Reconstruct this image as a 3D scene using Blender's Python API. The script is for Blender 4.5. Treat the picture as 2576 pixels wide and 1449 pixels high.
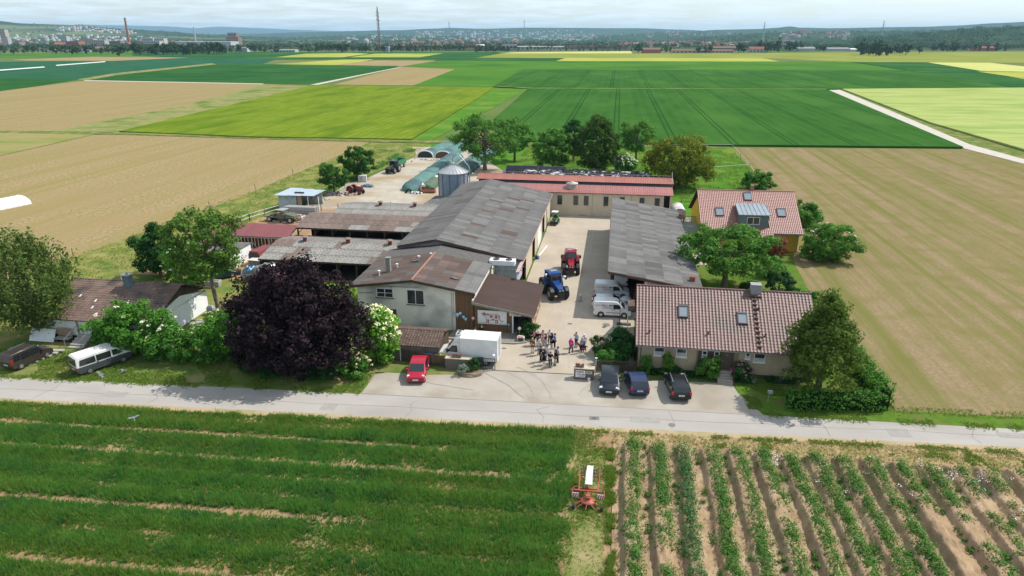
import bpy, math, random
import numpy as np
from mathutils import Vector, Matrix, noise
random.seed(11)
rng = np.random.default_rng(11)
for o in list(bpy.data.objects): bpy.data.objects.remove(o)
S = bpy.context.scene
COL = S.collection
R = math.radians
PI = math.pi
# ---------------------------------------------------------------- camera (drone, 31 m up)
CH, FP = 31.4, 1717.3
TILT = math.atan(633.5 / FP)
YAW = R(8.5)
cd = bpy.data.cameras.new('camera'); cam = bpy.data.objects.new('camera', cd); COL.objects.link(cam)
cd.sensor_width = 36; cd.lens = 24; cd.clip_start = 0.5; cd.clip_end = 60000
cam.location = (0, 0, CH); cam.rotation_euler = (PI / 2 - TILT, 0, YAW)
S.camera = cam
S.render.resolution_x, S.render.resolution_y = 1024, 576
# ---------------------------------------------------------------- sky and sun
SUN_EL, SUN_AZ = R(51), math.atan2(0.866, 0.494)      # azimuth clockwise from +Y
W = bpy.data.worlds.new('World'); S.world = W; W.use_nodes = True
nt = W.node_tree; nt.nodes.clear()
def nd(nt, t, **k):
    n = nt.nodes.new(t)
    for a, b in k.items(): setattr(n, a, b)
    return n
out = nd(nt, 'ShaderNodeOutputWorld'); bg = nd(nt, 'ShaderNodeBackground'); bg.inputs[1].default_value = 0.13
sky = nd(nt, 'ShaderNodeTexSky', sky_type='NISHITA', sun_disc=False, sun_elevation=SUN_EL, sun_rotation=SUN_AZ,
         altitude=300, air_density=1.0, dust_density=0.7, ozone_density=1.0)
tc = nd(nt, 'ShaderNodeTexCoord'); sx = nd(nt, 'ShaderNodeSeparateXYZ'); nt.links.new(tc.outputs['Generated'], sx.inputs[0])
zc = nd(nt, 'ShaderNodeMath', operation='MAXIMUM'); nt.links.new(sx.outputs[2], zc.inputs[0]); zc.inputs[1].default_value = 0.0
za = nd(nt, 'ShaderNodeMath', operation='ADD'); nt.links.new(zc.outputs[0], za.inputs[0]); za.inputs[1].default_value = 0.07
dx = nd(nt, 'ShaderNodeMath', operation='DIVIDE'); dy = nd(nt, 'ShaderNodeMath', operation='DIVIDE')
nt.links.new(sx.outputs[0], dx.inputs[0]); nt.links.new(za.outputs[0], dx.inputs[1])
nt.links.new(sx.outputs[1], dy.inputs[0]); nt.links.new(za.outputs[0], dy.inputs[1])
cx = nd(nt, 'ShaderNodeCombineXYZ'); nt.links.new(dx.outputs[0], cx.inputs[0]); nt.links.new(dy.outputs[0], cx.inputs[1])
n1 = nd(nt, 'ShaderNodeTexNoise'); n1.inputs['Scale'].default_value = 1.5; n1.inputs['Detail'].default_value = 9
n1.inputs['Roughness'].default_value = 0.58; nt.links.new(cx.outputs[0], n1.inputs['Vector'])
cr = nd(nt, 'ShaderNodeMapRange'); cr.inputs[1].default_value = 0.40; cr.inputs[2].default_value = 0.68
cr.inputs[3].default_value = 0.28; cr.inputs[4].default_value = 0.95
nt.links.new(n1.outputs[0], cr.inputs[0])
mx = nd(nt, 'ShaderNodeMix', data_type='RGBA'); nt.links.new(cr.outputs[0], mx.inputs[0])
nt.links.new(sky.outputs[0], mx.inputs[6]); mx.inputs[7].default_value = (7.35, 8.3, 8.95, 1)
nt.links.new(mx.outputs[2], bg.inputs[0]); nt.links.new(bg.outputs[0], out.inputs[0])
sl = bpy.data.lights.new('sun', 'SUN'); sl.energy = 4.9; sl.angle = R(0.53); sl.color = (1, 0.955, 0.88)
so = bpy.data.objects.new('sun', sl); COL.objects.link(so)
SDIR = Vector((math.sin(SUN_AZ) * math.cos(SUN_EL), math.cos(SUN_AZ) * math.cos(SUN_EL), math.sin(SUN_EL)))
so.rotation_euler = (-SDIR).to_track_quat('-Z', 'Y').to_euler(); so.location = (60, 60, 120)
vs = S.view_settings; vs.view_transform = 'Standard'; vs.look = 'None'; vs.exposure = 0.12; vs.gamma = 1; vs.use_curve_mapping = False

# ---------------------------------------------------------------- helpers
_ct, _st, _cy, _sy = math.cos(TILT), math.sin(TILT), math.cos(YAW), math.sin(YAW)
def G(px, py, z=0.0):
    """point of the place at height z seen at photo position px, py (2576 wide scale)"""
    u, v = (px - 1288) / FP, (724.5 - py) / FP
    d = (u, _ct + v * _st, -_st + v * _ct); k = (z - CH) / d[2]
    x, y = d[0] * k, d[1] * k
    return (x * _cy - y * _sy, x * _sy + y * _cy)
def AT(px, py, dist):
    """point at ground distance dist along the ray (for hills and towers)"""
    u, v = (px - 1288) / FP, (724.5 - py) / FP
    d = (u, _ct + v * _st, -_st + v * _ct); k = dist / d[1]
    x, y = d[0] * k, dist
    return (x * _cy - y * _sy, x * _sy + y * _cy, CH + d[2] * k)

def ob(name, me, parent=None, loc=None, rz=0.0):
    o = bpy.data.objects.new(name, me); COL.objects.link(o)
    if parent is not None: o.parent = parent
    if loc is not None: o.location = loc
    if rz: o.rotation_euler = (0, 0, rz)
    return o
def tag(o, label=None, cat=None, group=None, kind=None):
    if label: o['label'] = label
    if cat: o['category'] = cat
    if group: o['group'] = group
    if kind: o['kind'] = kind
    return o
def thing(name, label, cat, loc=(0, 0, 0), rz=0.0, group=None):
    return tag(ob(name, None, None, loc, rz), label, cat, group)
def clone(root, kids, loc, rz=0.0, sc=None, label=None, group=None):
    """copy of a thing; kids = [(part, [subparts])]"""
    c = root.copy(); COL.objects.link(c); c.location = loc; c.rotation_euler = (0, 0, rz)
    if sc: c.scale = sc
    if label: c['label'] = label
    if group: c['group'] = group
    for p, subs in kids:
        q = p.copy(); COL.objects.link(q); q.parent = c
        for s in subs:
            t = s.copy(); COL.objects.link(t); t.parent = q
    return c
def kids_of(root):
    return [(p, list(p.children)) for p in root.children]

def npmesh(name, V, F, mats, mi=None, smooth=False):
    """V (n,3) float, F (m,k) int array of equal sized faces"""
    me = bpy.data.meshes.new(name)
    V = np.asarray(V, np.float32); F = np.asarray(F, np.int32); m, k = F.shape
    me.vertices.add(len(V)); me.vertices.foreach_set('co', V.ravel())
    me.loops.add(m * k); me.loops.foreach_set('vertex_index', F.ravel())
    me.polygons.add(m)
    me.polygons.foreach_set('loop_start', np.arange(0, m * k, k, dtype=np.int32))
    me.polygons.foreach_set('loop_total', np.full(m, k, np.int32))
    if mi is not None: me.polygons.foreach_set('material_index', np.asarray(mi, np.int32))
    if smooth: me.polygons.foreach_set('use_smooth', np.ones(m, bool))
    for x in (mats if isinstance(mats, (list, tuple)) else [mats]): me.materials.append(x)
    me.update(calc_edges=True)
    return me

class MB:
    def __init__(s): s.v = []; s.f = []; s.m = []; s.sm = []
    def add(s, vs, fs, m=0, sm=False):
        b = len(s.v); s.v += [tuple(p) for p in vs]
        for f in fs: s.f.append([b + i for i in f]); s.m.append(m); s.sm.append(sm)
        return s
    def box(s, x0, x1, y0, y1, z0, z1, m=0):
        return s.add([(x, y, z) for z in (z0, z1) for y in (y0, y1) for x in (x0, x1)],
                     [(0, 2, 3, 1), (4, 5, 7, 6), (0, 1, 5, 4), (1, 3, 7, 5), (3, 2, 6, 7), (2, 0, 4, 6)], m)
    def bar(s, p, q, w, h=None, m=0):
        """square bar from p to q"""
        h = h or w; p = Vector(p); q = Vector(q); d = (q - p).normalized()
        a = d.cross(Vector((0, 0, 1)))
        a = a.normalized() if a.length > 1e-4 else Vector((1, 0, 0))
        b = a.cross(d); a *= w / 2; b *= h / 2
        vs = [p - a - b, p + a - b, p + a + b, p - a + b, q - a - b, q + a - b, q + a + b, q - a + b]
        return s.add(vs, [(0, 1, 2, 3), (7, 6, 5, 4), (0, 4, 5, 1), (1, 5, 6, 2), (2, 6, 7, 3), (3, 7, 4, 0)], m)
    def cyl(s, p, q, r, r2=None, n=10, m=0, cap=True, sm=True):
        r2 = r if r2 is None else r2; p = Vector(p); q = Vector(q); d = (q - p).normalized()
        a = d.orthogonal().normalized(); b = d.cross(a)
        vs = []
        for c, rr in ((p, r), (q, r2)):
            for i in range(n):
                t = 2 * PI * i / n; vs.append(c + a * (rr * math.cos(t)) + b * (rr * math.sin(t)))
        s.add(vs, [(i, (i + 1) % n, n + (i + 1) % n, n + i) for i in range(n)], m, sm)
        if cap:
            s.add(vs[:n], [list(range(n - 1, -1, -1))], m); s.add(vs[n:], [list(range(n))], m)
        return s
    def tube(s, pts, rad, n=6, m=0):
        P = [Vector(p) for p in pts]; rings = []
        for i, p in enumerate(P):
            d = (P[min(i + 1, len(P) - 1)] - P[max(i - 1, 0)]).normalized()
            a = d.cross(Vector((0.13, 0.31, 0.94))).normalized(); b = d.cross(a)
            r = rad[i] if isinstance(rad, (list, tuple)) else rad
            rings.append([p + a * (r * math.cos(2 * PI * k / n)) + b * (r * math.sin(2 * PI * k / n)) for k in range(n)])
        return s.loft(rings, m, True)
    def loft(s, rings, m=0, sm=False, cap=True, closed=True):
        n = len(rings[0]); vs = [p for r in rings for p in r]; fs = []
        for i in range(len(rings) - 1):
            for k in range(n if closed else n - 1):
                k2 = (k + 1) % n; fs.append((i * n + k, i * n + k2, (i + 1) * n + k2, (i + 1) * n + k))
        s.add(vs, fs, m, sm)
        if cap and closed:
            s.add(rings[0], [list(range(n - 1, -1, -1))], m); s.add(rings[-1], [list(range(n))], m)
        return s
    def lathe(s, prof, n=16, m=0, c=(0, 0, 0), sm=True):
        return s.loft([[(c[0] + r * math.cos(2 * PI * k / n), c[1] + r * math.sin(2 * PI * k / n), c[2] + z) for k in range(n)] for r, z in prof], m, sm)
    def prism(s, pts, z0, z1, m=0):
        """polygon in x, y extruded in z"""
        n = len(pts); vs = [(x, y, z0) for x, y in pts] + [(x, y, z1) for x, y in pts]
        return s.add(vs, [list(range(n - 1, -1, -1)), list(range(n, 2 * n))] + [(i, (i + 1) % n, n + (i + 1) % n, n + i) for i in range(n)], m)
    def slab(s, pts, off, m=0):
        """planar polygon of 3D points, thickened by vector off"""
        n = len(pts); o = Vector(off); vs = [Vector(p) for p in pts] + [Vector(p) + o for p in pts]
        return s.add(vs, [list(range(n - 1, -1, -1)), list(range(n, 2 * n))] + [(i, (i + 1) % n, n + (i + 1) % n, n + i) for i in range(n)], m)
    def mesh(s, name, mats, fix=True):
        me = bpy.data.meshes.new(name); me.from_pydata(s.v, [], s.f)
        for x in (mats if isinstance(mats, (list, tuple)) else [mats]): me.materials.append(x)
        me.polygons.foreach_set('material_index', s.m); me.polygons.foreach_set('use_smooth', s.sm)
        me.update(); return me
    def build(s, name, mats, parent=None, loc=None, rz=0.0):
        return ob(name, s.mesh(name, mats), parent, loc, rz)

# ---------------------------------------------------------------- materials
_M = {}
def col4(c): return (c[0], c[1], c[2], 1)
def M(name, c=None, c2=None, sc=3.0, rough=0.8, metal=0.0, bump=0.0, bsc=None, vary=0.0, lo=0.38, hi=0.62, stretch=(1, 1, 1),
      c3=None, sc3=0.3, spec=0.5, trans=0.0, wave=None, coat=0.0, det=6, streak=None):
    if name in _M: return _M[name]
    m = bpy.data.materials.new(name); m.use_nodes = True; t = m.node_tree; L = t.links.new
    b = t.nodes['Principled BSDF']; b.inputs['Roughness'].default_value = rough; b.inputs['Metallic'].default_value = metal
    b.inputs['Specular IOR Level'].default_value = 0.0 if rough >= 0.9 else spec
    if coat: b.inputs['Coat Weight'].default_value = coat; b.inputs['Coat Roughness'].default_value = 0.06
    b.inputs['Base Color'].default_value = col4(c)
    tcn = nd(t, 'ShaderNodeTexCoord'); mp = nd(t, 'ShaderNodeMapping'); mp.inputs['Scale'].default_value = stretch
    L(tcn.outputs['Object'], mp.inputs[0]); src = None
    if c2 is not None:
        nz = nd(t, 'ShaderNodeTexNoise'); nz.inputs['Scale'].default_value = sc; nz.inputs['Detail'].default_value = det
        nz.inputs['Roughness'].default_value = 0.65; L(mp.outputs[0], nz.inputs['Vector'])
        mr = nd(t, 'ShaderNodeMapRange'); mr.inputs[1].default_value = lo; mr.inputs[2].default_value = hi; L(nz.outputs[0], mr.inputs[0])
        mix = nd(t, 'ShaderNodeMix', data_type='RGBA'); L(mr.outputs[0], mix.inputs[0])
        mix.inputs[6].default_value = col4(c); mix.inputs[7].default_value = col4(c2); src = mix.outputs[2]
    if c3 is not None:
        nz = nd(t, 'ShaderNodeTexNoise'); nz.inputs['Scale'].default_value = sc3; nz.inputs['Detail'].default_value = 5; L(mp.outputs[0], nz.inputs['Vector'])
        mr = nd(t, 'ShaderNodeMapRange'); mr.inputs[1].default_value = 0.48; mr.inputs[2].default_value = 0.66; L(nz.outputs[0], mr.inputs[0])
        mix = nd(t, 'ShaderNodeMix', data_type='RGBA'); L(mr.outputs[0], mix.inputs[0])
        if src: L(src, mix.inputs[6])
        else: mix.inputs[6].default_value = col4(c)
        mix.inputs[7].default_value = col4(c3); src = mix.outputs[2]
    if streak:   # long bands along the rows: colour, scale, low, high, mapping
        m2 = nd(t, 'ShaderNodeMapping'); m2.inputs['Scale'].default_value = streak[4] if len(streak) > 4 else (1, 0.02, 1); L(tcn.outputs['Object'], m2.inputs[0])
        nz = nd(t, 'ShaderNodeTexNoise'); nz.inputs['Scale'].default_value = streak[1]; nz.inputs['Detail'].default_value = 8; nz.inputs['Roughness'].default_value = 0.7; L(m2.outputs[0], nz.inputs['Vector'])
        mr = nd(t, 'ShaderNodeMapRange'); mr.inputs[1].default_value = streak[2]; mr.inputs[2].default_value = streak[3]; mr.inputs[4].default_value = .85; L(nz.outputs[0], mr.inputs[0])
        mix = nd(t, 'ShaderNodeMix', data_type='RGBA'); L(mr.outputs[0], mix.inputs[0]); L(src, mix.inputs[6]); mix.inputs[7].default_value = col4(streak[0]); src = mix.outputs[2]
    if wave:     # (direction 'X'/'Y', period m, colour, amount)
        wv = nd(t, 'ShaderNodeTexWave', bands_direction=wave[0]); wv.inputs['Scale'].default_value = 0.314159 / wave[1]
        wv.inputs['Distortion'].default_value = wave[4] if len(wave) > 4 else 0.6; wv.inputs['Detail'].default_value = 3; wv.inputs['Detail Scale'].default_value = 1.5
        L(tcn.outputs['Object'], wv.inputs['Vector'])
        ml = nd(t, 'ShaderNodeMath', operation='MULTIPLY'); L(wv.outputs['Fac'], ml.inputs[0]); ml.inputs[1].default_value = wave[3]
        mix = nd(t, 'ShaderNodeMix', data_type='RGBA'); L(ml.outputs[0], mix.inputs[0])
        if src: L(src, mix.inputs[6])
        else: mix.inputs[6].default_value = col4(c)
        mix.inputs[7].default_value = col4(wave[2]); src = mix.outputs[2]
    if vary:
        oi = nd(t, 'ShaderNodeObjectInfo'); hs = nd(t, 'ShaderNodeHueSaturation'); mr = nd(t, 'ShaderNodeMapRange')
        mr.inputs[3].default_value = 1 - vary; mr.inputs[4].default_value = 1 + vary; L(oi.outputs['Random'], mr.inputs[0]); L(mr.outputs[0], hs.inputs['Value'])
        if src: L(src, hs.inputs['Color'])
        else: hs.inputs['Color'].default_value = col4(c)
        src = hs.outputs[0]
    if src: L(src, b.inputs['Base Color'])
    if bump:
        nz = nd(t, 'ShaderNodeTexNoise'); nz.inputs['Scale'].default_value = bsc or sc * 3; nz.inputs['Detail'].default_value = 4; L(mp.outputs[0], nz.inputs['Vector'])
        bp = nd(t, 'ShaderNodeBump'); bp.inputs['Strength'].default_value = min(1, bump); bp.inputs['Distance'].default_value = 0.05
        L(nz.outputs[0], bp.inputs['Height']); L(bp.outputs[0], b.inputs['Normal'])
    if trans:
        tr = nd(t, 'ShaderNodeBsdfTranslucent'); ms = nd(t, 'ShaderNodeMixShader'); ms.inputs[0].default_value = trans
        if src: L(src, tr.inputs[0])
        else: tr.inputs[0].default_value = col4(c)
        L(b.outputs[0], ms.inputs[1]); L(tr.outputs[0], ms.inputs[2]); L(ms.outputs[0], t.nodes['Material Output'].inputs[0])
    _M[name] = m; return m
GLASS = M('window glass', (0.03, 0.04, 0.045), rough=0.06, spec=0.9)
CARGLASS = M('car glass', (0.015, 0.02, 0.022), rough=0.05, spec=0.8)
RUBBER = M('rubber', (0.018, 0.018, 0.018), (0.035, 0.033, 0.03), sc=8, rough=0.85)
RIM = M('rim', (0.45, 0.46, 0.47), rough=0.35, metal=0.8)
WHITE = M('white paint', (0.78, 0.78, 0.77), (0.7, 0.7, 0.68), sc=2, rough=0.5)
BLACK = M('black plastic', (0.02, 0.02, 0.021), rough=0.5)
STEEL = M('galvanised steel', (0.42, 0.44, 0.46), (0.32, 0.34, 0.36), sc=4, rough=0.45, metal=0.6)
DARKWOOD = M('dark timber', (0.06, 0.045, 0.035), (0.11, 0.085, 0.065), sc=4, rough=0.9, stretch=(6, 6, 1))
WOOD = M('raw timber', (0.42, 0.3, 0.19), (0.3, 0.21, 0.13), sc=5, rough=0.85)
CONC = M('concrete', (0.42, 0.4, 0.36), (0.34, 0.32, 0.29), sc=1.5, rough=0.95, bump=0.2)
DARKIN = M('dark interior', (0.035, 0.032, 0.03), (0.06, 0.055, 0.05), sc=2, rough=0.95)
# ================================================================ ground, fields, road, yard
def plane_ob(name, pts, z, mat, label=None, h=0.0, parent=None):
    b = MB()
    if h: b.prism(pts, z, z + h)
    else: b.add([(x, y, z) for x, y in pts], [list(range(len(pts)))])
    o = b.build(name, mat, parent)
    a = sum(pts[i][0] * pts[(i + 1) % len(pts)][1] - pts[(i + 1) % len(pts)][0] * pts[i][1] for i in range(len(pts)))
    if a < 0: o.data.flip_normals()
    if parent is None: tag(o, label, kind='structure')
    return o
def PX(l): return [G(*p) for p in l]
m_ground = M('far ground', (0.08, 0.14, 0.035), (0.14, 0.16, 0.06), sc=0.004, rough=1, c3=(0.16, 0.14, 0.07), sc3=0.0012)
plane_ob('ground', [(-30000, -3000), (30000, -3000), (30000, 40000), (-30000, 40000)], -0.05, m_ground, 'broad flat farmland ground running out to the hills')
def FM(name, c, c2, c3, sc=0.05,  period=3.0, amt=0.3, wc=None, d='X', dist=0.6):
    return M(name, c, c2, sc=sc, rough=0.95, c3=c3, sc3=sc * 0.3, stretch=(1, .3, 1) if d == 'X' else (.3, 1, 1), wave=(d, period, wc or c3, amt, dist), bump=0.35, bsc=1.2)
TANF = M('stubble tan', (0.34, 0.262, 0.138), (0.205, 0.155, 0.078), sc=1.5, rough=1, c3=(0.27, 0.2, 0.1), sc3=.06, streak=((0.225, 0.19, 0.07), .22, .46, .64), bump=.5, bsc=1.5)
TANR = M('seedbed right', (0.205, 0.15, 0.086), (0.275, 0.205, 0.122), sc=2.6, rough=1, c3=(0.195, 0.155, 0.072), sc3=.25, streak=((0.135, 0.138, 0.038), .4, .41, .6), bump=.6, bsc=3)
TAND = M('tan distant', (0.31, 0.23, 0.12), (0.25, 0.185, 0.095), sc=0.04, rough=1)
WHEAT = FM('wheat green', (0.027, 0.088, 0.016), (0.037, 0.108, 0.021), (0.052, 0.128, 0.025), 0.12, 4.5, 0.25)
BLUEG = M('blue green crop', (0.022, 0.085, 0.042), (0.034, 0.105, 0.055), sc=0.03, rough=1)
DARKG = M('dark green crop', (0.018, 0.072, 0.02), (0.03, 0.10, 0.026), sc=0.03, rough=1, c3=(0.045, 0.12, 0.03), sc3=0.008)
LITEG = M('light green crop', (0.055, 0.145, 0.018), (0.078, 0.18, 0.025), sc=0.04, rough=1, c3=(0.04, 0.12, 0.02), sc3=0.01)
YELG = FM('yellow green barley', (0.125, 0.18, 0.016), (0.175, 0.225, 0.024), (0.085, 0.14, 0.014), 0.3, 3.0, 0.4)
YELF = M('yellow crop', (0.30, 0.32, 0.06), (0.36, 0.36, 0.085), sc=0.04, rough=1, c3=(0.22, 0.27, 0.05), sc3=.01)
BARL = FM('ripening barley', (0.30, 0.345, 0.105), (0.37, 0.405, 0.155), (0.22, 0.295, 0.08), 0.25, 2.4, 0.45, d='Y', dist=3)
OLIV = M('olive crop', (0.17, 0.21, 0.035), (0.24, 0.25, 0.06), sc=0.012, rough=1)
CREAM = M('cream crop', (0.46, 0.46, 0.17), (0.4, 0.42, 0.12), sc=0.02, rough=1)
ROUGHG = M('rough grass', (0.16, 0.2, 0.06), (0.28, 0.23, 0.11), sc=0.3, rough=1, c3=(0.09, 0.16, 0.03), sc3=0.08)
MEAD = M('dry meadow', (0.14, 0.17, 0.04), (0.25, 0.22, 0.08), sc=0.5, rough=1, c3=(0.075, 0.14, 0.03), sc3=0.2, bump=0.5, bsc=2)
LUSH = M('lush meadow', (0.055, 0.155, 0.016), (0.085, 0.19, 0.025), sc=0.3, rough=1, c3=(0.13, 0.2, 0.035), sc3=0.07, bump=0.5, bsc=2)
LAWN = M('lawn', (0.065, 0.13, 0.018), (0.10, 0.165, 0.025), c3=(.13, .14, .045), sc3=.35, sc=1.1, rough=1, bump=0.4, bsc=5)
TRACK = M('gravel path', (0.5, 0.46, 0.4), (0.42, 0.39, 0.33), sc=0.5, rough=1)
GRASSV = M('verge grass', (0.07, 0.14, 0.025), (0.15, 0.17, 0.05), sc=0.6, rough=1, c3=(0.26, 0.21, 0.1), sc3=0.25, bump=0.5, bsc=4)
fz = 0.0; FSTEP = 0.003
def field(pts, mat, label, name='field', h=0.0, world=False):
    global fz
    fz += FSTEP
    return plane_ob(name, pts if world else PX(pts), fz, mat, label, h)
# distant belt, far to near (photo outline of each field turned into its true plan on the plain)
field([(-400, 152), (-400, 137), (0, 135), (333, 130), (333, 140), (0, 146)], LITEG, 'pale green strip field far left before the trees')
field([(333, 140), (333, 130), (700, 131), (1250, 131), (1262, 134), (1200, 145), (1090, 150), (700, 150), (477, 146)], DARKG, 'far green field before the tree belt')
field([(30, 150), (233, 143), (477, 145), (283, 153), (67, 152)], TAND, 'narrow tan stubble strip far left')
field([(-700, 195), (-500, 154), (0, 155), (283, 153), (480, 145), (700, 148), (660, 161), (540, 161), (430, 171), (200, 199), (0, 196)], BLUEG, 'big blue green crop field far left')
field([(693, 144), (767, 135), (880, 133), (930, 135), (862, 144)], YELF, 'small yellow crop patch left of the mast')
field([(879, 144), (942, 135), (1116, 134), (1056, 144)], YELF, 'small yellow crop patch right of the mast')
field([(660, 163), (860, 150), (940, 149), (862, 165)], YELF, 'thin yellow wedge field below the mast')
field([(1262, 134.5), (1290, 131.5), (1586, 128.5), (1592, 134.5)], CREAM, 'long cream strip field before the warehouses')
field([(1199, 145), (1259, 135), (1592, 135), (1960, 133), (2576, 130), (3300, 129), (3300, 160), (2576, 158), (2144, 156), (1964, 147), (1420, 146)], OLIV, 'wide olive field before the far farm buildings')
field([(1092, 153), (1100, 146), (1420, 146), (1397, 154)], DARKG, 'narrow dark green strip at the centre distance')
field([(1397, 154), (1422, 146), (1917, 146), (1964, 155)], YELF, 'long yellow strip field at the centre distance')
field([(820, 166), (940, 152), (1095, 153), (1010, 167)], TAND, 'small tan field beside the pale track')
field([(1010, 167), (1120, 153), (2144, 155), (2290, 179), (1315, 176), (1145, 174)], LITEG, 'bright green field across the middle distance')
field([(2144, 156), (2334, 157), (2484, 180), (2297, 179)], DARKG, 'dark green wedge field at right distance')
field([(2334, 157), (2490, 158), (2576, 167), (3000, 200), (2900, 190), (2576, 180), (2467, 178)], CREAM, 'cream wedge field far right')
field([(2457, 180), (2576, 180), (3000, 230), (3000, 260), (2576, 199), (2534, 191)], YELF, 'yellow wedge field far right edge')
field([(2300, 180), (2457, 180), (2534, 191), (2576, 199), (3000, 262), (3000, 300), (2576, 223), (2545, 222)], DARKG, 'dark green field far right behind the brown path')
field([(1240, 219), (1315, 176), (2290, 178), (2540, 222), (2080, 226), (1330, 223)], WHEAT, 'long dark green field behind the wheat', h=.4)
field([(840, 213), (1010, 168), (1145, 174), (1040, 215)], TANF, 'tan seedbed field beside the straight track')
field([(1040, 215), (1145, 174), (1315, 176), (1240, 219)], LITEG, 'mid green field between seedbed and wheat')
field([(215, 201), (300, 187), (545, 161), (660, 161), (1000, 166), (1004, 170), (780, 213), (663, 211)], DARKG, 'dark green crop right of the weedy strip')
field([(193, 200), (283, 185), (533, 159), (545, 162), (300, 188), (213, 203)], ROUGHG, 'weedy grass strip between two green crops', 'grass_strip')
field([(-700, 300), (-700, 196), (0, 196), (200, 200), (60, 222), (0, 230)], DARKG, 'dark green crop corner far left')
field([(-700, 360), (-700, 300), (0, 230), (60, 222), (213, 203), (663, 212), (740, 215), (500, 268), (200, 331), (0, 331)], TANF, 'big tan stubble field at left')
field([(120, 331), (480, 262), (663, 212), (792, 216), (300, 332)], ROUGHG, 'rough grassy strip beside the yellow barley', 'grass_strip')
yf = field([(300, 333), (790, 216), (1245, 222), (1035, 353), (640, 347)], YELG, 'yellow green barley field behind the farm', h=0.4)
field([(1245, 222), (1330, 224), (1080, 357), (1035, 354)], LUSH, 'light green grass strip between barley and wheat', 'grass_strip')
wf = field([(1330, 224), (2078, 226), (2422, 374), (1800, 368), (1250, 356), (1245, 300)], WHEAT, 'big dark green wheat field behind the farm', h=0.5)
bf = field([(2118, 226), (2576, 223), (3300, 222), (3300, 560), (2576, 381), (2340, 312)], BARL, 'pale yellow barley field at right', h=0.6)
field([(2112, 226), (2121, 226), (2344, 313), (2576, 383), (3300, 580), (3300, 620), (2576, 401), (2440, 364)], GRASSV, 'green verge right of the field path', 'verge')
field([(2083, 227), (2112, 226), (2250, 283), (2440, 364), (2576, 401), (3300, 620), (3300, 650), (2576, 413), (2425, 374), (2230, 289)], TRACK, 'pale gravel field path at right', 'path')
field([(780, 213.5), (1004, 169), (1014, 168), (800, 213.5)], TRACK, 'pale straight field track at left', 'path')
field([(213, 202), (663, 210.5), (663, 212), (213, 203.6)], TRACK, 'thin pale track along the tan field', 'path')
for k, q in enumerate([[(0, 175.5), (110, 167.5), (114, 169.5), (0, 178)], [(140, 163.6), (263, 154.4), (267, 156), (143, 165.6)]]):
    field(q, M('fleece', (0.62, 0.63, 0.6), rough=0.9), ['white crop fleece strip at the left edge', 'white crop fleece strip nearer the tan field'][k], 'fleece_strip')
field([(-700, 400), (-700, 362), (0, 332), (300, 334), (235, 339), (0, 393)], FM('weedy seedbed', (0.3, 0.23, 0.12), (0.22, 0.22, 0.07), (0.16, 0.2, 0.05), 0.3, 3, 0.3, d='Y'), 'small weedy seedbed at left edge')
field([(-700, 364), (-700, 352), (0, 329), (300, 333), (640, 347), (1035, 353), (1250, 357), (1800, 369), (1830, 374), (1080, 360), (930, 358), (640, 350), (300, 339), (235, 339), (0, 335)], GRASSV, 'green verge between the fields behind the farm', 'verge')
# the two near seedbeds, in metres
fz = 0.0; FSTEP = 0.002
field([(-400, 60), (-83, 62), (-80, 90), (-76.8, 128), (-76.5, 209), (-139, 221), (-250, 215), (-330, 190)], TANF, 'wide tan seedbed left of the farm', world=True)
field([(34.6, 214), (34.0, 170), (31, 140), (29.5, 118), (27, 100), (25.5, 80), (26, 60), (26, 57.7), (400, 72), (400, 300), (250, 160), (108, 222)], TANR, 'wide brown seedbed right of the farm', world=True)
field([(-83, 62), (-80, 90), (-76.8, 128), (-76.5, 208.5), (-56, 209), (-54, 190), (-60, 146), (-60, 120), (-50, 96), (-46, 80), (-47, 55.5), (-70, 53.5)], MEAD, 'dry green meadow left of the farm buildings', 'meadow', world=True)
field([(-62, 208), (-55, 209), (20, 211), (34.6, 214), (34.0, 170), (31, 140), (29.5, 122), (11.5, 122), (11.5, 138), (-28, 138), (-34, 160), (-40, 200)], LUSH, 'lush green meadow behind the long stable', 'meadow', world=True)
field([(11, 62), (26, 60), (25.5, 80), (27, 100), (29.5, 122), (11, 122)], LAWN, 'garden lawn between the two houses', 'lawn', world=True)
# concrete back yard with dirt patch
field([(-60, 120), (-60, 146), (-57.8, 150), (-54.5, 186), (-60.5, 201), (-44, 205), (-37, 188), (-24, 160), (-22, 140), (-27.5, 122), (-28, 118), (-50, 118)],
      M('back yard concrete', (0.43, 0.385, 0.315), (0.36, 0.32, 0.26), sc=0.35, rough=0.95, c3=(0.33, 0.25, 0.16), sc3=0.1, bump=0.2), 'pale concrete back yard beside the silage tubes', 'back_yard', world=True)
field([(-66, 82), (-66, 104), (-62, 122), (-48, 124), (-28, 120), (-28, 82)], M('brown sand', (0.33, 0.2, 0.105), (0.4, 0.26, 0.15), sc=0.4, rough=1, c3=(0.25, 0.17, 0.1), sc3=0.2, bump=0.4), 'brown sandy ground of the cattle pens', 'pen_ground', world=True)
field([(-47.5, 58), (-47.5, 83), (-30, 83), (-28.5, 70), (-24, 66), (-24, 57)], M('farm grass', (0.1, 0.2, 0.022), (0.15, 0.22, 0.035), sc=0.4, rough=1, c3=(0.3, 0.2, 0.11), sc3=0.13, bump=0.5, bsc=4), 'green grass with bare earth behind the white house', 'grass', world=True)
field([(11, 117), (30, 116), (30, 127), (11, 127)], M('gravel court', (0.42, 0.36, 0.28), (0.36, 0.3, 0.22), sc=0.6, rough=1, bump=0.3), 'pale gravel court behind the yellow house', 'gravel_court', world=True)
field([(11, 117), (11, 98), (14.2, 98), (14.2, 117)], M('gravel court'), 'pale gravel strip beside the yellow house', 'gravel_court', world=True)
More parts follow.
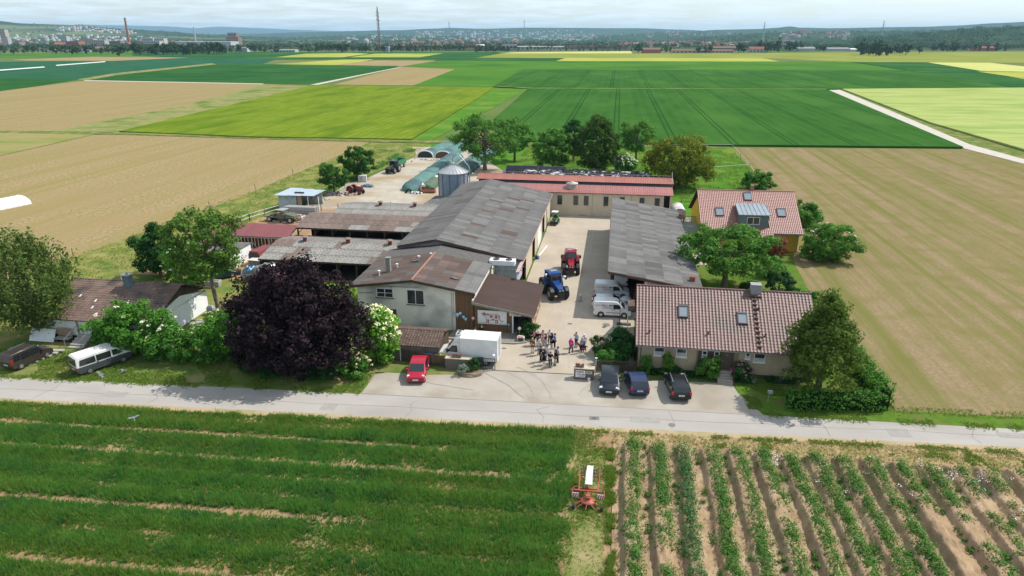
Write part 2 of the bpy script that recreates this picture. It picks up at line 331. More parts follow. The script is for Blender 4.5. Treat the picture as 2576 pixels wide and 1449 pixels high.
# yard, apron, road
YARD = M('yard pavers', (0.44, 0.38, 0.305), (0.385, 0.33, 0.262), sc=0.5, rough=0.93, c3=(0.36, 0.305, 0.235), sc3=0.2, bump=0.2, bsc=9, wave=('Y', 0.22, (0.34, 0.29, 0.232), 0.5, 0.2))
field([(-11.6, 60.3), (-11.0, 84), (-11.0, 125.2), (11.5, 125.2), (11.5, 117), (11.2, 78), (3.3, 76), (3.0, 63.5), (-0.9, 60.75)], YARD, 'beige paved farm yard between the barns', 'yard', world=True)
field([(-17.2, 60.4), (-17, 69.6), (-10.6, 69.6), (-10.4, 60.35)], YARD, 'paved forecourt under the white delivery truck', 'yard', world=True)
APR = M('apron asphalt', (0.37, 0.335, 0.285), (0.32, 0.285, 0.24), sc=0.3, rough=0.95, c3=(0.29, 0.25, 0.2), sc3=0.25, bump=0.15, bsc=6)
def rn(x): return 51.2 + 0.0578 * x if x > -60 else 47.7 + 0.03 * (x + 60)
def rf(x): return rn(x) + (3.9 if x < -20 else 3.9 - (x + 20) * 0.018)
field([(-22.4, rf(-22) - 0.1), (-22.5, 57.6), (-17.5, 60.5), (-0.8, 60.75), (1.5, 59.6), (6, 60.7), (12.3, 60.9), (12.6, 59.0), (14.3, rf(14) - 0.1)], APR, 'pale asphalt parking apron at the farm entrance', 'parking_apron', world=True)
field([(-23, 58.2), (-23.2, 61), (-12.5, 60.9), (-12.6, 59.2), (-17, 58.4)], GRASSV, 'grass strip under the lattice fence', 'verge', world=True)
field([(-300, 60), (-80, 60), (-47, 60), (-24, 61), (-22.3, 57.8), (-22.3, rf(-22)), (-47, rf(-47)), (-60, rf(-60)), (-300, rf(-300))], GRASSV, 'grass verge along the road before the hedge', 'verge', world=True)
field([(14.2, rf(14)), (12.6, 59), (12.4, 61), (25, 60.0), (25.2, 57.8), (60, 59.6), (300, 73), (300, rf(120) + 8), (60, rf(60))], LAWN, 'green lawn and verge right of the parking apron', 'verge', world=True)
xs = [-300, -150, -60, -30, 0, 30, 60, 120, 300]
ROADM = M('road asphalt', (0.37, 0.345, 0.315), (0.33, 0.307, 0.28), sc=0.25, rough=0.93, c3=(0.3, 0.275, 0.245), sc3=0.2, bump=0.12, bsc=7, stretch=(0.4, 1, 1))
field([(x, rn(x)) for x in xs] + [(x, rf(x)) for x in xs[::-1]], ROADM, 'pale asphalt farm road crossing the picture', 'road', world=True)
field([(x, rn(x) - 0.75) for x in xs] + [(x, rn(x) + 0.05) for x in xs[::-1]], M('road dirt edge', (0.42, 0.3, 0.19), (0.36, 0.29, 0.18), sc=0.7, rough=1, c3=(0.3, 0.26, 0.13), sc3=0.4), 'dusty dirt edge along the road', 'road_shoulder', world=True)
# foreground soil under the crops
SOIL = M('crop soil', (0.30, 0.2, 0.11), (0.22, 0.148, 0.08), sc=0.8, rough=1, c3=(0.34, 0.24, 0.13), sc3=0.3, bump=0.6, bsc=4)
field([(-300, -200), (-300, 38), (-60, rn(-60) - 0.7), (0, rn(0) - 0.7), (300, rn(300) - 0.7), (300, -200)], SOIL, 'bare brown soil below the foreground crops', 'field_soil', world=True)
STRAW = M('straw litter', (0.4, 0.31, 0.16), (0.28, 0.21, 0.105), sc=1.6, rough=1, c3=(0.2, 0.19, 0.06), sc3=0.5, bump=0.7, bsc=8)
field([(1.0, 48.6), (1.5, 50.6), (10, 51.0), (45, 53.0), (70, 54.3), (70, 51.0), (20, 49.2)], STRAW, 'dry straw strip between road and ridges', 'straw_verge', world=True)
field([(-2.1, 48.0), (-2.3, 45), (-1.7, 33), (-1.2, 20), (0.9, 20), (0.6, 34), (0.6, 47.5)], M('mown strip', (0.23, 0.2, 0.085), (0.10, 0.15, 0.03), sc=1.6, rough=1, c3=(0.31, 0.25, 0.13), sc3=0.35, bump=0.6, bsc=6), 'mown grass strip where the rake stands', 'mown_strip', world=True)
# tramlines pressed into the crops
def tramlines(parent, x0, step, n, y0, y1, mat, z, inside):
    for k in range(n):
        for s in (-0.9, 0.9):
            x = x0 + step * k + s; b = MB(); ya, yb = inside(x)
            if yb - ya < 5: continue
            b.add([(x - 0.22, ya, z), (x + 0.22, ya, z), (x + 0.22, yb, z), (x - 0.22, yb, z)], [(0, 1, 2, 3)])
            b.build('wheel_track', mat, parent)
def span(poly):
    def f(x):
        ys = []
        for i in range(len(poly)):
            (xa, ya), (xb, yb) = poly[i], poly[(i + 1) % len(poly)]
            if (xa - x) * (xb - x) < 0: ys.append(ya + (yb - ya) * (x - xa) / (xb - xa))
        return (min(ys) + 1, max(ys) - 1) if len(ys) >= 2 else (0, 0)
    return f
TRK = M('wheel track green', (0.012, 0.05, 0.012), (0.02, 0.06, 0.015), sc=1, rough=1)
wz = max(v.co.z for v in wf.data.vertices) + 0.01
tramlines(wf, G(1665, 300)[0] - 18 * 6, 18, 14, 0, 0, TRK, wz, span(PX([(1330, 224), (2078, 226), (2422, 374), (1800, 368), (1250, 356), (1245, 300)])))
wz = max(v.co.z for v in yf.data.vertices) + 0.01
tramlines(yf, G(900, 280)[0] - 18 * 5, 18, 11, 0, 0, M('wheel track olive', (0.1, 0.18, 0.012), (0.13, 0.2, 0.014), sc=1, rough=1), wz, span(PX([(300, 333), (790, 216), (1245, 222), (1035, 353), (640, 347)])))

DF = [(1240, 219), (1315, 176), (2290, 178), (2540, 222), (2080, 226), (1330, 223)]
df = [o for o in bpy.data.objects if o.get('label') == 'long dark green field behind the wheat'][0]
tramlines(df, G(1700, 200)[0] - 24 * 9, 24, 26, 0, 0, TRK, max(v.co.z for v in df.data.vertices) + .01, span(PX(DF)))
# field margins, cracks and patches
def strip(a, b_, w, mat, name='field_margin', label=None, parent=None, z=None, world=False):
    A, B_ = (a, b_) if world else (G(*a), G(*b_)); A, B_ = Vector((*A, 0)), Vector((*B_, 0)); L = (B_ - A).length; n = max(2, int(L / (w * 4))); d = (B_ - A).normalized(); nn = Vector((-d.y, d.x, 0)); l, r = [], []
    for k in range(n + 1):
        p = A.lerp(B_, k / n); l.append(p + nn * w * random.uniform(.25, .75)); r.append(p - nn * w * random.uniform(.25, .75))
    zz = fz + .004 if z is None else z; q = l + r[::-1]; o = MB().add([(p.x, p.y, zz) for p in q], [(i, i + 1, 2 * n - i, 2 * n + 1 - i) for i in range(n)]).build(name, mat, parent); 
    if parent is None: tag(o, label, kind='structure')
    return o
for k, (a, b_, w, m, lb) in enumerate((((1330, 224), (2078, 226.5), 3.0, ROUGHG, 'rough grass margin behind the wheat'), ((1240, 219), (1330, 224), 3.0, ROUGHG, 'grass margin left of the wheat corner'), ((2290, 179), (2545, 223), 4.0, M('brown track', (.26, .2, .11), (.2, .19, .07), sc=.3, rough=1), 'brown field track at far right'), ((1145, 174.5), (1315, 176), 3.0, GRASSV, 'thin margin at the far centre'), ((663, 211.5), (792, 216), 2.5, GRASSV, 'thin margin behind the barley'), ((1010, 167), (1145, 174), 3.0, GRASSV, 'thin margin by the pale track'), ((2144, 156), (2297, 179.5), 4.0, TRK, 'dark margin of the far right wedge'), ((300, 336), (1035, 355.5), 2.2, ROUGHG, 'worn grass track before the barley'))): strip(a, b_, w, m, 'field_margin', lb, z=.62 if k in (0, 1) else .16)
roads = {o['label']: o for o in bpy.data.objects if o.get('label')}
RD, AP, YD = roads['pale asphalt farm road crossing the picture'], roads['pale asphalt parking apron at the farm entrance'], roads['beige paved farm yard between the barns']
CRK = M('crack tar', (.25, .23, .205), rough=1); PAT = M('asphalt repair', (.325, .303, .275), (.29, .27, .247), sc=2, rough=1); TYM = M('tyre smear', (.315, .285, .24), (.34, .31, .26), sc=3, rough=1)
def crack(pts, w, mat, par, nm):
    for a, b_ in zip(pts, pts[1:]): strip(a, b_, w, mat, nm, None, par, fz + .002, True)
for x0 in (-52, -41, -33, -17, -5, 6, 19, 31, 38):
    y0 = rn(x0); crack([(x0, y0 + .3), (x0 + random.uniform(-.5, .5), y0 + 1.3), (x0 + random.uniform(-.8, .8), y0 + 2.4), (x0 + random.uniform(-.5, .5), y0 + 3.1)], .05, CRK, RD, 'crack')
crack([(x, rn(x) + 1.75 + .1 * math.sin(x)) for x in range(-58, 42, 4)], .04, CRK, RD, 'crack')
for x0, w, d in ((-46, 2.2, .9), (-25, 1.4, 1.2), (2.5, 2.6, 1.0), (24, 1.8, 1.3), (33, 3.0, .8)): y0 = rn(x0) + random.uniform(.4, 1.6); plane_ob('asphalt_patch', [(x0, y0), (x0 + w, y0 + .06 * w), (x0 + w, y0 + d + .06 * w), (x0, y0 + d)], fz + .0015, PAT, None, 0, RD)
crack([(-22.3, rf(-22) - .05), (-12, rf(-12) - .02), (0, rf(0)), (14, rf(14) - .05)], .07, CRK, AP, 'joint')
crack([(-12.4, 60.2), (-9, 57.5), (-7.2, 55.2)], .06, CRK, AP, 'crack'); crack([(-20, 58), (-16, 56.6), (-12, 56.0)], .05, CRK, AP, 'crack')
for r0, cx0, cy0, a0, a1 in ((6.2, -12.3, 54.6, 8, 75), (7.7, -12.3, 54.6, 8, 70), (5.4, 4.5, 54.9, 110, 172), (6.9, 4.5, 54.9, 112, 172)): crack([(cx0 + r0 * math.cos(R(a)), cy0 + r0 * math.sin(R(a))) for a in range(a0, a1, 9)], .2, TYM, AP, 'tyre_mark')
for x0 in (-6.6, -5.0, -3.2): crack([(x0 + .3 * math.sin(y * .08), y) for y in range(62, 122, 5)], .22, M('yard smear', (.385, .332, .265), (.41, .355, .28), sc=3, rough=1), YD, 'tyre_mark')
# ridged asparagus beds, right foreground
RX0, RX1, RY0, RY1, NX, NY = 1.1, 60.0, 20.0, 49.3, 520, 110
gx = np.linspace(RX0, RX1, NX); gy = np.linspace(RY0, RY1, NY)
X, Y = np.meshgrid(gx, gy)
wob = 0.06 * np.sin(Y * 0.35 + X * 0.2) + 0.04 * np.sin(Y * 1.3 + X)
ph = ((X + wob - 2.35) / 2.04) % 1.0
dd = np.abs(ph - 0.5) * 2.04            # 1.02 at ridge centre
prof = np.clip((dd - 0.34) / 0.36, 0, 1); prof = prof * prof * (3 - 2 * prof)
end = np.clip((49.0 + 0.03 * X - Y) / 1.2, 0, 1)
rh = 0.62 * prof * end * (0.82 + 0.18 * np.sin(X * 0.6 + Y * 0.31))
Z = 0.25 * 0 + rh + rng.normal(0, 0.045, X.shape) * (0.5 + prof) + 0.30 - 0.02
Z = Z - 0.17
V = np.stack([X, Y, Z], -1).reshape(-1, 3)
ii = np.arange(NY - 1)[:, None] * NX + np.arange(NX - 1)[None, :]
Fq = np.stack([ii, ii + 1, ii + NX + 1, ii + NX], -1).reshape(-1, 4)
RIDGE = M('ridge soil', (0.34, 0.24, 0.148), (0.26, 0.18, 0.11), sc=1.5, rough=1, c3=(0.39, 0.285, 0.18), sc3=0.5, bump=0.8, bsc=6)
tag(ob('ridged_soil', npmesh('ridged_soil', V, Fq, RIDGE)), 'brown soil raised into long ridges at lower right', kind='structure')

# ================================================================ grass and leaf generators
def blade_mesh(name, P, h, w, lean, mat, n=2, mi=None):
    """P (N,3) tuft points -> n triangles each"""
    P = np.repeat(P, n, 0); N = len(P)
    P = P + np.c_[rng.normal(0, 0.05, (N, 2)), np.zeros(N)]
    a = rng.uniform(0, 2 * PI, N); hh = (np.repeat(h, n) if isinstance(h, np.ndarray) else h) * rng.uniform(0.55, 1.25, N); ww = w * rng.uniform(0.7, 1.4, N)
    d = np.c_[np.cos(a), np.sin(a), np.zeros(N)] * (ww / 2)[:, None]
    t = P + np.c_[rng.normal(0.1, lean, N) * hh, rng.normal(-0.05, lean, N) * hh, hh]
    V = np.stack([P - d, P + d, t], 1).reshape(-1, 3); F = np.arange(3 * N).reshape(-1, 3)
    return npmesh(name, V, F, mat, None if mi is None else np.repeat(mi, n))
LEAFC = {}
def leafmat(name, c, c2, c3=None, tr=0.33):
    return M('leaf ' + name, c, c2, sc=1.3, rough=0.75, spec=0.12, c3=c3, sc3=0.45, trans=tr, det=2)
def leaf_arrays(C, outw, size, up=0.35, spread=0.5):
    N = len(C)
    n = outw * 0.75 + rng.normal(0, spread * 0.5, (N, 3)) + np.array([0, 0, up]); n /= np.linalg.norm(n, axis=1)[:, None] + 1e-6
    r = rng.normal(0, 1, (N, 3)); u = np.cross(n, r); u /= np.linalg.norm(u, axis=1)[:, None] + 1e-6; v = np.cross(n, u)
    s = size * rng.uniform(0.45, 1.5, N)[:, None]
    V = np.stack([C - u * s * 0.62, C + v * s * 0.34 + n * s * 0.1, C + u * s * 0.62, C - v * s * 0.34 + n * s * 0.1], 1).reshape(-1, 3)
    return V, np.arange(4 * N).reshape(-1, 4)
def clump_cloud(centers, rad, per, flat=0.75):
    """leaves round clump centres; returns points and outward vectors"""
    k = len(centers); d = rng.normal(0, 1, (k, per, 3)); d /= np.linalg.norm(d, axis=2)[:, :, None]
    r = (rng.uniform(0.15, 1, (k, per, 1)) ** 0.5)
    rad = np.broadcast_to(np.asarray(rad, float).reshape(-1, 1, 1), (k, 1, 1))
    p = centers[:, None, :] + d * r * rad * np.array([1, 1, flat])
    return p.reshape(-1, 3), d.reshape(-1, 3)
def envelope(n, rx, ry, rz, cz, inner=0.45, egg=0.0, cut=-1.0, lobe=.42):
    d = rng.normal(0, 1, (n * 2, 3)); d /= np.linalg.norm(d, axis=1)[:, None]; d = d[d[:, 2] > cut][:n]
    n = len(d); r = rng.uniform(inner, 1, (n, 1)) ** 0.6
    lob = np.array([[noise.noise((a * 1.9 + rx * 7, b_ * 1.9 + cz * 3, c_ * 1.9))] for a, b_, c_ in d]); sh = (1 - egg * d[:, 2:3] * r) * (1 + lobe * lob)
    return d * r * np.c_[rx * sh, ry * sh, rz * (1 + .3 * lob)] + np.array([0, 0, cz]), d
BARK = M('bark', (0.12, 0.09, 0.065), (0.2, 0.16, 0.12), sc=5, rough=0.95, stretch=(1, 1, 0.3), bump=0.5)
def tree(name, label, cat, loc, h, rx, ry, cz, rz, nclump, crad, per, leaf, mat, tr=0.25, lean=(0, 0), group=None, egg=0.0, inner=0.4, limbs=9,
         trunk=True, up=0.35, cut=-1.0, bark=None, flowers=None, fork=0.45, rot=0.0, extra=None, flat=0.75, lobe=.42):
    t = thing(name, label, cat, (loc[0], loc[1], loc[2] if len(loc) > 2 else 0), rot, group)
    C, D = envelope(int(nclump * 1.25), rx, ry, rz, cz, inner, egg, cut, lobe); C[:, 0] += lean[0]; C[:, 1] += lean[1]
    if extra is not None: C = np.r_[C, np.array(extra, float)]
    P, O = clump_cloud(C, crad * rng.uniform(0.65, 1.25, len(C)), per, flat)
    P[:, 2] = np.maximum(P[:, 2], 0.08)
    V, F = leaf_arrays(P, O, leaf, up)
    ob('crown' if trunk else 'foliage', npmesh('crown', V, F, mat), t)
    if trunk:
        b = MB(); fz_ = cz - rz * fork
        top = Vector((lean[0] * 0.8, lean[1] * 0.8, cz + rz * 0.55)); mid = Vector((lean[0] * 0.35, lean[1] * 0.35, max(fz_, 0.6)))
        b.tube([(0, 0, -0.1), (0.02, 0.01, mid.z * 0.3), tuple(mid * 0.75 + Vector((0, 0, mid.z * 0.0))), tuple(mid), tuple((mid + top) / 2), tuple(top)], [tr * 1.35, tr, tr * 0.85, tr * 0.75, tr * 0.45, 0.03], 8)
        idx = rng.choice(len(C), min(limbs, len(C)), replace=False)
        for i in idx:
            e = Vector(C[i]); s_ = mid.lerp(top, rng.uniform(0, 0.5)); m_ = s_.lerp(e, 0.5) + Vector((0, 0, -0.12 * (e - s_).length))
            b.tube([tuple(s_), tuple(m_), tuple(e)], [tr * 0.42, tr * 0.27, 0.02], 5)
        b.build('trunk', bark or BARK, t)
    if flowers:
        nf, fs, fm = flowers; d = rng.normal(0, 1, (nf, 3)); d[:, 2] = np.abs(d[:, 2]); d /= np.linalg.norm(d, axis=1)[:, None]
        Cf = d * np.array([rx, ry, rz]) * 1.03 + np.array([lean[0], lean[1], cz]); Pf, Of = clump_cloud(Cf, fs * 1.2, 7, 0.4)
        V, F = leaf_arrays(Pf, Of, fs, 0.9); ob('blossom', npmesh('blossom', V, F, fm), t)
    return t
# ================================================================ building kit
def off(root): return (-root.location.x, -root.location.y, -root.location.z)
def part(b, name, mat, root, base=True):
    return b.build(name, mat, root, off(root) if base else None)
def sub(b, name, mat, p): return b.build(name, mat, p)
def set_mat(o, m):
    o.material_slots[0].link = 'OBJECT'; o.material_slots[0].material = m
def basis(o, origin, U, V, root, base=True):
    N = U.cross(V).normalized(); p = Vector(origin) + (Vector(off(root)) if base else Vector((0, 0, 0)))
    o.matrix_local = Matrix(((U.x, V.x, N.x, p.x), (U.y, V.y, N.y, p.y), (U.z, V.z, N.z, p.z), (0, 0, 0, 1)))
def corr_sheet(w, l, waves, amp, name='sheet'):
    n = waves * 2; b = MB(); vs = []
    for j, (y, dz) in enumerate(((-0.12, 0.03), (l, 0.0))):
        for i in range(n + 1): vs.append((w * i / n, y, dz + (amp if i % 2 else 0)))
    b.add(vs, [(i, i + 1, n + 2 + i, n + 1 + i) for i in range(n)], 0)
    return b
def sheet_roof(root, origin, U, V, wid, length, nu, nv, pick, waves=5, amp=0.035, name='roof_sheet', jit=0.012):
    U = Vector(U).normalized(); V = Vector(V).normalized(); w, l = wid / nu, length / nv
    me = corr_sheet(w * 1.01, l, waves, amp).mesh(name, pick(0, 0))
    for j in range(nv):
        for i in range(nu):
            o = bpy.data.objects.new(name, me); COL.objects.link(o); o.parent = root; set_mat(o, pick(i, j))
            N = U.cross(V)
            p = Vector(origin) + U * (i * w) + V * (j * l) + N * (0.02 + random.uniform(0, jit) + (0.004 if i % 2 else 0))
            basis(o, p, U, V, root)
def slab_quad(b, o, U, V, w, l, t, m=0):
    U = Vector(U).normalized(); V = Vector(V).normalized(); o = Vector(o); N = U.cross(V)
    return b.slab([o, o + U * w, o + U * w + V * l, o + V * l], -N * t, m)
def tile_mesh(w, l):
    """interlocking tile: roll at the left, pan at the right, lower edge proud"""
    pr = [(0, 0.02), (0.12, 0.062), (0.3, 0.07), (0.46, 0.02), (0.72, 0.008), (1.0, 0.02)]
    vs = [(u * w, -0.05, z + 0.035) for u, z in pr] + [(u * w, l, z) for u, z in pr] + [(u * w, -0.05, z - 0.012) for u, z in pr]
    n = len(pr); b = MB()
    b.add(vs, [(i, i + 1, n + i + 1, n + i) for i in range(n - 1)], 0, True)
    b.add(vs, [(2 * n + i, 2 * n + i + 1, i + 1, i) for i in range(n - 1)], 0)
    return b
def tile_roof(root, origin, U, V, wid, length, nu, nv, mat, base=True, singles=300, skip=None):
    U = Vector(U).normalized(); V = Vector(V).normalized(); N = U.cross(V); w, l = wid / nu, length / nv
    tb = tile_mesh(w, l); me = tb.mesh('roof_tile', mat); rest = []; cnt = 0
    for j in range(nv):
        for i in range(nu):
            if skip and skip(i / nu * wid, j / nv * length): continue
            p = Vector(origin) + U * (i * w) + V * (j * l) + N * (0.02 + random.uniform(0, 0.008))
            if cnt < singles:
                o = bpy.data.objects.new('roof_tile', me); COL.objects.link(o); o.parent = root; basis(o, p, U, V, root, base); cnt += 1
            else: rest.append(p)
    if rest:
        tv = np.array(tb.v); tf = np.array(tb.f); B3 = np.array([U, V, N])
        Pn = np.array(rest)[:, None, :] + (tv @ B3)[None]
        Fn = tf[None] + (np.arange(len(rest)) * len(tv))[:, None, None]
        m2 = npmesh('roof_tiles', Pn.reshape(-1, 3), Fn.reshape(-1, 4), mat, smooth=True)
        o = tag(ob('roof_tiles', m2, root, off(root) if base else None), kind='stuff')
def corr_wall(b, p0, p1, z0, top, period=0.25, amp=0.035, m=0):
    """vertical corrugated wall from p0 to p1 (x, y); top = function of t in 0..1"""
    p0 = Vector((p0[0], p0[1], 0)); p1 = Vector((p1[0], p1[1], 0)); L = (p1 - p0).length; n = max(2, int(L / period) * 2)
    d = (p1 - p0).normalized(); nn = Vector((d.y, -d.x, 0)); vs = []
    for i in range(n + 1):
        t = i / n; q = p0.lerp(p1, t) + nn * (amp if i % 2 else 0); vs += [(q.x, q.y, z0), (q.x, q.y, top(t))]
    return b.add(vs, [(2 * i, 2 * i + 2, 2 * i + 3, 2 * i + 1) for i in range(n)], m)
def obx(b, o, U, Nn, u0, u1, n0, n1, z0, z1, m=0):
    o = Vector(o); U = Vector(U); Nn = Vector(Nn); Zv = Vector((0, 0, 1))
    vs = [o + U * u + Nn * n + Zv * z for z in (z0, z1) for n in (n0, n1) for u in (u0, u1)]
    return b.add(vs, [(0, 2, 3, 1), (4, 5, 7, 6), (0, 1, 5, 4), (1, 3, 7, 5), (3, 2, 6, 7), (2, 0, 4, 6)], m)
CURT = M('net curtain', (0.6, 0.6, 0.58), (0.3, 0.3, 0.3), sc=12, rough=0.9)
def window(root, o, U, Nn, w, h, nv=1, nh=0, fm=None, sill=None, base=True, curtain=0.0, fw=0.07):
    fm = fm or WHITE; b = MB()
    obx(b, o, U, Nn, 0, w, 0, 0.06, 0, fw); obx(b, o, U, Nn, 0, w, 0, 0.06, h - fw, h)
    obx(b, o, U, Nn, 0, fw, 0, 0.058, fw, h - fw); obx(b, o, U, Nn, w - fw, w, 0, 0.058, fw, h - fw)
    for k in range(nv): c = w * (k + 1) / (nv + 1); obx(b, o, U, Nn, c - fw / 2, c + fw / 2, 0, 0.056, fw, h - fw)
    for k in range(nh): c = h * (k + 1) / (nh + 1); obx(b, o, U, Nn, fw, w - fw, 0, 0.054, c - fw / 2.5, c + fw / 2.5)
    f = part(b, 'window', fm, root, base); g = MB(); obx(g, o, U, Nn, fw * 0.8, w - fw * 0.8, 0, 0.03, fw * 0.8, h - fw * 0.8); sub(g, 'pane', GLASS, f)
    if curtain:
        g = MB(); obx(g, o, U, Nn, fw, w - fw, 0.03, 0.036, fw, fw + (h - 2 * fw) * curtain); sub(g, 'curtain', CURT, f)
    if sill is not None:
        g = MB(); obx(g, o, U, Nn, -0.08, w + 0.08, 0, 0.14, -0.07, -0.005); sub(g, 'sill', sill, f)
    return f
def roof_window(root, o, U, V, w, h, base=True, fm=None):
    U = Vector(U).normalized(); V = Vector(V).normalized(); N = U.cross(V); o = Vector(o); b = MB()
    def bx(mb, u0, u1, v0, v1, n1):
        q = o + N * 0.02; mb.slab([q + U * u0 + V * v0, q + U * u1 + V * v0, q + U * u1 + V * v1, q + U * u0 + V * v1], N * n1)
    bx(b, 0, w, 0, 0.09, .16); bx(b, 0, w, h - 0.2, h, .2); bx(b, 0, 0.09, .09, h - .2, .16); bx(b, w - 0.09, w, .09, h - .2, .16)
    f = part(b, 'roof_window', fm or M('roof window frame', (0.09, 0.1, 0.11), rough=0.4, metal=0.3), root, base)
    g = MB(); bx(g, 0.07, w - 0.07, 0.07, h - 0.18, 0.12); sub(g, 'pane', M('skylight glass', (0.22, 0.25, 0.28), rough=0.12, spec=0.8), f)
X_, Y_, NX_, NY_ = Vector((1, 0, 0)), Vector((0, 1, 0)), Vector((-1, 0, 0)), Vector((0, -1, 0))
FIB = M('fibre cement grey', (0.15, 0.146, 0.142), (0.108, 0.105, 0.102), sc=4, rough=0.95, vary=0.06, c3=(0.178, 0.172, 0.164), sc3=0.9, bump=0.4, bsc=26)
FIBL = M('fibre cement pale', (0.2, 0.195, 0.188), (0.14, 0.136, 0.13), sc=4, rough=0.95, vary=0.06, bump=0.4, bsc=26)
FIBB = M('fibre cement brown', (0.125, 0.092, 0.08), (0.1, 0.075, 0.066), sc=2.5, rough=0.95, vary=0.12)
FIBD = M('fibre cement dark', (0.13, 0.12, 0.115), (0.10, 0.095, 0.09), sc=2.5, rough=0.95, vary=0.12)
LICH = M('lichen sheet', (0.32, 0.315, 0.295), (0.13, 0.11, 0.11), sc=3.2, rough=0.95, vary=0.1, c3=(0.25, 0.25, 0.2), sc3=1.4, stretch=(2.2, 1, 1))
LICB = M('lichen sheet brown', (0.15, 0.11, 0.095), (0.2, 0.16, 0.14), sc=2.2, rough=0.95, vary=0.14)
BLUECLAD = M('pale blue cladding', (0.47, 0.53, 0.58), (0.38, 0.44, 0.5), sc=0.8, rough=0.55, c3=(0.3, 0.32, 0.33), sc3=1.2)
BEIGE = M('beige panel', (0.58, 0.50, 0.36), (0.52, 0.45, 0.33), sc=0.7, rough=0.7, c3=(0.5, 0.44, 0.35), sc3=0.35)
FASC = M('brown fascia', (0.11, 0.05, 0.04), (0.07, 0.035, 0.03), sc=2, rough=0.7)
PINKG = M('faded red gutter', (0.5, 0.26, 0.22), (0.42, 0.2, 0.17), sc=2, rough=0.5, c3=(0.55, 0.4, 0.36), sc3=1)

# ---------------------------------------------------------------- main barn
def roofz(x): return 6.7 - (x + 22.3) * 2.3 / 11.3 if x > -22.3 else 6.7 + (x + 22.3) * 1.1 / 5.2
t = thing('main_barn', 'large barn with long grey fibre cement roof left of the yard', 'barn', (-19, 103, 0)); mainbarn = t
b = MB(); corr_wall(b, (-27.2, 83.4), (-11.5, 83.4), 0, lambda q: roofz(-27.2 + 15.7 * q) - 0.12); part(b, 'gable_cladding', BLUECLAD, t)
b = MB().box(-27.3, -27.1, 83.5, 122.6, 0, 5.5).box(-27.3, -11.3, 122.4, 122.6, 0, 4.3); part(b, 'wall', CONC, t)
for y0, y1, m in ((88, 95.4, BEIGE), (98.6, 102.5, BEIGE), (102.5, 107, WHITE), (107, 109, BEIGE), (112.5, 122.6, BEIGE)):
    b = MB(); corr_wall(b, (-11.25, y0), (-11.25, y1), 0 if m is not WHITE else 1.6, lambda q: 4.15, 0.5, 0.03)
    if m is WHITE: b.box(-11.35, -11.2, y0, y1, 0.0, 1.6)
    part(b, 'wall_panel', m, t)
for y in (84, 88, 95.5, 98.5, 109, 112.4): part(MB().box(-11.45, -11.22, y - 0.1, y + 0.1, 0, 4.15), 'post', FASC, t)
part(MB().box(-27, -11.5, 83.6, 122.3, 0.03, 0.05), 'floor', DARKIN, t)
def pk_barn(i, j):
    # odd brown and dark sheets, mostly upper middle of the slope
    if j == 3 and i in (4, 10, 18, 25): return FIBB
    if j in (1, 2) and 6 < i < 32 and random.random() < 0.16: return FIBB if random.random() < 0.6 else FIBD
    return FIBL if random.random() < 0.2 else FIB
V = Vector((-11.4, 0, 2.32)); sheet_roof(t, (-10.95, 82.7, roofz(-11) - 0.02), Y_, V, 40.3, V.length, 40, 5, pk_barn, waves=3, amp=0.03)
V = Vector((5.35, 0, 1.13)); sheet_roof(t, (-27.65, 123.0, roofz(-27.6)), NY_, V, 40.3, V.length, 34, 2, lambda i, j: FIBD if random.random() < 0.2 else FIB, waves=3, amp=0.03)
b = MB()
for (xa, xb) in ((-27.6, -22.3), (-22.3, -11.0)):
    b.slab([(xa, 82.75, roofz(xa) - 0.04), (xb, 82.75, roofz(xb) - 0.04), (xb, 122.95, roofz(xb) - 0.04), (xa, 122.95, roofz(xa) - 0.04)], (0, 0, -0.06))
part(b, 'roof_deck', DARKWOOD, t)
for (xa, xb) in ((-27.6, -22.3), (-22.3, -11.2)):
    b = MB(); b.slab([(xa, 82.66, roofz(xa) - 0.02), (xb, 82.66, roofz(xb) - 0.02), (xb, 82.66, roofz(xb) - 0.3), (xa, 82.66, roofz(xa) - 0.3)], (0, 0.07, 0)); part(b, 'verge_board', FASC, t)
me = MB().cyl((0, 0, 0), (0, 1.22, 0.012), 0.13, n=8).mesh('ridge_cap', FIB)
for k in range(34): ob('ridge_cap', me, t, (-22.3 + 19, 82.6 + 1.19 * k - 103, 6.69))
part(MB().box(-11.12, -10.86, 78.4, 123, 4.02, 4.3), 'sliding_door_hood', PINKG, t)
part(MB().box(-11.28, -11.12, 78.5, 83.3, 2.4, 4.2), 'hood_panel', BLUECLAD, t)
part(MB().tube([(-10.9, 112.6, 4.0), (-10.92, 112.6, 0.05)], 0.06, 6), 'downpipe', STEEL, t)
# ---------------------------------------------------------------- long stable with red roof
REDR = M('red metal roof', (0.30, 0.10, 0.082), (0.26, 0.085, 0.07), sc=1.2, rough=0.5, vary=0.07, c3=(0.34, 0.14, 0.115), sc3=0.6)
t = thing('long_stable', 'long stable with beige ribbed wall and low red metal roof', 'stable', (-7, 126, 0))
b = MB(); corr_wall(b, (-27, 124.85), (9.3, 124.85), 0, lambda q: 4.25, 0.42, 0.04); part(b, 'front_cladding', BEIGE, t)
part(MB().box(10.35, 10.75, 124.75, 125.1, 0, 4.25), 'corner_post', BEIGE, t)
part(MB().box(-27, 10.7, 130.3, 130.5, 0, 4.3).box(-27.1, -27, 124.9, 130.5, 0, 4.3).box(10.6, 10.75, 125.1, 130.3, 0, 4.3), 'wall', CONC, t)
for px in (1410, 1450, 1476, 1525, 1565, 1613, 1650):
    gx_ = G(px, 498, 2.8)[0]
    window(t, (gx_ - 0.42, 124.81, 1.95), X_, NY_, 0.85, 1.75, 1, 2, M('dark frame', (0.06, 0.05, 0.045), rough=0.6), fw=0.05)
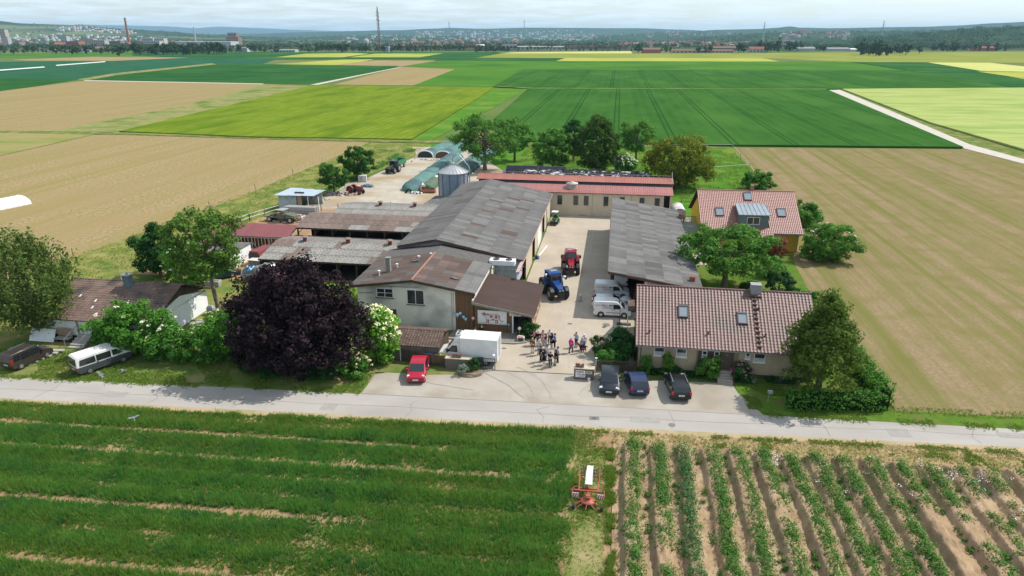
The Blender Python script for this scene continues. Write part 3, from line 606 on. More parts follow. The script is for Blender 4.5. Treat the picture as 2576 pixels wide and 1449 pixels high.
for x in (-3.6, 0.2, 3.4): part(MB().box(x - 0.05, x + 0.05, 124.76, 124.8, 0, 4.2), 'joint_strip', M('beige trim', (0.45, 0.39, 0.3), rough=0.7), t)
V = Vector((0, 3.6, 0.75)); sheet_roof(t, (-27.2, 124.55, 4.28), X_, V, 38.1, V.length, 38, 1, lambda i, j: REDR, waves=3, amp=0.035)
b = MB().slab([(-27.2, 124.6, 4.26), (10.9, 124.6, 4.26), (10.9, 128.15, 4.98), (-27.2, 128.15, 4.98)], (0, 0, -0.08)); part(b, 'roof_deck', DARKWOOD, t)
V = Vector((0, -2.6, 0.5)); sheet_roof(t, (10.9, 130.8, 4.5), NX_, V, 38.1, V.length, 38, 1, lambda i, j: FIBD, waves=3)
t = thing('manure_vent', 'round concrete vent cap standing on the red stable roof', 'vent', (-7.6, 127.0, 4.75))
MB().cyl((0, 0, -0.3), (0, 0, 0.75), 1.0, n=20).build('drum', CONC, t)
MB().lathe([(1.12, 0.75), (1.12, 0.87), (0.25, 0.97), (0.22, 1.15), (0.05, 1.2)], 20).build('lid', M('pale concrete', (0.5, 0.46, 0.38), rough=0.9), t)
# second red roof with feed rail
t = thing('feed_hall', 'low feed hall with orange red roof edge and grey feed rail', 'barn', (-7, 134, 0))
part(MB().box(-26.4, 11.0, 132.0, 132.2, 0, 4.9).box(11.0, 11.15, 132.0, 135.5, 0, 4.9), 'wall', M('slate wall', (0.13, 0.13, 0.16), (0.1, 0.1, 0.12), sc=1, rough=0.9), t)
ORAN = M('orange red roof', (0.32, 0.105, 0.07), (0.28, 0.09, 0.06), sc=1.2, rough=0.5, vary=0.07)
V = Vector((0, 2.9, 0.62)); sheet_roof(t, (-26.8, 131.75, 4.95), X_, V, 38.2, V.length, 38, 1, lambda i, j: ORAN, waves=3)
part(MB().slab([(-26.8, 131.8, 4.93), (11.4, 131.8, 4.93), (11.4, 134.6, 5.52), (-26.8, 134.6, 5.52)], (0, 0, -0.08)), 'roof_deck', DARKWOOD, t)
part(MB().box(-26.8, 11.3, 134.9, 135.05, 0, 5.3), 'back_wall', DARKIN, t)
b = MB(); b.bar((-26.6, 134.5, 6.0), (11.2, 134.5, 6.0), 0.07); part(b, 'rail', STEEL, t)
for k in range(38): part(MB().bar((-26.4 + k, 134.5, 5.4), (-26.4 + k, 134.5, 6.0), 0.06), 'rail_post', STEEL, t)
part(MB().bar((11.2, 131.9, 4.4), (11.2, 134.6, 6.8), 0.07).bar((11.2, 134.6, 4.4), (11.2, 134.6, 6.8), 0.07), 'end_brace', STEEL, t)
# ---------------------------------------------------------------- machine shed right of the yard
def shz(x): return 5.3 - x * 1.75 / 11
t = thing('machine_shed', 'open machine shed with grey monopitch roof right of the yard', 'shed', (5.5, 97, 0))
b = MB(); corr_wall(b, (4.6, 77.75), (10.6, 77.75), 0, lambda q: shz(4.6 + 6 * q) - 0.25); part(b, 'gable_cladding', BLUECLAD, t)
part(MB().box(4.3, 4.6, 77.7, 77.95, 0, 4.2), 'corner_post', WHITE, t)
part(MB().box(10.5, 10.7, 77.9, 115, 0, 3.3).box(0.3, 10.5, 115.6, 115.8, 0, 3.4), 'wall', CONC, t)
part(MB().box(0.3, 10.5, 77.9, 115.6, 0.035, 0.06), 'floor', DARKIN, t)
for y in (91, 97, 103, 109, 115): part(MB().box(0.3, 0.55, y, y + 0.25, 0, 5.05), 'post', DARKWOOD, t)
part(MB().box(0.35, 0.45, 78, 115.5, 4.7, 5.15), 'beam', DARKWOOD, t)
part(MB().box(3.2, 4.0, 78.2, 78.28, 0.0, 2.2), 'door', DARKWOOD, t)
V = Vector((-11.1, 0, 1.766)); sheet_roof(t, (10.95, 77.2, shz(10.95)), Y_, V, 39.6, V.length, 40, 5, lambda i, j: FIBD if random.random() < 0.07 else (FIBL if random.random() < 0.45 else FIB), waves=3, amp=0.03)
part(MB().slab([(0, 77.25, shz(0) - 0.03), (10.9, 77.25, shz(10.9) - 0.03), (10.9, 116.7, shz(10.9) - 0.03), (0, 116.7, shz(0) - 0.03)], (0, 0, -0.08)), 'roof_deck', DARKWOOD, t)
part(MB().slab([(-0.05, 77.12, 5.3), (11, 77.12, shz(11)), (11, 77.12, shz(11) - 0.28), (-0.05, 77.12, 5.02)], (0, 0.08, 0)), 'verge_board', FASC, t)
part(MB().box(-0.12, -0.02, 77.2, 116.8, 5.12, 5.4), 'eave_board', FIBD, t)
part(MB().box(9.7, 10.3, 79.4, 80.0, 3.2, 4.35), 'chimney', M('red brick', (0.28, 0.12, 0.08), (0.2, 0.09, 0.06), sc=6, rough=0.9), t)
# ---------------------------------------------------------------- plastered house
PLAST = M('cream plaster', (0.8, 0.76, 0.66), (0.73, 0.69, 0.6), sc=0.5, rough=0.95, c3=(0.42, 0.41, 0.38), sc3=0.28, bump=0.1)
def phz(x): return 6.0 - (x + 21.6) * 1.2 / 7.1 if x > -21.6 else 6.0 + (x + 21.6) * 1.0 / 7.0
t = thing('plastered_farmhouse', 'cream plastered farm building with patched brown roof beside the copper beech', 'building', (-22, 72, 0))
b = MB(); b.slab([(-28.2, 69.4, 0), (-16.8, 69.4, 0), (-16.8, 69.4, phz(-16.8) - 0.1), (-21.6, 69.4, 5.9), (-28.2, 69.4, phz(-28.2) - 0.1)], (0, 0.25, 0)); part(b, 'facade_wall', PLAST, t)
part(MB().box(-28.2, -27.95, 69.65, 83, 0, 4.9).box(-14.9, -14.7, 69.7, 83, 0, 4.7), 'side_wall', PLAST, t)
# timber boarded bay
TIMB = M('brown boarding', (0.17, 0.092, 0.042), (0.12, 0.068, 0.033), sc=3, rough=0.75, stretch=(8, 8, 0.6), vary=0.15)
bw = MB().box(0, 0.195, 0, 0.05, 0, 1).mesh('board', TIMB)
def boards(root, x0, x1, y, z0, topf, holes=()):
    n = int((x1 - x0) / 0.2)
    for i in range(n):
        xx = x0 + i * 0.2; zz = topf(xx + 0.1); zb = z0
        for (h0, h1, hz) in holes:
            if h0 <= xx + 0.1 <= h1: zb = hz
        if zz - zb < 0.05: continue
        o = ob('board', bw, root, (xx - root.location.x, y - root.location.y - random.uniform(0, 0.012), zb)); o.scale = (1, 1, zz - zb)
boards(t, -16.78, -14.6, 69.38, 0.0, lambda x: phz(x) - 0.15)
part(MB().box(-16.75, -14.65, 69.47, 69.7, 0, 4.6), 'bay_wall', DARKWOOD, t)
window(t, (-25.9, 69.4, 3.6), X_, NY_, 1.95, 1.1, 1, 1, sill=DARKWOOD)
window(t, (-22.35, 69.4, 2.95), X_, NY_, 2.0, 1.75, 1, 0, sill=DARKWOOD)
window(t, (-27.6, 69.4, 1.1), X_, NY_, 1.1, 1.2, 1, 1, sill=CONC)
d = part(MB().box(-25.5, -23.7, 69.28, 69.4, 0, 2.2), 'door', M('brown door', (0.09, 0.04, 0.035), rough=0.6), t)
sub(MB().box(-25.3, -24.7, 69.25, 69.28, 1.1, 2.0).box(-24.5, -23.9, 69.25, 69.28, 1.1, 2.0), 'pane', GLASS, d)
sub(MB().box(-24.66, -24.6, 69.2, 69.28, 0.95, 1.15), 'handle', STEEL, d)
part(MB().bar((-25.6, 69.32, 4.95), (-20.8, 69.3, 5.05), 0.06).bar((-28, 69.32, 4.05), (-26.3, 69.32, 4.1), 0.06).box(-24.2, -24.0, 69.2, 69.4, 4.85, 5.0), 'cable_conduit', STEEL, t)
part(MB().bar((-17.2, 69.36, 0.1), (-17.2, 69.36, 4.6), 0.05).bar((-17.0, 69.36, 2.0), (-17.0, 69.36, 4.6), 0.05), 'downpipe', CONC, t)
def pk_h(i, j):
    if i > 6: return FIBL if random.random() < 0.75 else FIB
    return random.choice([FIBB, FIBB, FIBD, FIBB, M('fibre cement rosy', (0.17, 0.125, 0.115), (0.14, 0.1, 0.09), sc=2.5, rough=0.95, vary=0.1)])
V = Vector((7.2, 0, -1.2))
# right slope: sheets laid across, origin at eave right going up left
Vr = Vector((-7.15, 0, 1.2)); sheet_roof(t, (-14.45, 68.95, phz(-14.45)), Y_, Vr, 10.3, Vr.length, 10, 6, lambda i, j: pk_h(8 if j < 2 else 3, 0), waves=3)
Vl = Vector((7.15, 0, 1.0)); sheet_roof(t, (-28.75, 79.25, phz(-28.75)), NY_, Vl, 10.3, Vl.length, 10, 6, lambda i, j: FIBD if random.random() < .35 else FIBB, waves=3)
b = MB()
for (xa, xb) in ((-28.7, -21.6), (-21.6, -14.5)): b.slab([(xa, 69.0, phz(xa) - 0.03), (xb, 69.0, phz(xb) - 0.03), (xb, 83.2, phz(xb) - 0.03), (xa, 83.2, phz(xa) - 0.03)], (0, 0, -0.07))
part(b, 'roof_deck', FIBD, t)
for (xa, xb) in ((-28.75, -21.6), (-21.6, -14.4)):
    part(MB().slab([(xa, 68.9, phz(xa) + 0.02), (xb, 68.9, phz(xb) + 0.02), (xb, 68.9, phz(xb) - 0.26), (xa, 68.9, phz(xa) - 0.26)], (0, 0.07, 0)), 'verge_board', DARKWOOD, t)
part(MB().bar((-21.55, 68.85, 6.07), (-21.55, 79.3, 6.07), 0.2, 0.09), 'ridge_cap', M('rust ridge', (0.34, 0.16, 0.11), (0.28, 0.13, 0.09), sc=2, rough=0.6), t)
part(MB().box(-25.75, -25.25, 72.6, 73.1, 5.0, 7.15).box(-25.8, -25.2, 72.55, 73.15, 7.15, 7.25), 'chimney', M('grey chimney', (0.2, 0.2, 0.19), (0.26, 0.25, 0.23), sc=3, rough=0.9), t)
for (x, y) in ((-26.2, 71.5), (-24.9, 74.2), (-22.0, 78.9), (-23.2, 77.6)): part(MB().cyl((x, y, 5.2), (x, y, 5.95), 0.09, n=8).cyl((x, y, 5.95), (x, y, 6.05), 0.17, n=8), 'vent_pipe', M('white pipe', (0.7, 0.7, 0.68), rough=0.5), t)
roof_window(t, (-23.6, 76.2, phz(-23.6) + 0.03), NY_, Vl, 0.5, 0.9); roof_window(t, (-17.0, 71.6, phz(-17.0) + 0.03), Y_, Vr, 0.5, 0.8)
# ---------------------------------------------------------------- farm shop annex
def anz(x): return 3.8 - (x + 14.75) * 1.2 / 6.85
t = thing('farm_shop', 'brown boarded farm shop with low brown roof and open doorway', 'shop', (-11.4, 74, 0))
boards(t, -14.6, -8.15, 69.42, 0, lambda x: anz(x) - 0.18, holes=((-10.15, -8.4, 2.15),))
part(MB().box(-14.6, -10.2, 69.5, 69.65, 0, 2.4).box(-14.6, -8.2, 78.3, 78.5, 0, 2.5).box(-14.6, -14.45, 69.7, 78.3, 0, 3.6), 'wall', DARKWOOD, t)
bs = MB().box(0, 0.05, 0, 0.195, 0, 1).mesh('board', M('lit boarding', (0.34, 0.19, 0.085), (0.27, 0.145, 0.065), sc=3, rough=0.75, stretch=(8, 8, 0.6), vary=0.12))  # sun-facing side: sunlight put into a brighter copy of the boarding colour
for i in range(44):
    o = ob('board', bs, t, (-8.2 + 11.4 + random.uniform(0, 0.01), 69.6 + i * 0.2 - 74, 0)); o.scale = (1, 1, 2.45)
for y in (70.6, 72.6, 74.8): window(t, (-8.145, y, 0.9), Y_, X_, 0.8, 1.4, 0, 0, WHITE)
part(MB().box(-10.2, -8.3, 69.7, 78.2, 0.03, 0.05), 'floor', CONC, t)
V = Vector((-6.9, 0, 1.21)); sheet_roof(t, (-7.85, 68.8, anz(-7.85)), Y_, V, 10.0, V.length, 10, 3, lambda i, j: M('brown bitumen', (0.088, 0.062, 0.055), (0.075, 0.054, 0.048), sc=3, rough=0.9, vary=0.06), waves=5, amp=0.03)
part(MB().slab([(-14.75, 68.85, 3.77), (-7.9, 68.85, anz(-7.9) - 0.03), (-7.9, 78.75, anz(-7.9) - 0.03), (-14.75, 78.75, 3.77)], (0, 0, -0.08)), 'roof_deck', DARKWOOD, t)
part(MB().slab([(-14.8, 68.7, 3.83), (-7.8, 68.7, anz(-7.8) + 0.02), (-7.8, 68.7, anz(-7.8) - 0.24), (-14.8, 68.7, 3.56)], (0, 0.08, 0)), 'verge_board', M('weathered board', (0.2, 0.18, 0.15), (0.3, 0.28, 0.24), sc=4, rough=0.9), t)
part(MB().box(-8.35, -8.2, 69.35, 69.55, 0, 2.4), 'door_post', DARKWOOD, t)
part(MB().box(-10.35, -10.2, 69.25, 69.45, 0, 2.3), 'door_post', WHITE, t)
part(MB().bar((-14.72, 68.8, 3.95), (-14.72, 79, 3.95), 0.16), 'white_flashing', M('weathered white board', (0.6, 0.58, 0.55), (0.35, 0.3, 0.28), sc=5, rough=0.9), t)
s_ = part(MB().box(-10.65, -9.35, 69.22, 69.27, 2.28, 2.72), 'shop_sign', WHITE, t)
def lettering(txt, size, parent, loc, rot, mat, name='lettering', ex=0.004, bold=0.0, shear=0.0):
    c = bpy.data.curves.new(name, 'FONT'); c.body = txt; c.size = size; c.extrude = ex; c.offset = bold; c.shear = shear; c.resolution_u = 2
    tmp = bpy.data.objects.new(name, c); COL.objects.link(tmp); bpy.context.view_layer.update()
    me = bpy.data.meshes.new_from_object(tmp.evaluated_get(bpy.context.evaluated_depsgraph_get())); bpy.data.objects.remove(tmp)
    me.materials.clear(); me.materials.append(mat); o = ob(name, me, parent, loc); o.rotation_euler = rot; return o
INKB = M('dark blue ink', (0.03, 0.06, 0.12), rough=0.7); INKR = M('magenta ink', (0.28, 0.025, 0.12), rough=0.7); INKG = M('green ink', (0.06, 0.2, 0.03), rough=0.7); INKK = M('black ink', (0.03, 0.03, 0.03), rough=0.7)
sub(MB().box(-10.5, -9.5, 69.21, 69.218, 2.38, 2.44).box(-10.15, -9.85, 69.21, 69.218, 2.58, 2.64), 'sign_print', INKB, s_)
# cow picture on a white board
t2 = thing('cow_picture_board', 'white picture board with a painted brown and white cow', 'picture', (-12.6, 69.36, 1.1))
MB().box(-1.65, 1.65, -0.05, 0, 0, 1.62).build('panel', WHITE, t2)
def flat(pts, name, mat, n=1):
    b = MB().slab([(x, -0.052 - 0.004 * n, z) for x, z in pts], (0, -0.003, 0)); b.build(name, mat, t2)
def blob(cx_, cz_, rx, rz, n=14, w=0.12): return [(cx_ + rx * math.cos(2 * PI * k / n) * (1 + random.uniform(-w, w)), cz_ + rz * math.sin(2 * PI * k / n) * (1 + random.uniform(-w, w))) for k in range(n)]
COWK = M('cow outline', (0.12, 0.05, 0.06), rough=0.7); COWW = M('cow white', (0.66, 0.62, 0.6), rough=0.8); COWB = M('cow brown', (0.42, 0.13, 0.12), rough=0.8)
flat([(-0.7, 0.5), (-0.75, 1.1), (-0.6, 1.24), (0.55, 1.26), (0.75, 1.15), (0.78, 0.6), (0.6, 0.48), (-0.3, 0.42)], 'body_outline', COWK, 1)
flat([(-0.66, 0.53), (-0.71, 1.08), (-0.58, 1.2), (0.54, 1.22), (0.71, 1.12), (0.74, 0.62), (0.58, 0.52), (-0.3, 0.46)], 'body', COWW, 2)
for q in (blob(-0.1, 0.95, 0.2, 0.16), blob(0.45, 0.9, 0.16, 0.24), blob(-0.45, 1.12, 0.16, 0.07), blob(0.1, 0.6, 0.15, 0.09)): flat(q, 'patch', COWB, 3)
for x in (-0.6, -0.42, 0.42, 0.6): flat([(x - 0.07, 0.14), (x + 0.07, 0.14), (x + 0.06, 0.55), (x - 0.06, 0.55)], 'leg', COWB, 4)
flat(blob(-0.9, 1.15, 0.2, 0.24, 14, 0.03), 'head', COWB, 4); flat(blob(-0.9, 0.93, 0.17, 0.11, 12, 0.03), 'muzzle', COWW, 5)
for s in (-1, 1):
    flat([(-0.9 + s * 0.16, 1.24), (-0.9 + s * 0.4, 1.28), (-0.9 + s * 0.34, 1.18)], 'ear', COWK, 5); flat([(-0.9 + s * 0.08, 1.33), (-0.9 + s * 0.2, 1.48), (-0.9 + s * 0.2, 1.3)], 'horn', COWW, 5)
flat([(0.74, 1.15), (0.86, 1.1), (0.9, 0.55), (1.1, 0.42), (1.3, 0.5), (1.32, 0.45), (1.1, 0.34), (0.84, 0.5), (0.8, 1.0)], 'tail', COWK, 4)
flat([(-1.6, 0.05), (1.6, 0.05), (1.6, 0.16), (0.9, 0.22), (0, 0.15), (-1, 0.24), (-1.6, 0.16)], 'grass_paint', M('mint paint', (0.42, 0.52, 0.42), (0.6, 0.66, 0.58), sc=5), 1)
# refrigeration unit on the flat ledge
t = thing('condenser_unit', 'white twin fan condenser on a steel frame above the shop roof', 'air conditioner', (-13.2, 80.4, 0))
MB().box(-1.6, 1.6, -0.6, 0.6, 4.55, 5.15).build('housing', WHITE, t)
for s in (-0.8, 0.8):
    f = MB().cyl((s, 0, 5.15), (s, 0, 5.22), 0.42, n=16).build('fan_ring', BLACK, t)
MB().bar((-2.0, -0.7, 4.1), (2.6, -0.7, 4.1), 0.1).bar((-2.0, 0.7, 4.1), (2.6, 0.7, 4.1), 0.1).bar((-1.3, -0.55, 4.1), (-1.3, -0.55, 4.6), 0.1).bar((1.3, -0.55, 4.1), (1.3, -0.55, 4.6), 0.1).bar((-1.3, .55, 4.1), (-1.3, .55, 4.6), 0.1).bar((1.3, .55, 4.1), (1.3, .55, 4.6), 0.1).bar((-1.9, -0.6, 4.1), (-1.9, -0.6, 0), 0.1).bar((1.9, -0.9, 4.1), (1.9, -0.9, 0), 0.1).bar((1.9, 0.6, 4.1), (1.9, 0.6, 0), 0.1).bar((-1.9, 0.6, 4.1), (-1.9, 0.6, 0), 0.1).build('steel_frame', STEEL, t)
# ---------------------------------------------------------------- tiled bin shed
OLDT = M('old brown tile', (0.10, 0.072, 0.058), (0.16, 0.115, 0.095), sc=2.5, rough=0.9, vary=0.22)
t = thing('bin_shed', 'weathered timber shed with brown tiled roof left of the truck', 'shed', (-19.8, 61.8, 0))
for i in range(32):
    o = ob('board', MB().box(0, 0.19, 0, 0.04, 0, 1.75).mesh('board', M('grey boarding', (0.13, 0.11, 0.09), (0.19, 0.165, 0.135), sc=3, rough=0.9, stretch=(8, 8, 0.6), vary=0.15)) if i == 0 else bs2, t, (-23.0 + 0.2 * i + 19.8, 61.2 - 61.8 - random.uniform(0, 0.01), 0)); bs2 = o.data
part(MB().box(-23.0, -16.65, 61.26, 61.35, 0, 1.75).box(-23, -16.65, 65.2, 65.3, 0, 1.8).box(-23, -22.9, 61.3, 65.2, 0, 1.9).box(-16.75, -16.65, 61.4, 65.2, 0, 1.8), 'wall', DARKWOOD, t)
V = Vector((0, 2.45, 0.72)); tile_roof(t, (-23.2, 60.95, 1.8), X_, V, 6.65, V.length, 22, 8, OLDT)
V2 = Vector((0, -2.45, 0.72)); part(slab_quad(slab_quad(MB(), (-23.2, 60.95, 1.8), X_, V, 6.65, V.length, 0.06), (-16.55, 65.85, 1.8), NX_, V2, 6.65, V2.length, 0.06), 'roof_deck', OLDT, t)
for k in range(17): part(MB().cyl((-23.2 + 0.39 * k, 63.4, 2.52), (-22.78 + 0.39 * k, 63.4, 2.55), 0.11, n=8), 'ridge_tile', OLDT, t)
# ---------------------------------------------------------------- cattle barns
def cattle(label, y0, yr, y1, ze, zr, xa, xb, pf, pb, vents, nv=3):
    t = thing('cattle_barn', label, 'barn', ((xa + xb) / 2, yr, 0), group='cattle barns left of the main barn')
    n = int((xb - xa) / 1.0); V = Vector((0, yr - y0, zr - ze)); sheet_roof(t, (xa, y0, ze), X_, V, xb - xa, V.length, n, nv, pf, waves=5, amp=0.05)
    V2 = Vector((0, yr - y1, zr - ze)); sheet_roof(t, (xb, y1, ze), NX_, V2, xb - xa, V2.length, n, nv, pb, waves=5, amp=0.05)
    part(MB().slab([(xa, y0 + .03, ze - 0.03), (xb, y0 + .03, ze - 0.03), (xb, yr, zr - 0.03), (xa, yr, zr - 0.03)], (0, 0, -0.06)).slab([(xa, yr, zr - 0.03), (xb, yr, zr - 0.03), (xb, y1, ze - 0.03), (xa, y1, ze - 0.03)], (0, 0, -0.06)), 'roof_deck', DARKWOOD, t)
    part(MB().box(xa, xb, y0 - 0.03, y0 + 0.04, ze - 0.22, ze - 0.03), 'eave_board', DARKWOOD, t)
    for k in range(8):
        x = xa + 0.15 + (xb - xa - 0.3) * k / 7
        part(MB().box(x - 0.1, x + 0.1, y0 + 0.25, y0 + 0.45, 0, ze - 0.1), 'post', DARKWOOD, t)
        part(MB().bar((x, y0 + 0.35, ze - 1.0), (x + 0.9, y0 + 0.35, ze - 0.15), 0.09), 'brace', DARKWOOD, t)
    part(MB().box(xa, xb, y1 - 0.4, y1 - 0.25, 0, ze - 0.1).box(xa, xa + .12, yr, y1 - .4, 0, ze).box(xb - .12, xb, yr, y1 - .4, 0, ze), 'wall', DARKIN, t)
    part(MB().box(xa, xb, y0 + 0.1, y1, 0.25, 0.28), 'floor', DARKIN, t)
    for x in vents:
        c = part(MB().cyl((x, yr - 0.25, zr - 0.2), (x, yr - 0.25, zr + 0.62), 0.3, n=10), 'vent_pipe', M('dark red vent', (0.2, 0.045, 0.035), (0.15, 0.035, 0.03), sc=3, rough=0.7), t)
        sub(MB().cyl((x, yr - 0.25, zr + 0.62), (x, yr - 0.25, zr + 0.74), 0.52, 0.35, n=12), 'vent_cap', M('vent cap', (0.2, 0.14, 0.12), rough=0.8), c)
    return t
def pf1(i, j):
    if j == 1 and i in (4, 5, 16, 17) or j == 0 and i in (3, 4, 15, 16) or j == 2 and i in (0, 1, 2, 9): return LICB
    return LICH
cattle('nearest cattle barn with pale lichen covered corrugated roof and three red vents', 83.5, 89.5, 95.4, 2.6, 3.7, -47.9, -28.2, pf1, lambda i, j: FIBL if random.random() < 0.7 else LICB, (-43.5, -37.0, -30.8))
def pf2(i, j): return LICH if (j == 0 and i in (8, 9, 10, 15, 16, 17)) or (j == 1 and i == 17) else LICB
cattle('middle cattle barn with brown corrugated roof and dark open front', 95.0, 100.2, 104.6, 4.0, 5.0, -47.6, -28.0, pf2, lambda i, j: LICB if random.random() < 0.6 else FIBL, ())
cattle('rear cattle barn with pale corrugated roof and two red vents', 106.5, 112.5, 118.3, 2.6, 3.7, -47.2, -29.5, lambda i, j: LICH, lambda i, j: FIBL, (-40.0, -33.8))
t = thing('lean_to', 'small grey lean to roof beside the tall steel silo', 'shed', (-31.5, 121, 0))
part(MB().slab([(-34.5, 119.3, 2.3), (-28.2, 119.3, 2.3), (-28.6, 123.5, 3.1), (-33.0, 123.5, 3.1)], (0, 0, 0.06)), 'roof', FIB, t)
for x in (-34, -31, -28.6): part(MB().box(x, x + .15, 119.5, 119.65, 0, 2.3), 'post', DARKWOOD, t)
# red roof shelter
REDS = M('dark red trapezoid roof', (0.2, 0.052, 0.05), (0.17, 0.045, 0.045), sc=1, rough=0.45, vary=0.06)
t = thing('cattle_shelter', 'open cattle shelter with dark red metal roof behind the tall tree', 'shelter', (-55, 95, 0))
V = Vector((0, 4.1, 0.9)); sheet_roof(t, (-63, 92.9, 2.9), X_, V, 15.0, V.length, 16, 1, lambda i, j: REDS, waves=3, amp=0.05)
part(MB().slab([(-63, 93, 2.86), (-48, 93, 2.86), (-48, 97, 3.74), (-63, 97, 3.74)], (0, 0, -0.06)), 'roof_deck', DARKWOOD, t)
part(MB().box(-63, -48, 92.8, 92.9, 2.72, 2.86), 'gutter', STEEL, t)
for k in range(6): part(MB().bar((-62.5 + 2.85 * k, 93.1, 0), (-62.5 + 2.85 * k, 93.1, 2.85), 0.1).bar((-62.5 + 2.85 * k, 93.1, 2.0), (-61.3 + 2.85 * k, 93.1, 0.4), 0.06), 'post', STEEL, t)
for k in range(26): part(MB().box(-63 + 0.57 * k, -63 + 0.57 * k + 0.5, 96.8, 96.85, 0, 2.2 + random.uniform(-0.2, 0.2)), 'plank', M('grey plank', (0.2, 0.17, 0.14), (0.13, 0.11, 0.09), sc=4, rough=0.95, vary=0.3), t)
# ---------------------------------------------------------------- front house
TILE1 = M('brown red roof tile', (0.145, 0.075, 0.064), (0.185, 0.10, 0.086), sc=1.6, rough=0.5, spec=0.45, vary=0.14, c3=(.11, .07, .06), sc3=.4)
t = thing('bungalow', 'single storey beige house with brown red tiled roof at the road', 'house', (11.5, 68, 0))
PAN = M('beige facade panel', (0.42, 0.34, 0.225), (0.38, 0.305, 0.2), sc=1.2, rough=0.8, vary=0.05)
HX0, HX1, HY0, HY1 = 3.35, 19.9, 62.6, 73.6
part(MB().box(HX0, HX1, HY0, HY0 + 0.3, 0, 3.1).box(HX0, HX0 + .3, HY0 + .3, HY1, 0, 3.1).box(HX1 - .3, HX1, HY0 + .3, HY1, 0, 3.1).box(HX0 + .3, HX1 - .3, HY1 - .3, HY1, 0, 3.1), 'wall', M('mortar grey', (0.25, 0.21, 0.15), rough=0.95), t)
part(MB().slab([(HX0, HY0, 3.1), (HX0, HY1, 3.1), (HX0, 68.1, 6.75)], (0.2, 0, 0)).slab([(HX1 - .2, HY0, 3.1), (HX1 - .2, HY1, 3.1), (HX1 - .2, 68.1, 6.75)], (0.2, 0, 0)), 'gable', PAN, t)
pm = MB().box(0, 0.795, 0, 0.03, 0, 0.395).mesh('facade_panel', PAN)
for j in range(7):
    for i in range(21):
        x = HX0 + i * 0.8; z = 0.35 + j * 0.4
        if i == 20 or (9.1 < x + 0.4 < 12.6) or z > 2.95: continue
        ob('facade_panel', pm, t, (x - 11.5, HY0 - 0.03 - 68, z))
part(MB().box(HX0, HX1, HY0 - 0.04, HY0 + 0.02, 0, 0.33), 'plinth', M('dark plinth', (0.09, 0.075, 0.065), rough=0.9), t)
part(MB().box(9.1, 12.5, HY0 - 0.05, HY0, 0.33, 3.05), 'entrance_cladding', M('brown cladding', (0.10, 0.065, 0.045), (0.08, 0.052, 0.038), sc=2, rough=0.8), t)
for x, w, h, z in ((4.85, 1.0, 1.0, 1.75), (7.0, 1.0, 1.0, 1.75), (13.55, 0.45, 0.7, 2.0), (14.35, 1.05, 1.0, 1.7)): window(t, (x, HY0 - 0.035, z), X_, NY_, w, h, 0, 0, WHITE, WHITE, curtain=0.45)
for x in (9.45, 10.6): window(t, (x, HY0 - 0.055, 1.85), X_, NY_, 0.5, 0.75, 0, 0, WHITE, WHITE, curtain=0.5)
d = part(MB().box(11.35, 12.25, HY0 - 0.09, HY0 - 0.05, 0.75, 2.9), 'door', M('dark bronze door', (0.07, 0.055, 0.04), rough=0.45), t)
sub(MB().box(11.42, 11.48, HY0 - 0.16, HY0 - 0.09, 1.6, 1.8), 'handle', STEEL, d)
sub(MB().cyl((11.8, HY0 - 0.1, 2.3), (11.8, HY0 - 0.14, 2.3), 0.16, n=14), 'wreath', M('straw wreath', (0.2, 0.14, 0.08), rough=0.9), d)
STEP = M('stone step', (0.4, 0.35, 0.3), (0.34, 0.3, 0.26), sc=3, rough=0.9)
for k in range(5): part(MB().box(10.95, 12.4, 60.9 + 0.3 * k, 62.45 if k == 4 else 61.2 + 0.3 * k, 0, 0.14 * (k + 1)), 'step', STEP, t)
part(MB().bar((12.45, 61.0, 0.1), (12.45, 61.0, 1.0), 0.05).bar((12.45, 61.0, 1.0), (12.45, 62.4, 1.6), 0.05).bar((12.45, 62.4, 0.7), (12.45, 62.4, 1.6), 0.05), 'handrail', M('maroon metal', (0.15, 0.03, 0.03), rough=0.5), t)
part(MB().box(HX0 - 0.4, HX1 + 0.4, 61.72, 61.84, 2.95, 3.07), 'gutter', M('zinc', (0.3, 0.31, 0.32), rough=0.4, metal=0.6), t)
part(MB().tube([(3.55, 61.8, 3.0), (3.55, 62.45, 2.7), (3.55, 62.5, 0.1)], 0.05, 6), 'downpipe', M('zinc'), t)
part(MB().cyl((11.05, HY0 - 0.02, 2.75), (11.05, HY0 - 0.16, 2.75), 0.16, n=14), 'wall_lamp', WHITE, t)
part(MB().box(5.1, 6.2, HY0 - .03, HY0 - .045, 0.05, 0.28).box(16.4, 17.8, 61.6, 62.4, 0.0, 0.25), 'cellar_window', GLASS, t)
Vf = Vector((0, 6.3, 3.9)); tile_roof(t, (2.95, 61.8, 3.1), X_, Vf, 17.35, Vf.length, 53, 21, TILE1)
Vb = Vector((0, -6.3, 3.9)); tile_roof(t, (20.3, 74.4, 3.1), NX_, Vb, 17.35, Vb.length, 53, 21, TILE1, singles=0)
part(slab_quad(slab_quad(MB(), (2.95, 61.8, 3.1), X_, Vf, 17.35, Vf.length, 0.1), (20.3, 74.4, 3.1), NX_, Vb, 17.35, Vb.length, 0.1), 'roof_deck', M('deck brown', (0.09, 0.05, 0.04), rough=0.9), t)
rm = MB().cyl((0, 0, 0), (0.42, 0, 0.015), 0.12, 0.13, n=8).mesh('ridge_tile', TILE1)
for k in range(43): ob('ridge_tile', rm, t, (2.95 + 0.403 * k - 11.5, 0.1, 7.05))
def on(u, v): return Vector((2.95, 61.8, 3.1)) + X_ * u + Vf.normalized() * v
roof_window(t, on(4.2, 3.5) + Vector((0, 0, 0.07)), X_, Vf, 0.95, 1.5); roof_window(t, on(9.9, 3.1) + Vector((0, 0, 0.07)), X_, Vf, 0.95, 1.4)
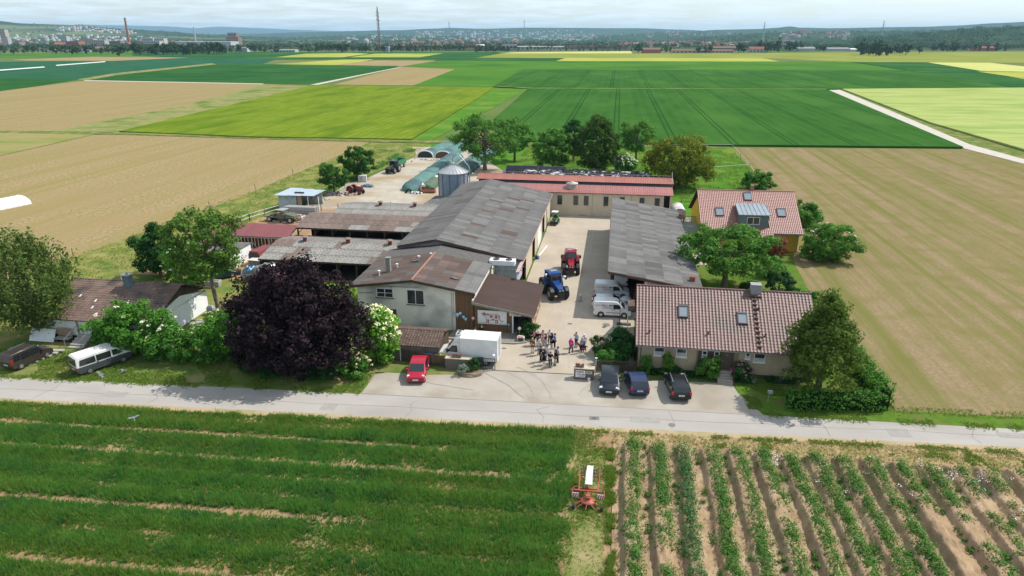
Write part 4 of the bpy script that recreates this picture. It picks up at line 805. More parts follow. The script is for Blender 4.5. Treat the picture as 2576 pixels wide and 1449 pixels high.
part(MB().box(14.4, 15.35, 67.7, 68.5, 6.6, 7.75).box(14.35, 15.4, 67.65, 68.55, 7.75, 7.83), 'chimney', M('slate chimney', (0.3, 0.31, 0.31), (0.24, 0.25, 0.25), sc=2, rough=0.8), t)
for k in range(11): part(slab_quad(MB(), on(11.55 + random.uniform(-.04, .04), 0.5 + 0.56 * k) + Vector((0, -.12, .2)), X_, Y_, 0.42, 0.26, 0.03), 'roof_tread', DARKWOOD, t)
part(slab_quad(MB(), on(11.3, 6.55) + Vector((0, -.1, .2)), X_, Y_, 1.2, 0.3, 0.04), 'roof_tread', DARKWOOD, t)
for u, v in ((1.35, 1.5), (7.0, 1.7), (12.4, 1.9), (12.0, 5.0)): part(MB().cyl(on(u, v), on(u, v) + Vector((0, -0.05, 0.4)), 0.09, n=8), 'vent_pipe', TILE1, t)
# ---------------------------------------------------------------- yellow house (turned 3 degrees)
TILE2 = M('bright red roof tile', (0.27, 0.115, 0.09), (0.32, 0.15, 0.12), sc=1.6, rough=0.4, spec=0.5, vary=0.12)
YEL = M('yellow plaster', (0.62, 0.43, 0.06), (0.58, 0.39, 0.05), sc=1, rough=0.9)
t = thing('yellow_house', 'yellow house with bright red tiled roof and grey dormer', 'house', (13.8, 105.0, 0), R(2.0))
part(MB().box(0.5, 14.7, 0.8, 1.05, 0, 3.3).box(0.5, 0.75, 1.05, 14.8, 0, 3.3).box(14.45, 14.7, 1.05, 14.8, 0, 3.3).box(.75, 14.45, 14.55, 14.8, 0, 3.3), 'wall', YEL, t, False)
part(MB().slab([(0.5, .8, 3.3), (0.5, 14.8, 3.3), (0.5, 7.8, 7.6)], (.25, 0, 0)).slab([(14.45, .8, 3.3), (14.45, 14.8, 3.3), (14.45, 7.8, 7.6)], (.25, 0, 0)), 'gable', YEL, t, False)
part(MB().box(2.4, 2.8, -0.2, 0.8, 0, 3.0), 'porch_post', WHITE, t, False)
Vf = Vector((0, 7.8, 4.85)); Vb = Vector((0, -7.8, 4.85))
def dorm(u, v): return (5.6 < u < 10.2) and (1.0 < v < 4.4)
tile_roof(t, (0, 0, 3.15), X_, Vf, 15.2, Vf.length, 56, 27, TILE2, False, 300, dorm); tile_roof(t, (15.2, 15.6, 3.15), NX_, Vb, 15.2, Vb.length, 56, 27, TILE2, False, 0)
Ve = Vf.normalized() * -0.9; tile_roof(t, Vector((4.6, 0, 3.15)) + Ve, X_, Vf, 6.2, 0.9, 23, 3, TILE2, False, 0)
part(slab_quad(slab_quad(slab_quad(MB(), (0, 0, 3.15), X_, Vf, 15.2, Vf.length, .1), (15.2, 15.6, 3.15), NX_, Vb, 15.2, Vb.length, .1), Vector((4.6, 0, 3.15)) + Ve, X_, Vf, 6.2, .9, .1), 'roof_deck', M('deck brown'), t, False)
part(MB().bar((-.05, 7.8, 8.06), (15.25, 7.8, 8.06), 0.25, 0.14), 'ridge_cap', TILE2, t, False)
part(MB().box(-0.05, 15.25, -.1, 0, 3.0, 3.12), 'gutter', M('zinc'), t, False)
def ony(u, v): return Vector((0, 0, 3.15)) + X_ * u + Vf.normalized() * v
for u, v in ((7.2, 6.9), (2.5, 3.3), (11.9, 3.5)): roof_window(t, ony(u, v) + Vector((0, 0, .08)), X_, Vf, 1.25, 1.75, False)
ZN = M('standing seam zinc', (0.34, 0.38, 0.41), (0.29, 0.33, 0.36), sc=1, rough=0.4, metal=0.4); ZD = M('zinc cheek', (0.16, 0.19, 0.2), (0.12, 0.15, 0.16), sc=1, rough=0.5, metal=0.3)
dz = part(MB().box(5.7, 10.1, 0.9, 5.0, 3.75, 5.75), 'dormer', ZD, t, False)
sub(MB().slab([(5.45, .6, 5.72), (10.35, .6, 5.72), (10.2, 4.9, 6.55), (5.6, 4.9, 6.55)], (0, 0, .1)), 'dormer_roof', ZN, dz)
for k in range(8): sub(MB().bar((5.5 + .68 * k, .62, 5.86), (5.62 + .645 * k, 4.88, 6.69), .05), 'seam', ZN, dz)
window(t, (6.85, .9, 4.25), X_, NY_, 1.9, 1.15, 1, 0, base=False)
window(t, (9.25, .8, 1.5), X_, NY_, .8, 1.2, 0, 0, base=False, sill=WHITE); window(t, (11.2, .8, 1.1), X_, NY_, 1.5, 1.5, 1, 0, base=False, sill=WHITE); window(t, (1.9, .8, 1.2), X_, NY_, .9, 1.6, 1, 0, base=False)
part(MB().box(8.5, 9.0, 7.9, 8.5, 7.8, 8.9), 'chimney', TILE2, t, False)
part(MB().tube([(14.75, -.05, 3.05), (14.75, .72, 2.7), (14.75, .74, 0)], .06, 6), 'downpipe', M('zinc'), t, False)
# balcony
t = thing('balcony', 'grey green timber balcony with picket railing beside the yellow house', 'balcony', (12.3, 110, 0))
GRG = M('grey green timber', (0.24, 0.27, 0.24), (0.19, 0.22, 0.2), sc=3, rough=0.85)
MB().box(-1.7, 1.5, -3.2, 3.2, 2.3, 2.5).build('deck', GRG, t)
for x in (-1.6, 1.4): MB().box(x - .08, x + .08, -3.1, -2.95, 0, 2.3).build('post', GRG, t); MB().box(x - .08, x + .08, 2.95, 3.1, 0, 2.3).build('post', GRG, t)
MB().bar((-1.65, -3.15, 3.4), (-1.65, 3.15, 3.4), .07).bar((-1.65, 3.15, 3.4), (1.5, 3.15, 3.4), .07).bar((-1.65, -3.15, 3.4), (1.5, -3.15, 3.4), .07).build('rail', GRG, t)
pk = MB().box(-.05, .05, -.015, .015, 0, 1.05).mesh('picket', GRG)
for k in range(16): ob('picket', pk, t, (-1.5 + .2 * k, 3.15, 2.5)); 
for k in range(6): ob('picket', pk, t, (-1.5 + .2 * k, -3.15, 2.5))
for k in range(31): ob('picket', pk, t, (-1.65, -3.0 + .2 * k, 2.5), PI / 2)
MB().box(-.3, 1.45, -3.2, -3.12, 2.5, 3.4).build('panel', GRG, t)
# ---------------------------------------------------------------- white house at left
TILE3 = M('mossy brown tile', (0.13, 0.08, 0.062), (0.19, 0.13, 0.105), sc=1.2, rough=0.85, vary=0.2, c3=(0.06, 0.05, 0.045), sc3=0.5)
t = thing('white_house', 'white walled house with mossy brown tiled roof at left', 'house', (-54.6, 66, 0))
WW = M('white plaster', (0.8, 0.8, 0.8), (0.74, 0.74, 0.74), sc=1, rough=0.9)
part(MB().box(-60.9, -48.3, 60.9, 61.1, 0.5, 2.6).box(-48.5, -48.3, 61.1, 71.4, 0, 2.5).box(-60.9, -60.7, 61.1, 71.4, 0, 2.5).box(-60.7, -48.5, 71.2, 71.4, 0, 2.3), 'wall', WW, t)
part(MB().box(-60.85, -48.35, 60.95, 61.05, 0, 0.5), 'cellar_wall', DARKIN, t)
part(MB().slab([(-48.3, 61.1, 2.5), (-48.3, 71.4, 2.4), (-48.3, 66.3, 3.6)], (-.15, 0, 0)), 'gable_wall', WW, t)
part(MB().slab([(-48.28, 61.2, 3.0), (-48.28, 66.3, 3.6), (-48.28, 71.2, 2.75), (-48.28, 66.3, 4.8)], (.05, 0, 0)), 'gable_boarding', DARKWOOD, t)
Vf = Vector((0, 6.2, 2.4)); Vb = Vector((0, -5.8, 2.6))
tile_roof(t, (-61.6, 60.2, 2.6), X_, Vf, 13.9, Vf.length, 42, 18, TILE3); tile_roof(t, (-47.7, 72.2, 2.4), NX_, Vb, 13.9, Vb.length, 42, 18, TILE3, singles=0)
part(slab_quad(slab_quad(MB(), (-61.6, 60.2, 2.6), X_, Vf, 13.9, Vf.length, .1), (-47.7, 72.2, 2.4), NX_, Vb, 13.9, Vb.length, .1), 'roof_deck', M('deck brown'), t)
for k in range(36): part(MB().cyl((-61.6 + .39 * k, 66.4, 5.0), (-61.18 + .39 * k, 66.4, 5.02), .12, n=8), 'ridge_tile', TILE3, t)
c = part(MB().box(-54.1, -53.4, 65.2, 65.9, 4.3, 6.1), 'chimney', M('slate blue sheet', (0.13, 0.19, 0.23), (0.1, 0.15, 0.19), sc=2, rough=0.5), t)
sub(MB().box(-54.2, -53.3, 65.1, 66.0, 6.1, 6.2).cyl((-53.75, 65.55, 6.2), (-53.75, 65.55, 6.45), .13, n=8), 'chimney_cap', STEEL, c)
part(MB().bar((-55.4, 66.6, 4.9), (-55.5, 66.6, 6.3), .06), 'vent_pipe', CONC, t)
for x, y in ((-58.6, 63.5), (-56.3, 62.9), (-56.0, 61.9)): part(slab_quad(MB(), (x, y, 2.6 + (y - 60.2) * .387 + .14), X_, Vf, .16, .4, .03), 'roof_hook', WHITE, t)
part(MB().box(-57.3, -57.1, 60.84, 60.9, .5, 2.5).box(-51.5, -51.3, 60.84, 60.9, 0.5, 2.5), 'corner_trim', WOOD, t)
window(t, (-54.3, 60.88, 1.2), X_, NY_, 1.3, 1.1, 1, 0, M('timber frame', (0.25, 0.16, 0.09), rough=.7))
for k in range(5): part(MB().box(-56.9, -55.2, 58.6 + .4 * k, 60.7 if k == 4 else 59.0 + .4 * k, 0, .17 * (k + 1)), 'step', CONC, t)
part(MB().bar((-57, 58.5, .2), (-57, 58.5, 1.1), .05).bar((-57, 58.5, 1.1), (-57, 60.8, 1.9), .05).bar((-57, 60.8, 1), (-57, 60.8, 1.9), .05).bar((-55.1, 58.5, .2), (-55.1, 58.5, 1.1), .05).bar((-55.1, 58.5, 1.1), (-55.1, 60.8, 1.9), .05), 'handrail', STEEL, t)
for k in range(6): tag(MB().box(-.75, .75, -.22, .22, 0, .13).build('garden_step', CONC, None, (-57.9 - .22 * k + .6, 57.6 - .62 * k, 0.06 + .02 * (5 - k)), .15), 'worn stone step leading from road to the white house', 'step', 'garden steps of the white house')
t = thing('bench', 'pallet backed grey bench by the white house steps', 'bench', (-58.6, 60.2, 0))
MB().box(-.9, .9, -.45, .25, .42, .5).build('seat', CONC, t)
for k in range(4): MB().box(-.85, .85, .28, .34, .55 + .24 * k, .72 + .24 * k).build('slat', WOOD, t)
for x in (-.7, .7): MB().box(x - .06, x + .06, -.3, .2, 0, .42).build('leg', DARKWOOD, t)
t = tag(MB().slab([(-1.5, -.35, .0), (1.5, -.35, .0), (1.5, .35, 1.25), (-1.5, .35, 1.25)], (0, -.07, .05)).build('white_board', WHITE, None, (-61.0, 60.1, 0.02)), 'white sheet board leaning on the wall behind the brown car', 'board')
# ---------------------------------------------------------------- silo
t = thing('grain_silo', 'tall round galvanised steel silo with conical roof', 'silo', (-30.3, 126.6, 0))
SIL = M('silo steel', (0.27, 0.33, 0.4), (0.21, 0.27, 0.34), sc=1.2, rough=0.4, metal=0.35); SLR = M('silo roof steel', (0.48, 0.48, 0.48), (0.4, 0.4, 0.41), sc=1.5, rough=0.4, metal=0.3)
for k in range(8): MB().cyl((0, 0, .9 * k), (0, 0, .9 * k + .88), 2.85, n=40, cap=False).build('ring', SIL, t); 
MB().lathe([(2.83, 0), (2.83, 7.2)], 40).build('core', SIL, t)
for k in range(12):
    a = 2 * PI * k / 12; MB().bar((2.9 * math.cos(a), 2.9 * math.sin(a), 0), (2.9 * math.cos(a), 2.9 * math.sin(a), 7.15), .1).build('stiffener', M('silo rib', (0.12, 0.15, 0.18), rough=.5, metal=.4), t)
r_ = MB().lathe([(3.0, 7.15), (3.0, 7.22), (.35, 8.75), (.3, 8.95), (.05, 9.0)], 24, sm=False).build('roof', SLR, t)
for k in range(24):
    a = 2 * PI * k / 24; MB().bar((3.0 * math.cos(a), 3.0 * math.sin(a), 7.25), (.35 * math.cos(a), .35 * math.sin(a), 8.78), .05).build('roof_rib', M('silo rib2', (0.3, 0.3, 0.31), rough=.4, metal=.5), r_)
MB().tube([(0, 0, 8.9), (0, 0, 9.7), (.35, 0, 10.3), (.9, 0.05, 10.45), (1.4, .1, 10.2), (3.1, .2, 8.2), (3.2, .2, 7.6), (3.2, .2, .2)], .1, 7).build('filling_pipe', STEEL, t)
# ---------------------------------------------------------------- tin roofed shed, pens and back yard things
sx0, sy0 = G(708, 540)
t = thing('tin_shed', 'small blue grey shed with flat tin roof in the meadow corner', 'shed', (-60.2, 123, 0))
TIN = M('tin roof', (0.45, 0.53, 0.58), (0.4, 0.48, 0.54), sc=.6, rough=.35, metal=.3)
b = MB(); corr_wall(b, (-63.2, 120.5), (-59.6, 120.5), 0, lambda q: 2.9, .3, .04); part(b, 'cladding', BLUECLAD, t)
part(MB().box(-63.2, -63.05, 120.55, 126.5, 0, 2.9).box(-63.2, -57, 126.4, 126.5, 0, 2.7), 'wall', BLUECLAD, t)
part(MB().box(-59.5, -58.6, 120.6, 120.66, 0, 2.8), 'plywood', WOOD, t)
for x in (-57.4, -55.3): part(MB().box(x, x + .12, 120.6, 120.72, 0, 2.8), 'post', WHITE, t)
for k in range(3): part(MB().slab([(-63.7 + 2.6 * k, 119.7 + .2 * k, 3.02), (-61.12 + 2.6 * k, 119.7 + .2 * k, 3.02), (-61.12 + 2.6 * k, 127 - .5 * k, 2.92), (-63.7 + 2.6 * k, 127 - .5 * k, 2.92)], (0, 0, .05)), 'roof_sheet', TIN, t)
# ================================================================ vehicles (x forward, y left, origin on the ground)
def paint(name, c, c2=None): return M('paint ' + name, c, c2 or tuple(q * 0.9 for q in c), sc=1.5, rough=0.3, spec=0.4, coat=0.15)
def wheel(root, x, y, r, w, rimr=0.62, rim=None, lugs=0, name='wheel'):
    s = 1 if y > 0 else -1
    b = MB(); n = 22
    prof = [(r * 0.55, -w / 2), (r * 0.93, -w / 2), (r, -w * 0.36), (r, w * 0.36), (r * 0.93, w / 2), (r * 0.55, w / 2)]
    b.loft([[(x + q * math.cos(2 * PI * k / n), y + d, r + q * math.sin(2 * PI * k / n)) for k in range(n)] for q, d in prof], 0, True)
    for k in range(lugs):
        for sd in (-1, 1):
            a = 2 * PI * (k + (0.5 if sd > 0 else 0)) / lugs; a2 = a + 0.16
            b.bar((x + r * 1.005 * math.cos(a), y + sd * w * 0.47, r + r * 1.005 * math.sin(a)), (x + r * 1.015 * math.cos(a2), y + sd * 0.02, r + r * 1.015 * math.sin(a2)), r * 0.07, r * 0.09)
    wv = b.build(name, RUBBER, root)
    MB().cyl((x, y + s * (w / 2 - 0.03), r), (x, y + s * (w / 2 + 0.012), r), r * rimr, r * rimr * 0.9, n=18).cyl((x, y + s * (w / 2), r), (x, y + s * (w / 2 + 0.03), r), r * 0.16, n=8).build('rim', rim or RIM, wv)
    return wv
def vehicle(name, label, cat, loc, rz, W_, prof, pm, belt, top, tum=0.16, sides=(), glaze=(), wheels=((1.3, .31), (-1.3, .31)), lower=None, group=None, roofm=None,
            tails=None, heads=None, plates=(), mirror=None, rails=False, rimm=None, arch=True, handles=(), bodyname='body'):
    t = thing(name, label, cat, (loc[0], loc[1], loc[2] if len(loc) > 2 else 0.055), rz, group); w = W_ / 2
    def wz(z): return w * (1 - tum * max(0, (z - belt) / (top - belt)))
    cx_ = sum(p[0] for p in prof) / len(prof); cz_ = sum(p[1] for p in prof) / len(prof)
    def body(pr, grow, nm, m):
        rings = []
        for f, sc in ((-1, .965), (-.95, 1), (.95, 1), (1, .965)):
            rings.append([(cx_ + (x - cx_) * (sc if abs(f) == 1 else 1), f * (wz(z) + grow), cz_ + (z - cz_) * (sc if abs(f) == 1 else 1)) for x, z in pr])
        return MB().loft(rings, 0, True).build(nm, m, t)
    bd = body(prof, 0, bodyname, pm)
    try: bd.data.set_sharp_from_angle(angle=R(32))
    except Exception: pass
    if lower:
        lz, lm = lower; pr = [(x * 1.003, min(z, lz)) for x, z in prof]
        pr2 = []
        for i, p in enumerate(pr):
            if not pr2 or (abs(p[0] - pr2[-1][0]) + abs(p[1] - pr2[-1][1])) > 0.01: pr2.append(p)
        # sharp horizontal top edge
        xs_ = [p[0] for p in pr2 if p[1] >= lz - 1e-6]
        body(pr2, 0.012, 'lower_body', lm)
    for s in (-1, 1):
        for poly in sides:
            MB().slab([(x, s * (wz(z) * 1.0 + 0.004), z) for x, z in poly], (0, s * 0.012, 0)).build('side_window', CARGLASS, t)
    for (x0, z0), (x1, z1), nm in glaze:
        d = Vector((x1 - x0, 0, z1 - z0)).normalized(); n = Vector((-d.z, 0, d.x)); n = n if n.z > 0 else -n
        q = [Vector((x0, -.88 * wz(z0), z0)), Vector((x0, .88 * wz(z0), z0)), Vector((x1, .88 * wz(z1), z1)), Vector((x1, -.88 * wz(z1), z1))]
        MB().slab([p + n * 0.006 for p in q], n * 0.014).build(nm, CARGLASS, t)
    for (x, r) in wheels:
        for s in (-1, 1):
            wheel(t, x, s * (w - 0.09), r, 0.21, rim=rimm)
            if arch:
                MB().loft([[(x + r * 1.22 * math.cos(2 * PI * k / 18), s * yy, r * 1.06 + r * 1.22 * math.sin(2 * PI * k / 18)) for k in range(18)] for yy in (w - .02, w + .004)], 0).build('wheel_arch', BLACK, t)
    xf = max(p[0] for p in prof); xr = min(p[0] for p in prof)
    LAMP = M('lamp glass', (0.55, 0.57, 0.6), rough=.1, spec=.8); TAIL = M('tail lamp', (0.35, 0.01, 0.01), rough=.15, spec=.7)
    if heads:
        for s in (-1, 1): MB().slab([(heads[0], s * w * .93, heads[1]), (heads[0] - .3, s * (w * .985), heads[1] + .17), (heads[0] - .42, s * w * .72, heads[1] + .19), (heads[0] - .06, s * w * .62, heads[1] + .03)], (.05, 0, .06)).build('headlight', LAMP, t)
    if tails:
        for s in (-1, 1): MB().box(xr - .012, xr + .16, s * w * .99 if s < 0 else w * .78, -w * .78 if s < 0 else w * .99, tails[0], tails[1]).build('tail_light', TAIL, t)
    PLT = M('number plate', (0.7, 0.7, 0.68), rough=.5)
    for p in plates:
        x = xf if p == 'f' else xr; zz = .42 if p == 'f' else .62; sg = 1 if p == 'f' else -1
        q = MB().box(x - .01 if sg > 0 else x - .03, x + .03 if sg > 0 else x + .01, -.26, .26, zz, zz + .12).build('number_plate', PLT, t)
        MB().box(x + sg * .031 - .002, x + sg * .031 + .002, -.19, .2, zz + .035, zz + .085).build('plate_characters', M('plate ink', (.12, .12, .13), rough=.6), q)
    if mirror:
        for s in (-1, 1): MB().box(mirror[0] - .1, mirror[0] + .06, s * w - .01 if s > 0 else -w - .2, w + .2 if s > 0 else -w + .01, mirror[1], mirror[1] + .15).build('wing_mirror', pm, t)
    if rails:
        for s in (-1, 1): MB().bar((xr * .55, s * wz(top) * .86, top + .05), (xf * .25, s * wz(top) * .86, top + .05), .06).build('roof_rail', M('chrome rail', (.7, .7, .7), rough=.2, metal=.9), t)
    for hx, hz_ in handles:
        for s in (-1, 1): MB().box(hx - .09, hx + .09, s * w - .01 if s > 0 else -w - .02, w + .02 if s > 0 else -w + .01, hz_, hz_ + .04).build('door_handle', BLACK, t)
    return t
def hatch(L, Hh, boot=0.0):
    p = [(2.05, .32), (2.06, .55), (1.98, .72), (1.2, .98), (.45, 1.43), (0, 1.52), (-1.0, 1.5), (-1.55 - boot, 1.38), (-1.9, .95), (-2.04, .82), (-2.05, .4), (-1.9, .24), (1.85, .24)]
    q = [(x * L / 4.1, z * Hh / 1.53) for x, z in p]
    side = [[(x * L / 4.1, z * Hh / 1.53) for x, z in ((1.0, 1.0), (.42, 1.37), (-.28, 1.42), (-.32, 1.0))], [(x * L / 4.1, z * Hh / 1.53) for x, z in ((-.4, 1.0), (-.36, 1.42), (-1.1, 1.38), (-1.45 - boot * .7, 1.25), (-1.55, 1.03))]]
    return dict(prof=q, belt=.95 * Hh / 1.53, top=Hh, sides=side, glaze=((q[3], q[4], 'windscreen'), (q[8], q[7], 'rear_window')), wheels=((1.27 * L / 4.1, .31), (-1.25 * L / 4.1, .31)),
                heads=(q[2][0] - .02, q[2][1] - .1), tails=(.72, 1.02), mirror=(.85 * L / 4.1, .98))
def face(dx, dy): return math.atan2(dy, dx)
p = G(1045, 972); vehicle('red_car', 'bright red hatchback parked nose to the road on the left', 'car', (G(1046, 968)[0] - .28, G(1046, 968)[1] + 1.95), R(-82), 1.72, pm=paint('red', (0.36, 0.01, 0.03)), plates='f', **hatch(4.1, 1.53))
vehicle('dark_car', 'glossy black car facing the road beside the entrance sign wall', 'car', (G(1532, 998)[0], G(1532, 998)[1] + 2.1), R(-91), 1.82, pm=paint('black blue', (0.012, 0.014, 0.02)), plates='f', **hatch(4.4, 1.5))
vehicle('blue_car', 'dark blue hatchback parked with its tail to the road', 'car', (G(1609, 1001)[0] - .3, G(1609, 1001)[1] + 1.85), R(99), 1.77, pm=paint('navy', (0.018, 0.03, 0.085)), plates='r', **hatch(3.9, 1.58))
vehicle('black_estate', 'black estate car with silver roof rails parked before the house', 'car', (G(1713, 1013)[0] - .22, G(1713, 1013)[1] + 2.2), R(95.5), 1.82, pm=paint('black', (0.008, 0.008, 0.009)), plates='r', rails=True, **hatch(4.6, 1.5, .22))
# brown van car and camper left of the hedge
BR = paint('brown grey', (0.045, 0.034, 0.031))
P = [(2.15, .35), (2.17, .7), (2.0, .92), (1.3, 1.08), (.65, 1.68), (.3, 1.8), (-1.9, 1.8), (-2.1, 1.65), (-2.2, 1.0), (-2.2, .45), (-2.05, .28), (1.95, .28)]
vehicle('brown_van', 'brown compact van parked at the far left roadside', 'van', (-58.3, 55.0), R(79), 1.83, P, BR, 1.0, 1.8, .12,
        sides=[[(1.05, 1.08), (.62, 1.55), (-.1, 1.6), (-.1, 1.05)], [(-.2, 1.05), (-.2, 1.6), (-1.05, 1.6), (-1.05, 1.05)], [(-1.2, 1.08), (-1.2, 1.58), (-1.75, 1.56), (-1.9, 1.1)]], glaze=((P[3], P[4], 'windscreen'), (P[8], P[7], 'rear_window')),
        wheels=((1.4, .33), (-1.35, .33)), tails=(.75, 1.3), heads=(2.1, .75), mirror=(1.0, 1.05), rails=True, plates='r', handles=((-.0, .95), (-.95, .95)))
P = [(2.6, .4), (2.62, .8), (2.45, 1.05), (2.0, 1.2), (1.25, 1.85), (.9, 1.97), (-2.4, 1.99), (-2.55, 1.85), (-2.63, 1.1), (-2.63, .5), (-2.5, .3), (2.4, .3)]
vehicle('camper_van', 'white and grey camper van half hidden under the elder bush', 'van', (-50.2, 55.4), R(61), 1.92, P, paint('white', (0.74, 0.74, 0.73)), 1.05, 1.99, .1,
        sides=[[(1.7, 1.18), (1.2, 1.7), (.75, 1.74), (.75, 1.15)], [(.6, 1.12), (.6, 1.74), (-.75, 1.74), (-.75, 1.12)], [(-.85, 1.12), (-.85, 1.74), (-2.25, 1.7), (-2.35, 1.14)]], glaze=((P[3], P[4], 'windscreen'), (P[8], P[7], 'rear_window')),
        wheels=((1.65, .34), (-1.55, .34)), lower=(.98, paint('slate', (0.06, 0.065, 0.07))), tails=(.75, 1.0), mirror=(1.5, 1.15), handles=((.6, 1.02), (-.7, 1.02)), plates='r')
# white delivery vans
VP = [(2.2, .35), (2.22, .72), (2.08, .92), (1.45, 1.12), (.8, 1.76), (.5, 1.93), (0, 1.98), (-2.05, 1.96), (-2.2, 1.82), (-2.24, 1.0), (-2.24, .5), (-2.1, .28), (2.0, .28)]
def dvan(label, loc, rz, text=True, rear=False):
    t = vehicle('delivery_van', label, 'van', loc, rz, 1.8, VP, paint('white', (0.74, 0.74, 0.73)), 1.05, 1.98, .1, sides=[[(1.12, 1.14), (.76, 1.62), (.1, 1.66), (.1, 1.1)]],
                glaze=((VP[3], VP[4], 'windscreen'),), wheels=((1.42, .33), (-1.32, .33)), tails=(.7, 1.05), heads=(2.15, .72), mirror=(1.1, 1.12), handles=((0, 1.0), (.3, 1.0)), group='white delivery vans by the machine shed')
    for s in (-1, 1):
        MB().slab([(-.7, s * .905, .62), (.95, s * .905, .62), (.95, s * .905, .67), (-.7, s * .905, .67)], (0, s * .012, 0)).build('side_moulding', BLACK, t)
    def dec(o, M4): o.matrix_local = M4
    if text:
        for ang, x0 in (((PI / 2, 0, 0), 0),):
            lettering('DOBLER', .17, t, (-2.08, -.888, 1.44), ang, INKG, 'lettering')
            lettering('Milch', .36, t, (-1.38, -.89, 1.38), ang, INKR, 'lettering', shear=.35)
            MB().slab([(-.42, -.885, 1.5), (-.36, -.885, 1.6), (.0, -.885, 1.6), (.04, -.885, 1.46), (-.02, -.885, 1.36), (-.06, -.885, 1.48), (-.28, -.885, 1.48), (-.32, -.885, 1.36)], (0, -.006, 0)).build('cow_emblem', INKR, t)
            MB().box(-1.0, -.05, -.905, -.9, 1.27, 1.3).build('green_line', INKG, t); MB().box(-1.2, -.05, -.908, -.902, 1.17, 1.2).build('blue_line', INKB, t)
    if rear:
        lettering('DOBLER', .17, t, (-2.265, .72, 1.5), (PI / 2, 0, -PI / 2), INKG, 'lettering'); lettering('Milch', .28, t, (-2.265, -.02, 1.47), (PI / 2, 0, -PI / 2), INKR, 'lettering', shear=.3)
    return t
dvan('white lettered delivery van nearest the tiled house', (0.65, 76.6), R(1))
dvan('white lettered delivery van behind the white hatchback', (0.55, 82.9), R(1))
dvan('white van inside the shed mouth showing its lettered back doors', (1.75, 88.4), R(88), False, True)
vehicle('white_car', 'white hatchback squeezed between the two delivery vans', 'car', (0.25, 79.4), R(1), 1.78, pm=paint('white', (0.74, 0.74, 0.73)), **hatch(4.25, 1.45))
# refrigerated truck
t = thing('box_truck', 'white refrigerated box truck parked before the farm shop', 'truck', (-13.7, 62.05, .05), R(179))
PW = paint('white', (0.74, 0.74, 0.73))
cab = [(3.15, .45), (3.18, .85), (2.95, 1.15), (2.35, 1.35), (1.65, 2.15), (1.3, 2.3), (.75, 2.32), (.75, .45)]
MB().loft([[(x + (0.04 if abs(f) == 1 and x < 2 else 0) * 0, f * 0.98 * (1 - .1 * max(0, z - 1.3)), z) for x, z in cab] for f in (-1, 1)], 0).build('cab', PW, t)
for s in (-1, 1):
    MB().slab([(x, s * (.99 * (1 - .1 * max(0, z - 1.3))), z) for x, z in ((2.1, 1.38), (1.55, 2.02), (1.05, 2.05), (1.0, 1.36))], (0, s * .012, 0)).build('side_window', CARGLASS, t)
    MB().box(1.95, 2.1, s * 1.0 if s > 0 else -1.25, 1.25 if s > 0 else -1.0, 1.35, 1.7).build('wing_mirror', BLACK, t)
    MB().box(2.6, 2.95, s * .6 if s > 0 else -.99, .99 if s > 0 else -.6, .85, 1.08).build('headlight', M('lamp glass'), t)
    for x in (2.25, -1.9): wheel(t, x, s * .88, .36, .24)
n_ = Vector((.75, 0, .66)).normalized(); MB().slab([Vector((2.35, s * .86, 1.36)) + n_ * .01 for s in (-1, 1)] + [Vector((1.66, s * .8, 2.13)) + n_ * .01 for s in (1, -1)], n_ * .015).build('windscreen', CARGLASS, t)
MB().box(-3.1, .7, -1.08, 1.08, .68, 2.95).box(-3.13, .72, -1.1, 1.1, .6, .7).box(-3.13, -3.05, -1.1, 1.1, .7, 2.97).build('cargo_box', PW, t)
MB().box(-3.15, -3.11, -.02, .02, .75, 2.9).bar((-3.16, .35, .8), (-3.16, .35, 2.85), .03).bar((-3.16, -.35, .8), (-3.16, -.35, 2.85), .03).build('door_rods', STEEL, t)
MB().slab([(.72, -.8, 2.35), (1.5, -.8, 2.3), (1.2, -.75, 2.75), (.72, -.8, 2.98)], (0, 1.6, 0)).build('wind_deflector', PW, t)
f = MB().box(.72, 1.25, -.55, .55, 2.72, 3.12).build('cooling_unit', M('unit grey', (.55, .55, .54), rough=.5), t)
for y in (-.27, .27): MB().cyl((1.0, y, 3.12), (1.0, y, 3.14), .2, n=14).build('fan', BLACK, f)
MB().box(-3.0, .6, -.9, .9, .42, .6).build('chassis', BLACK, t)
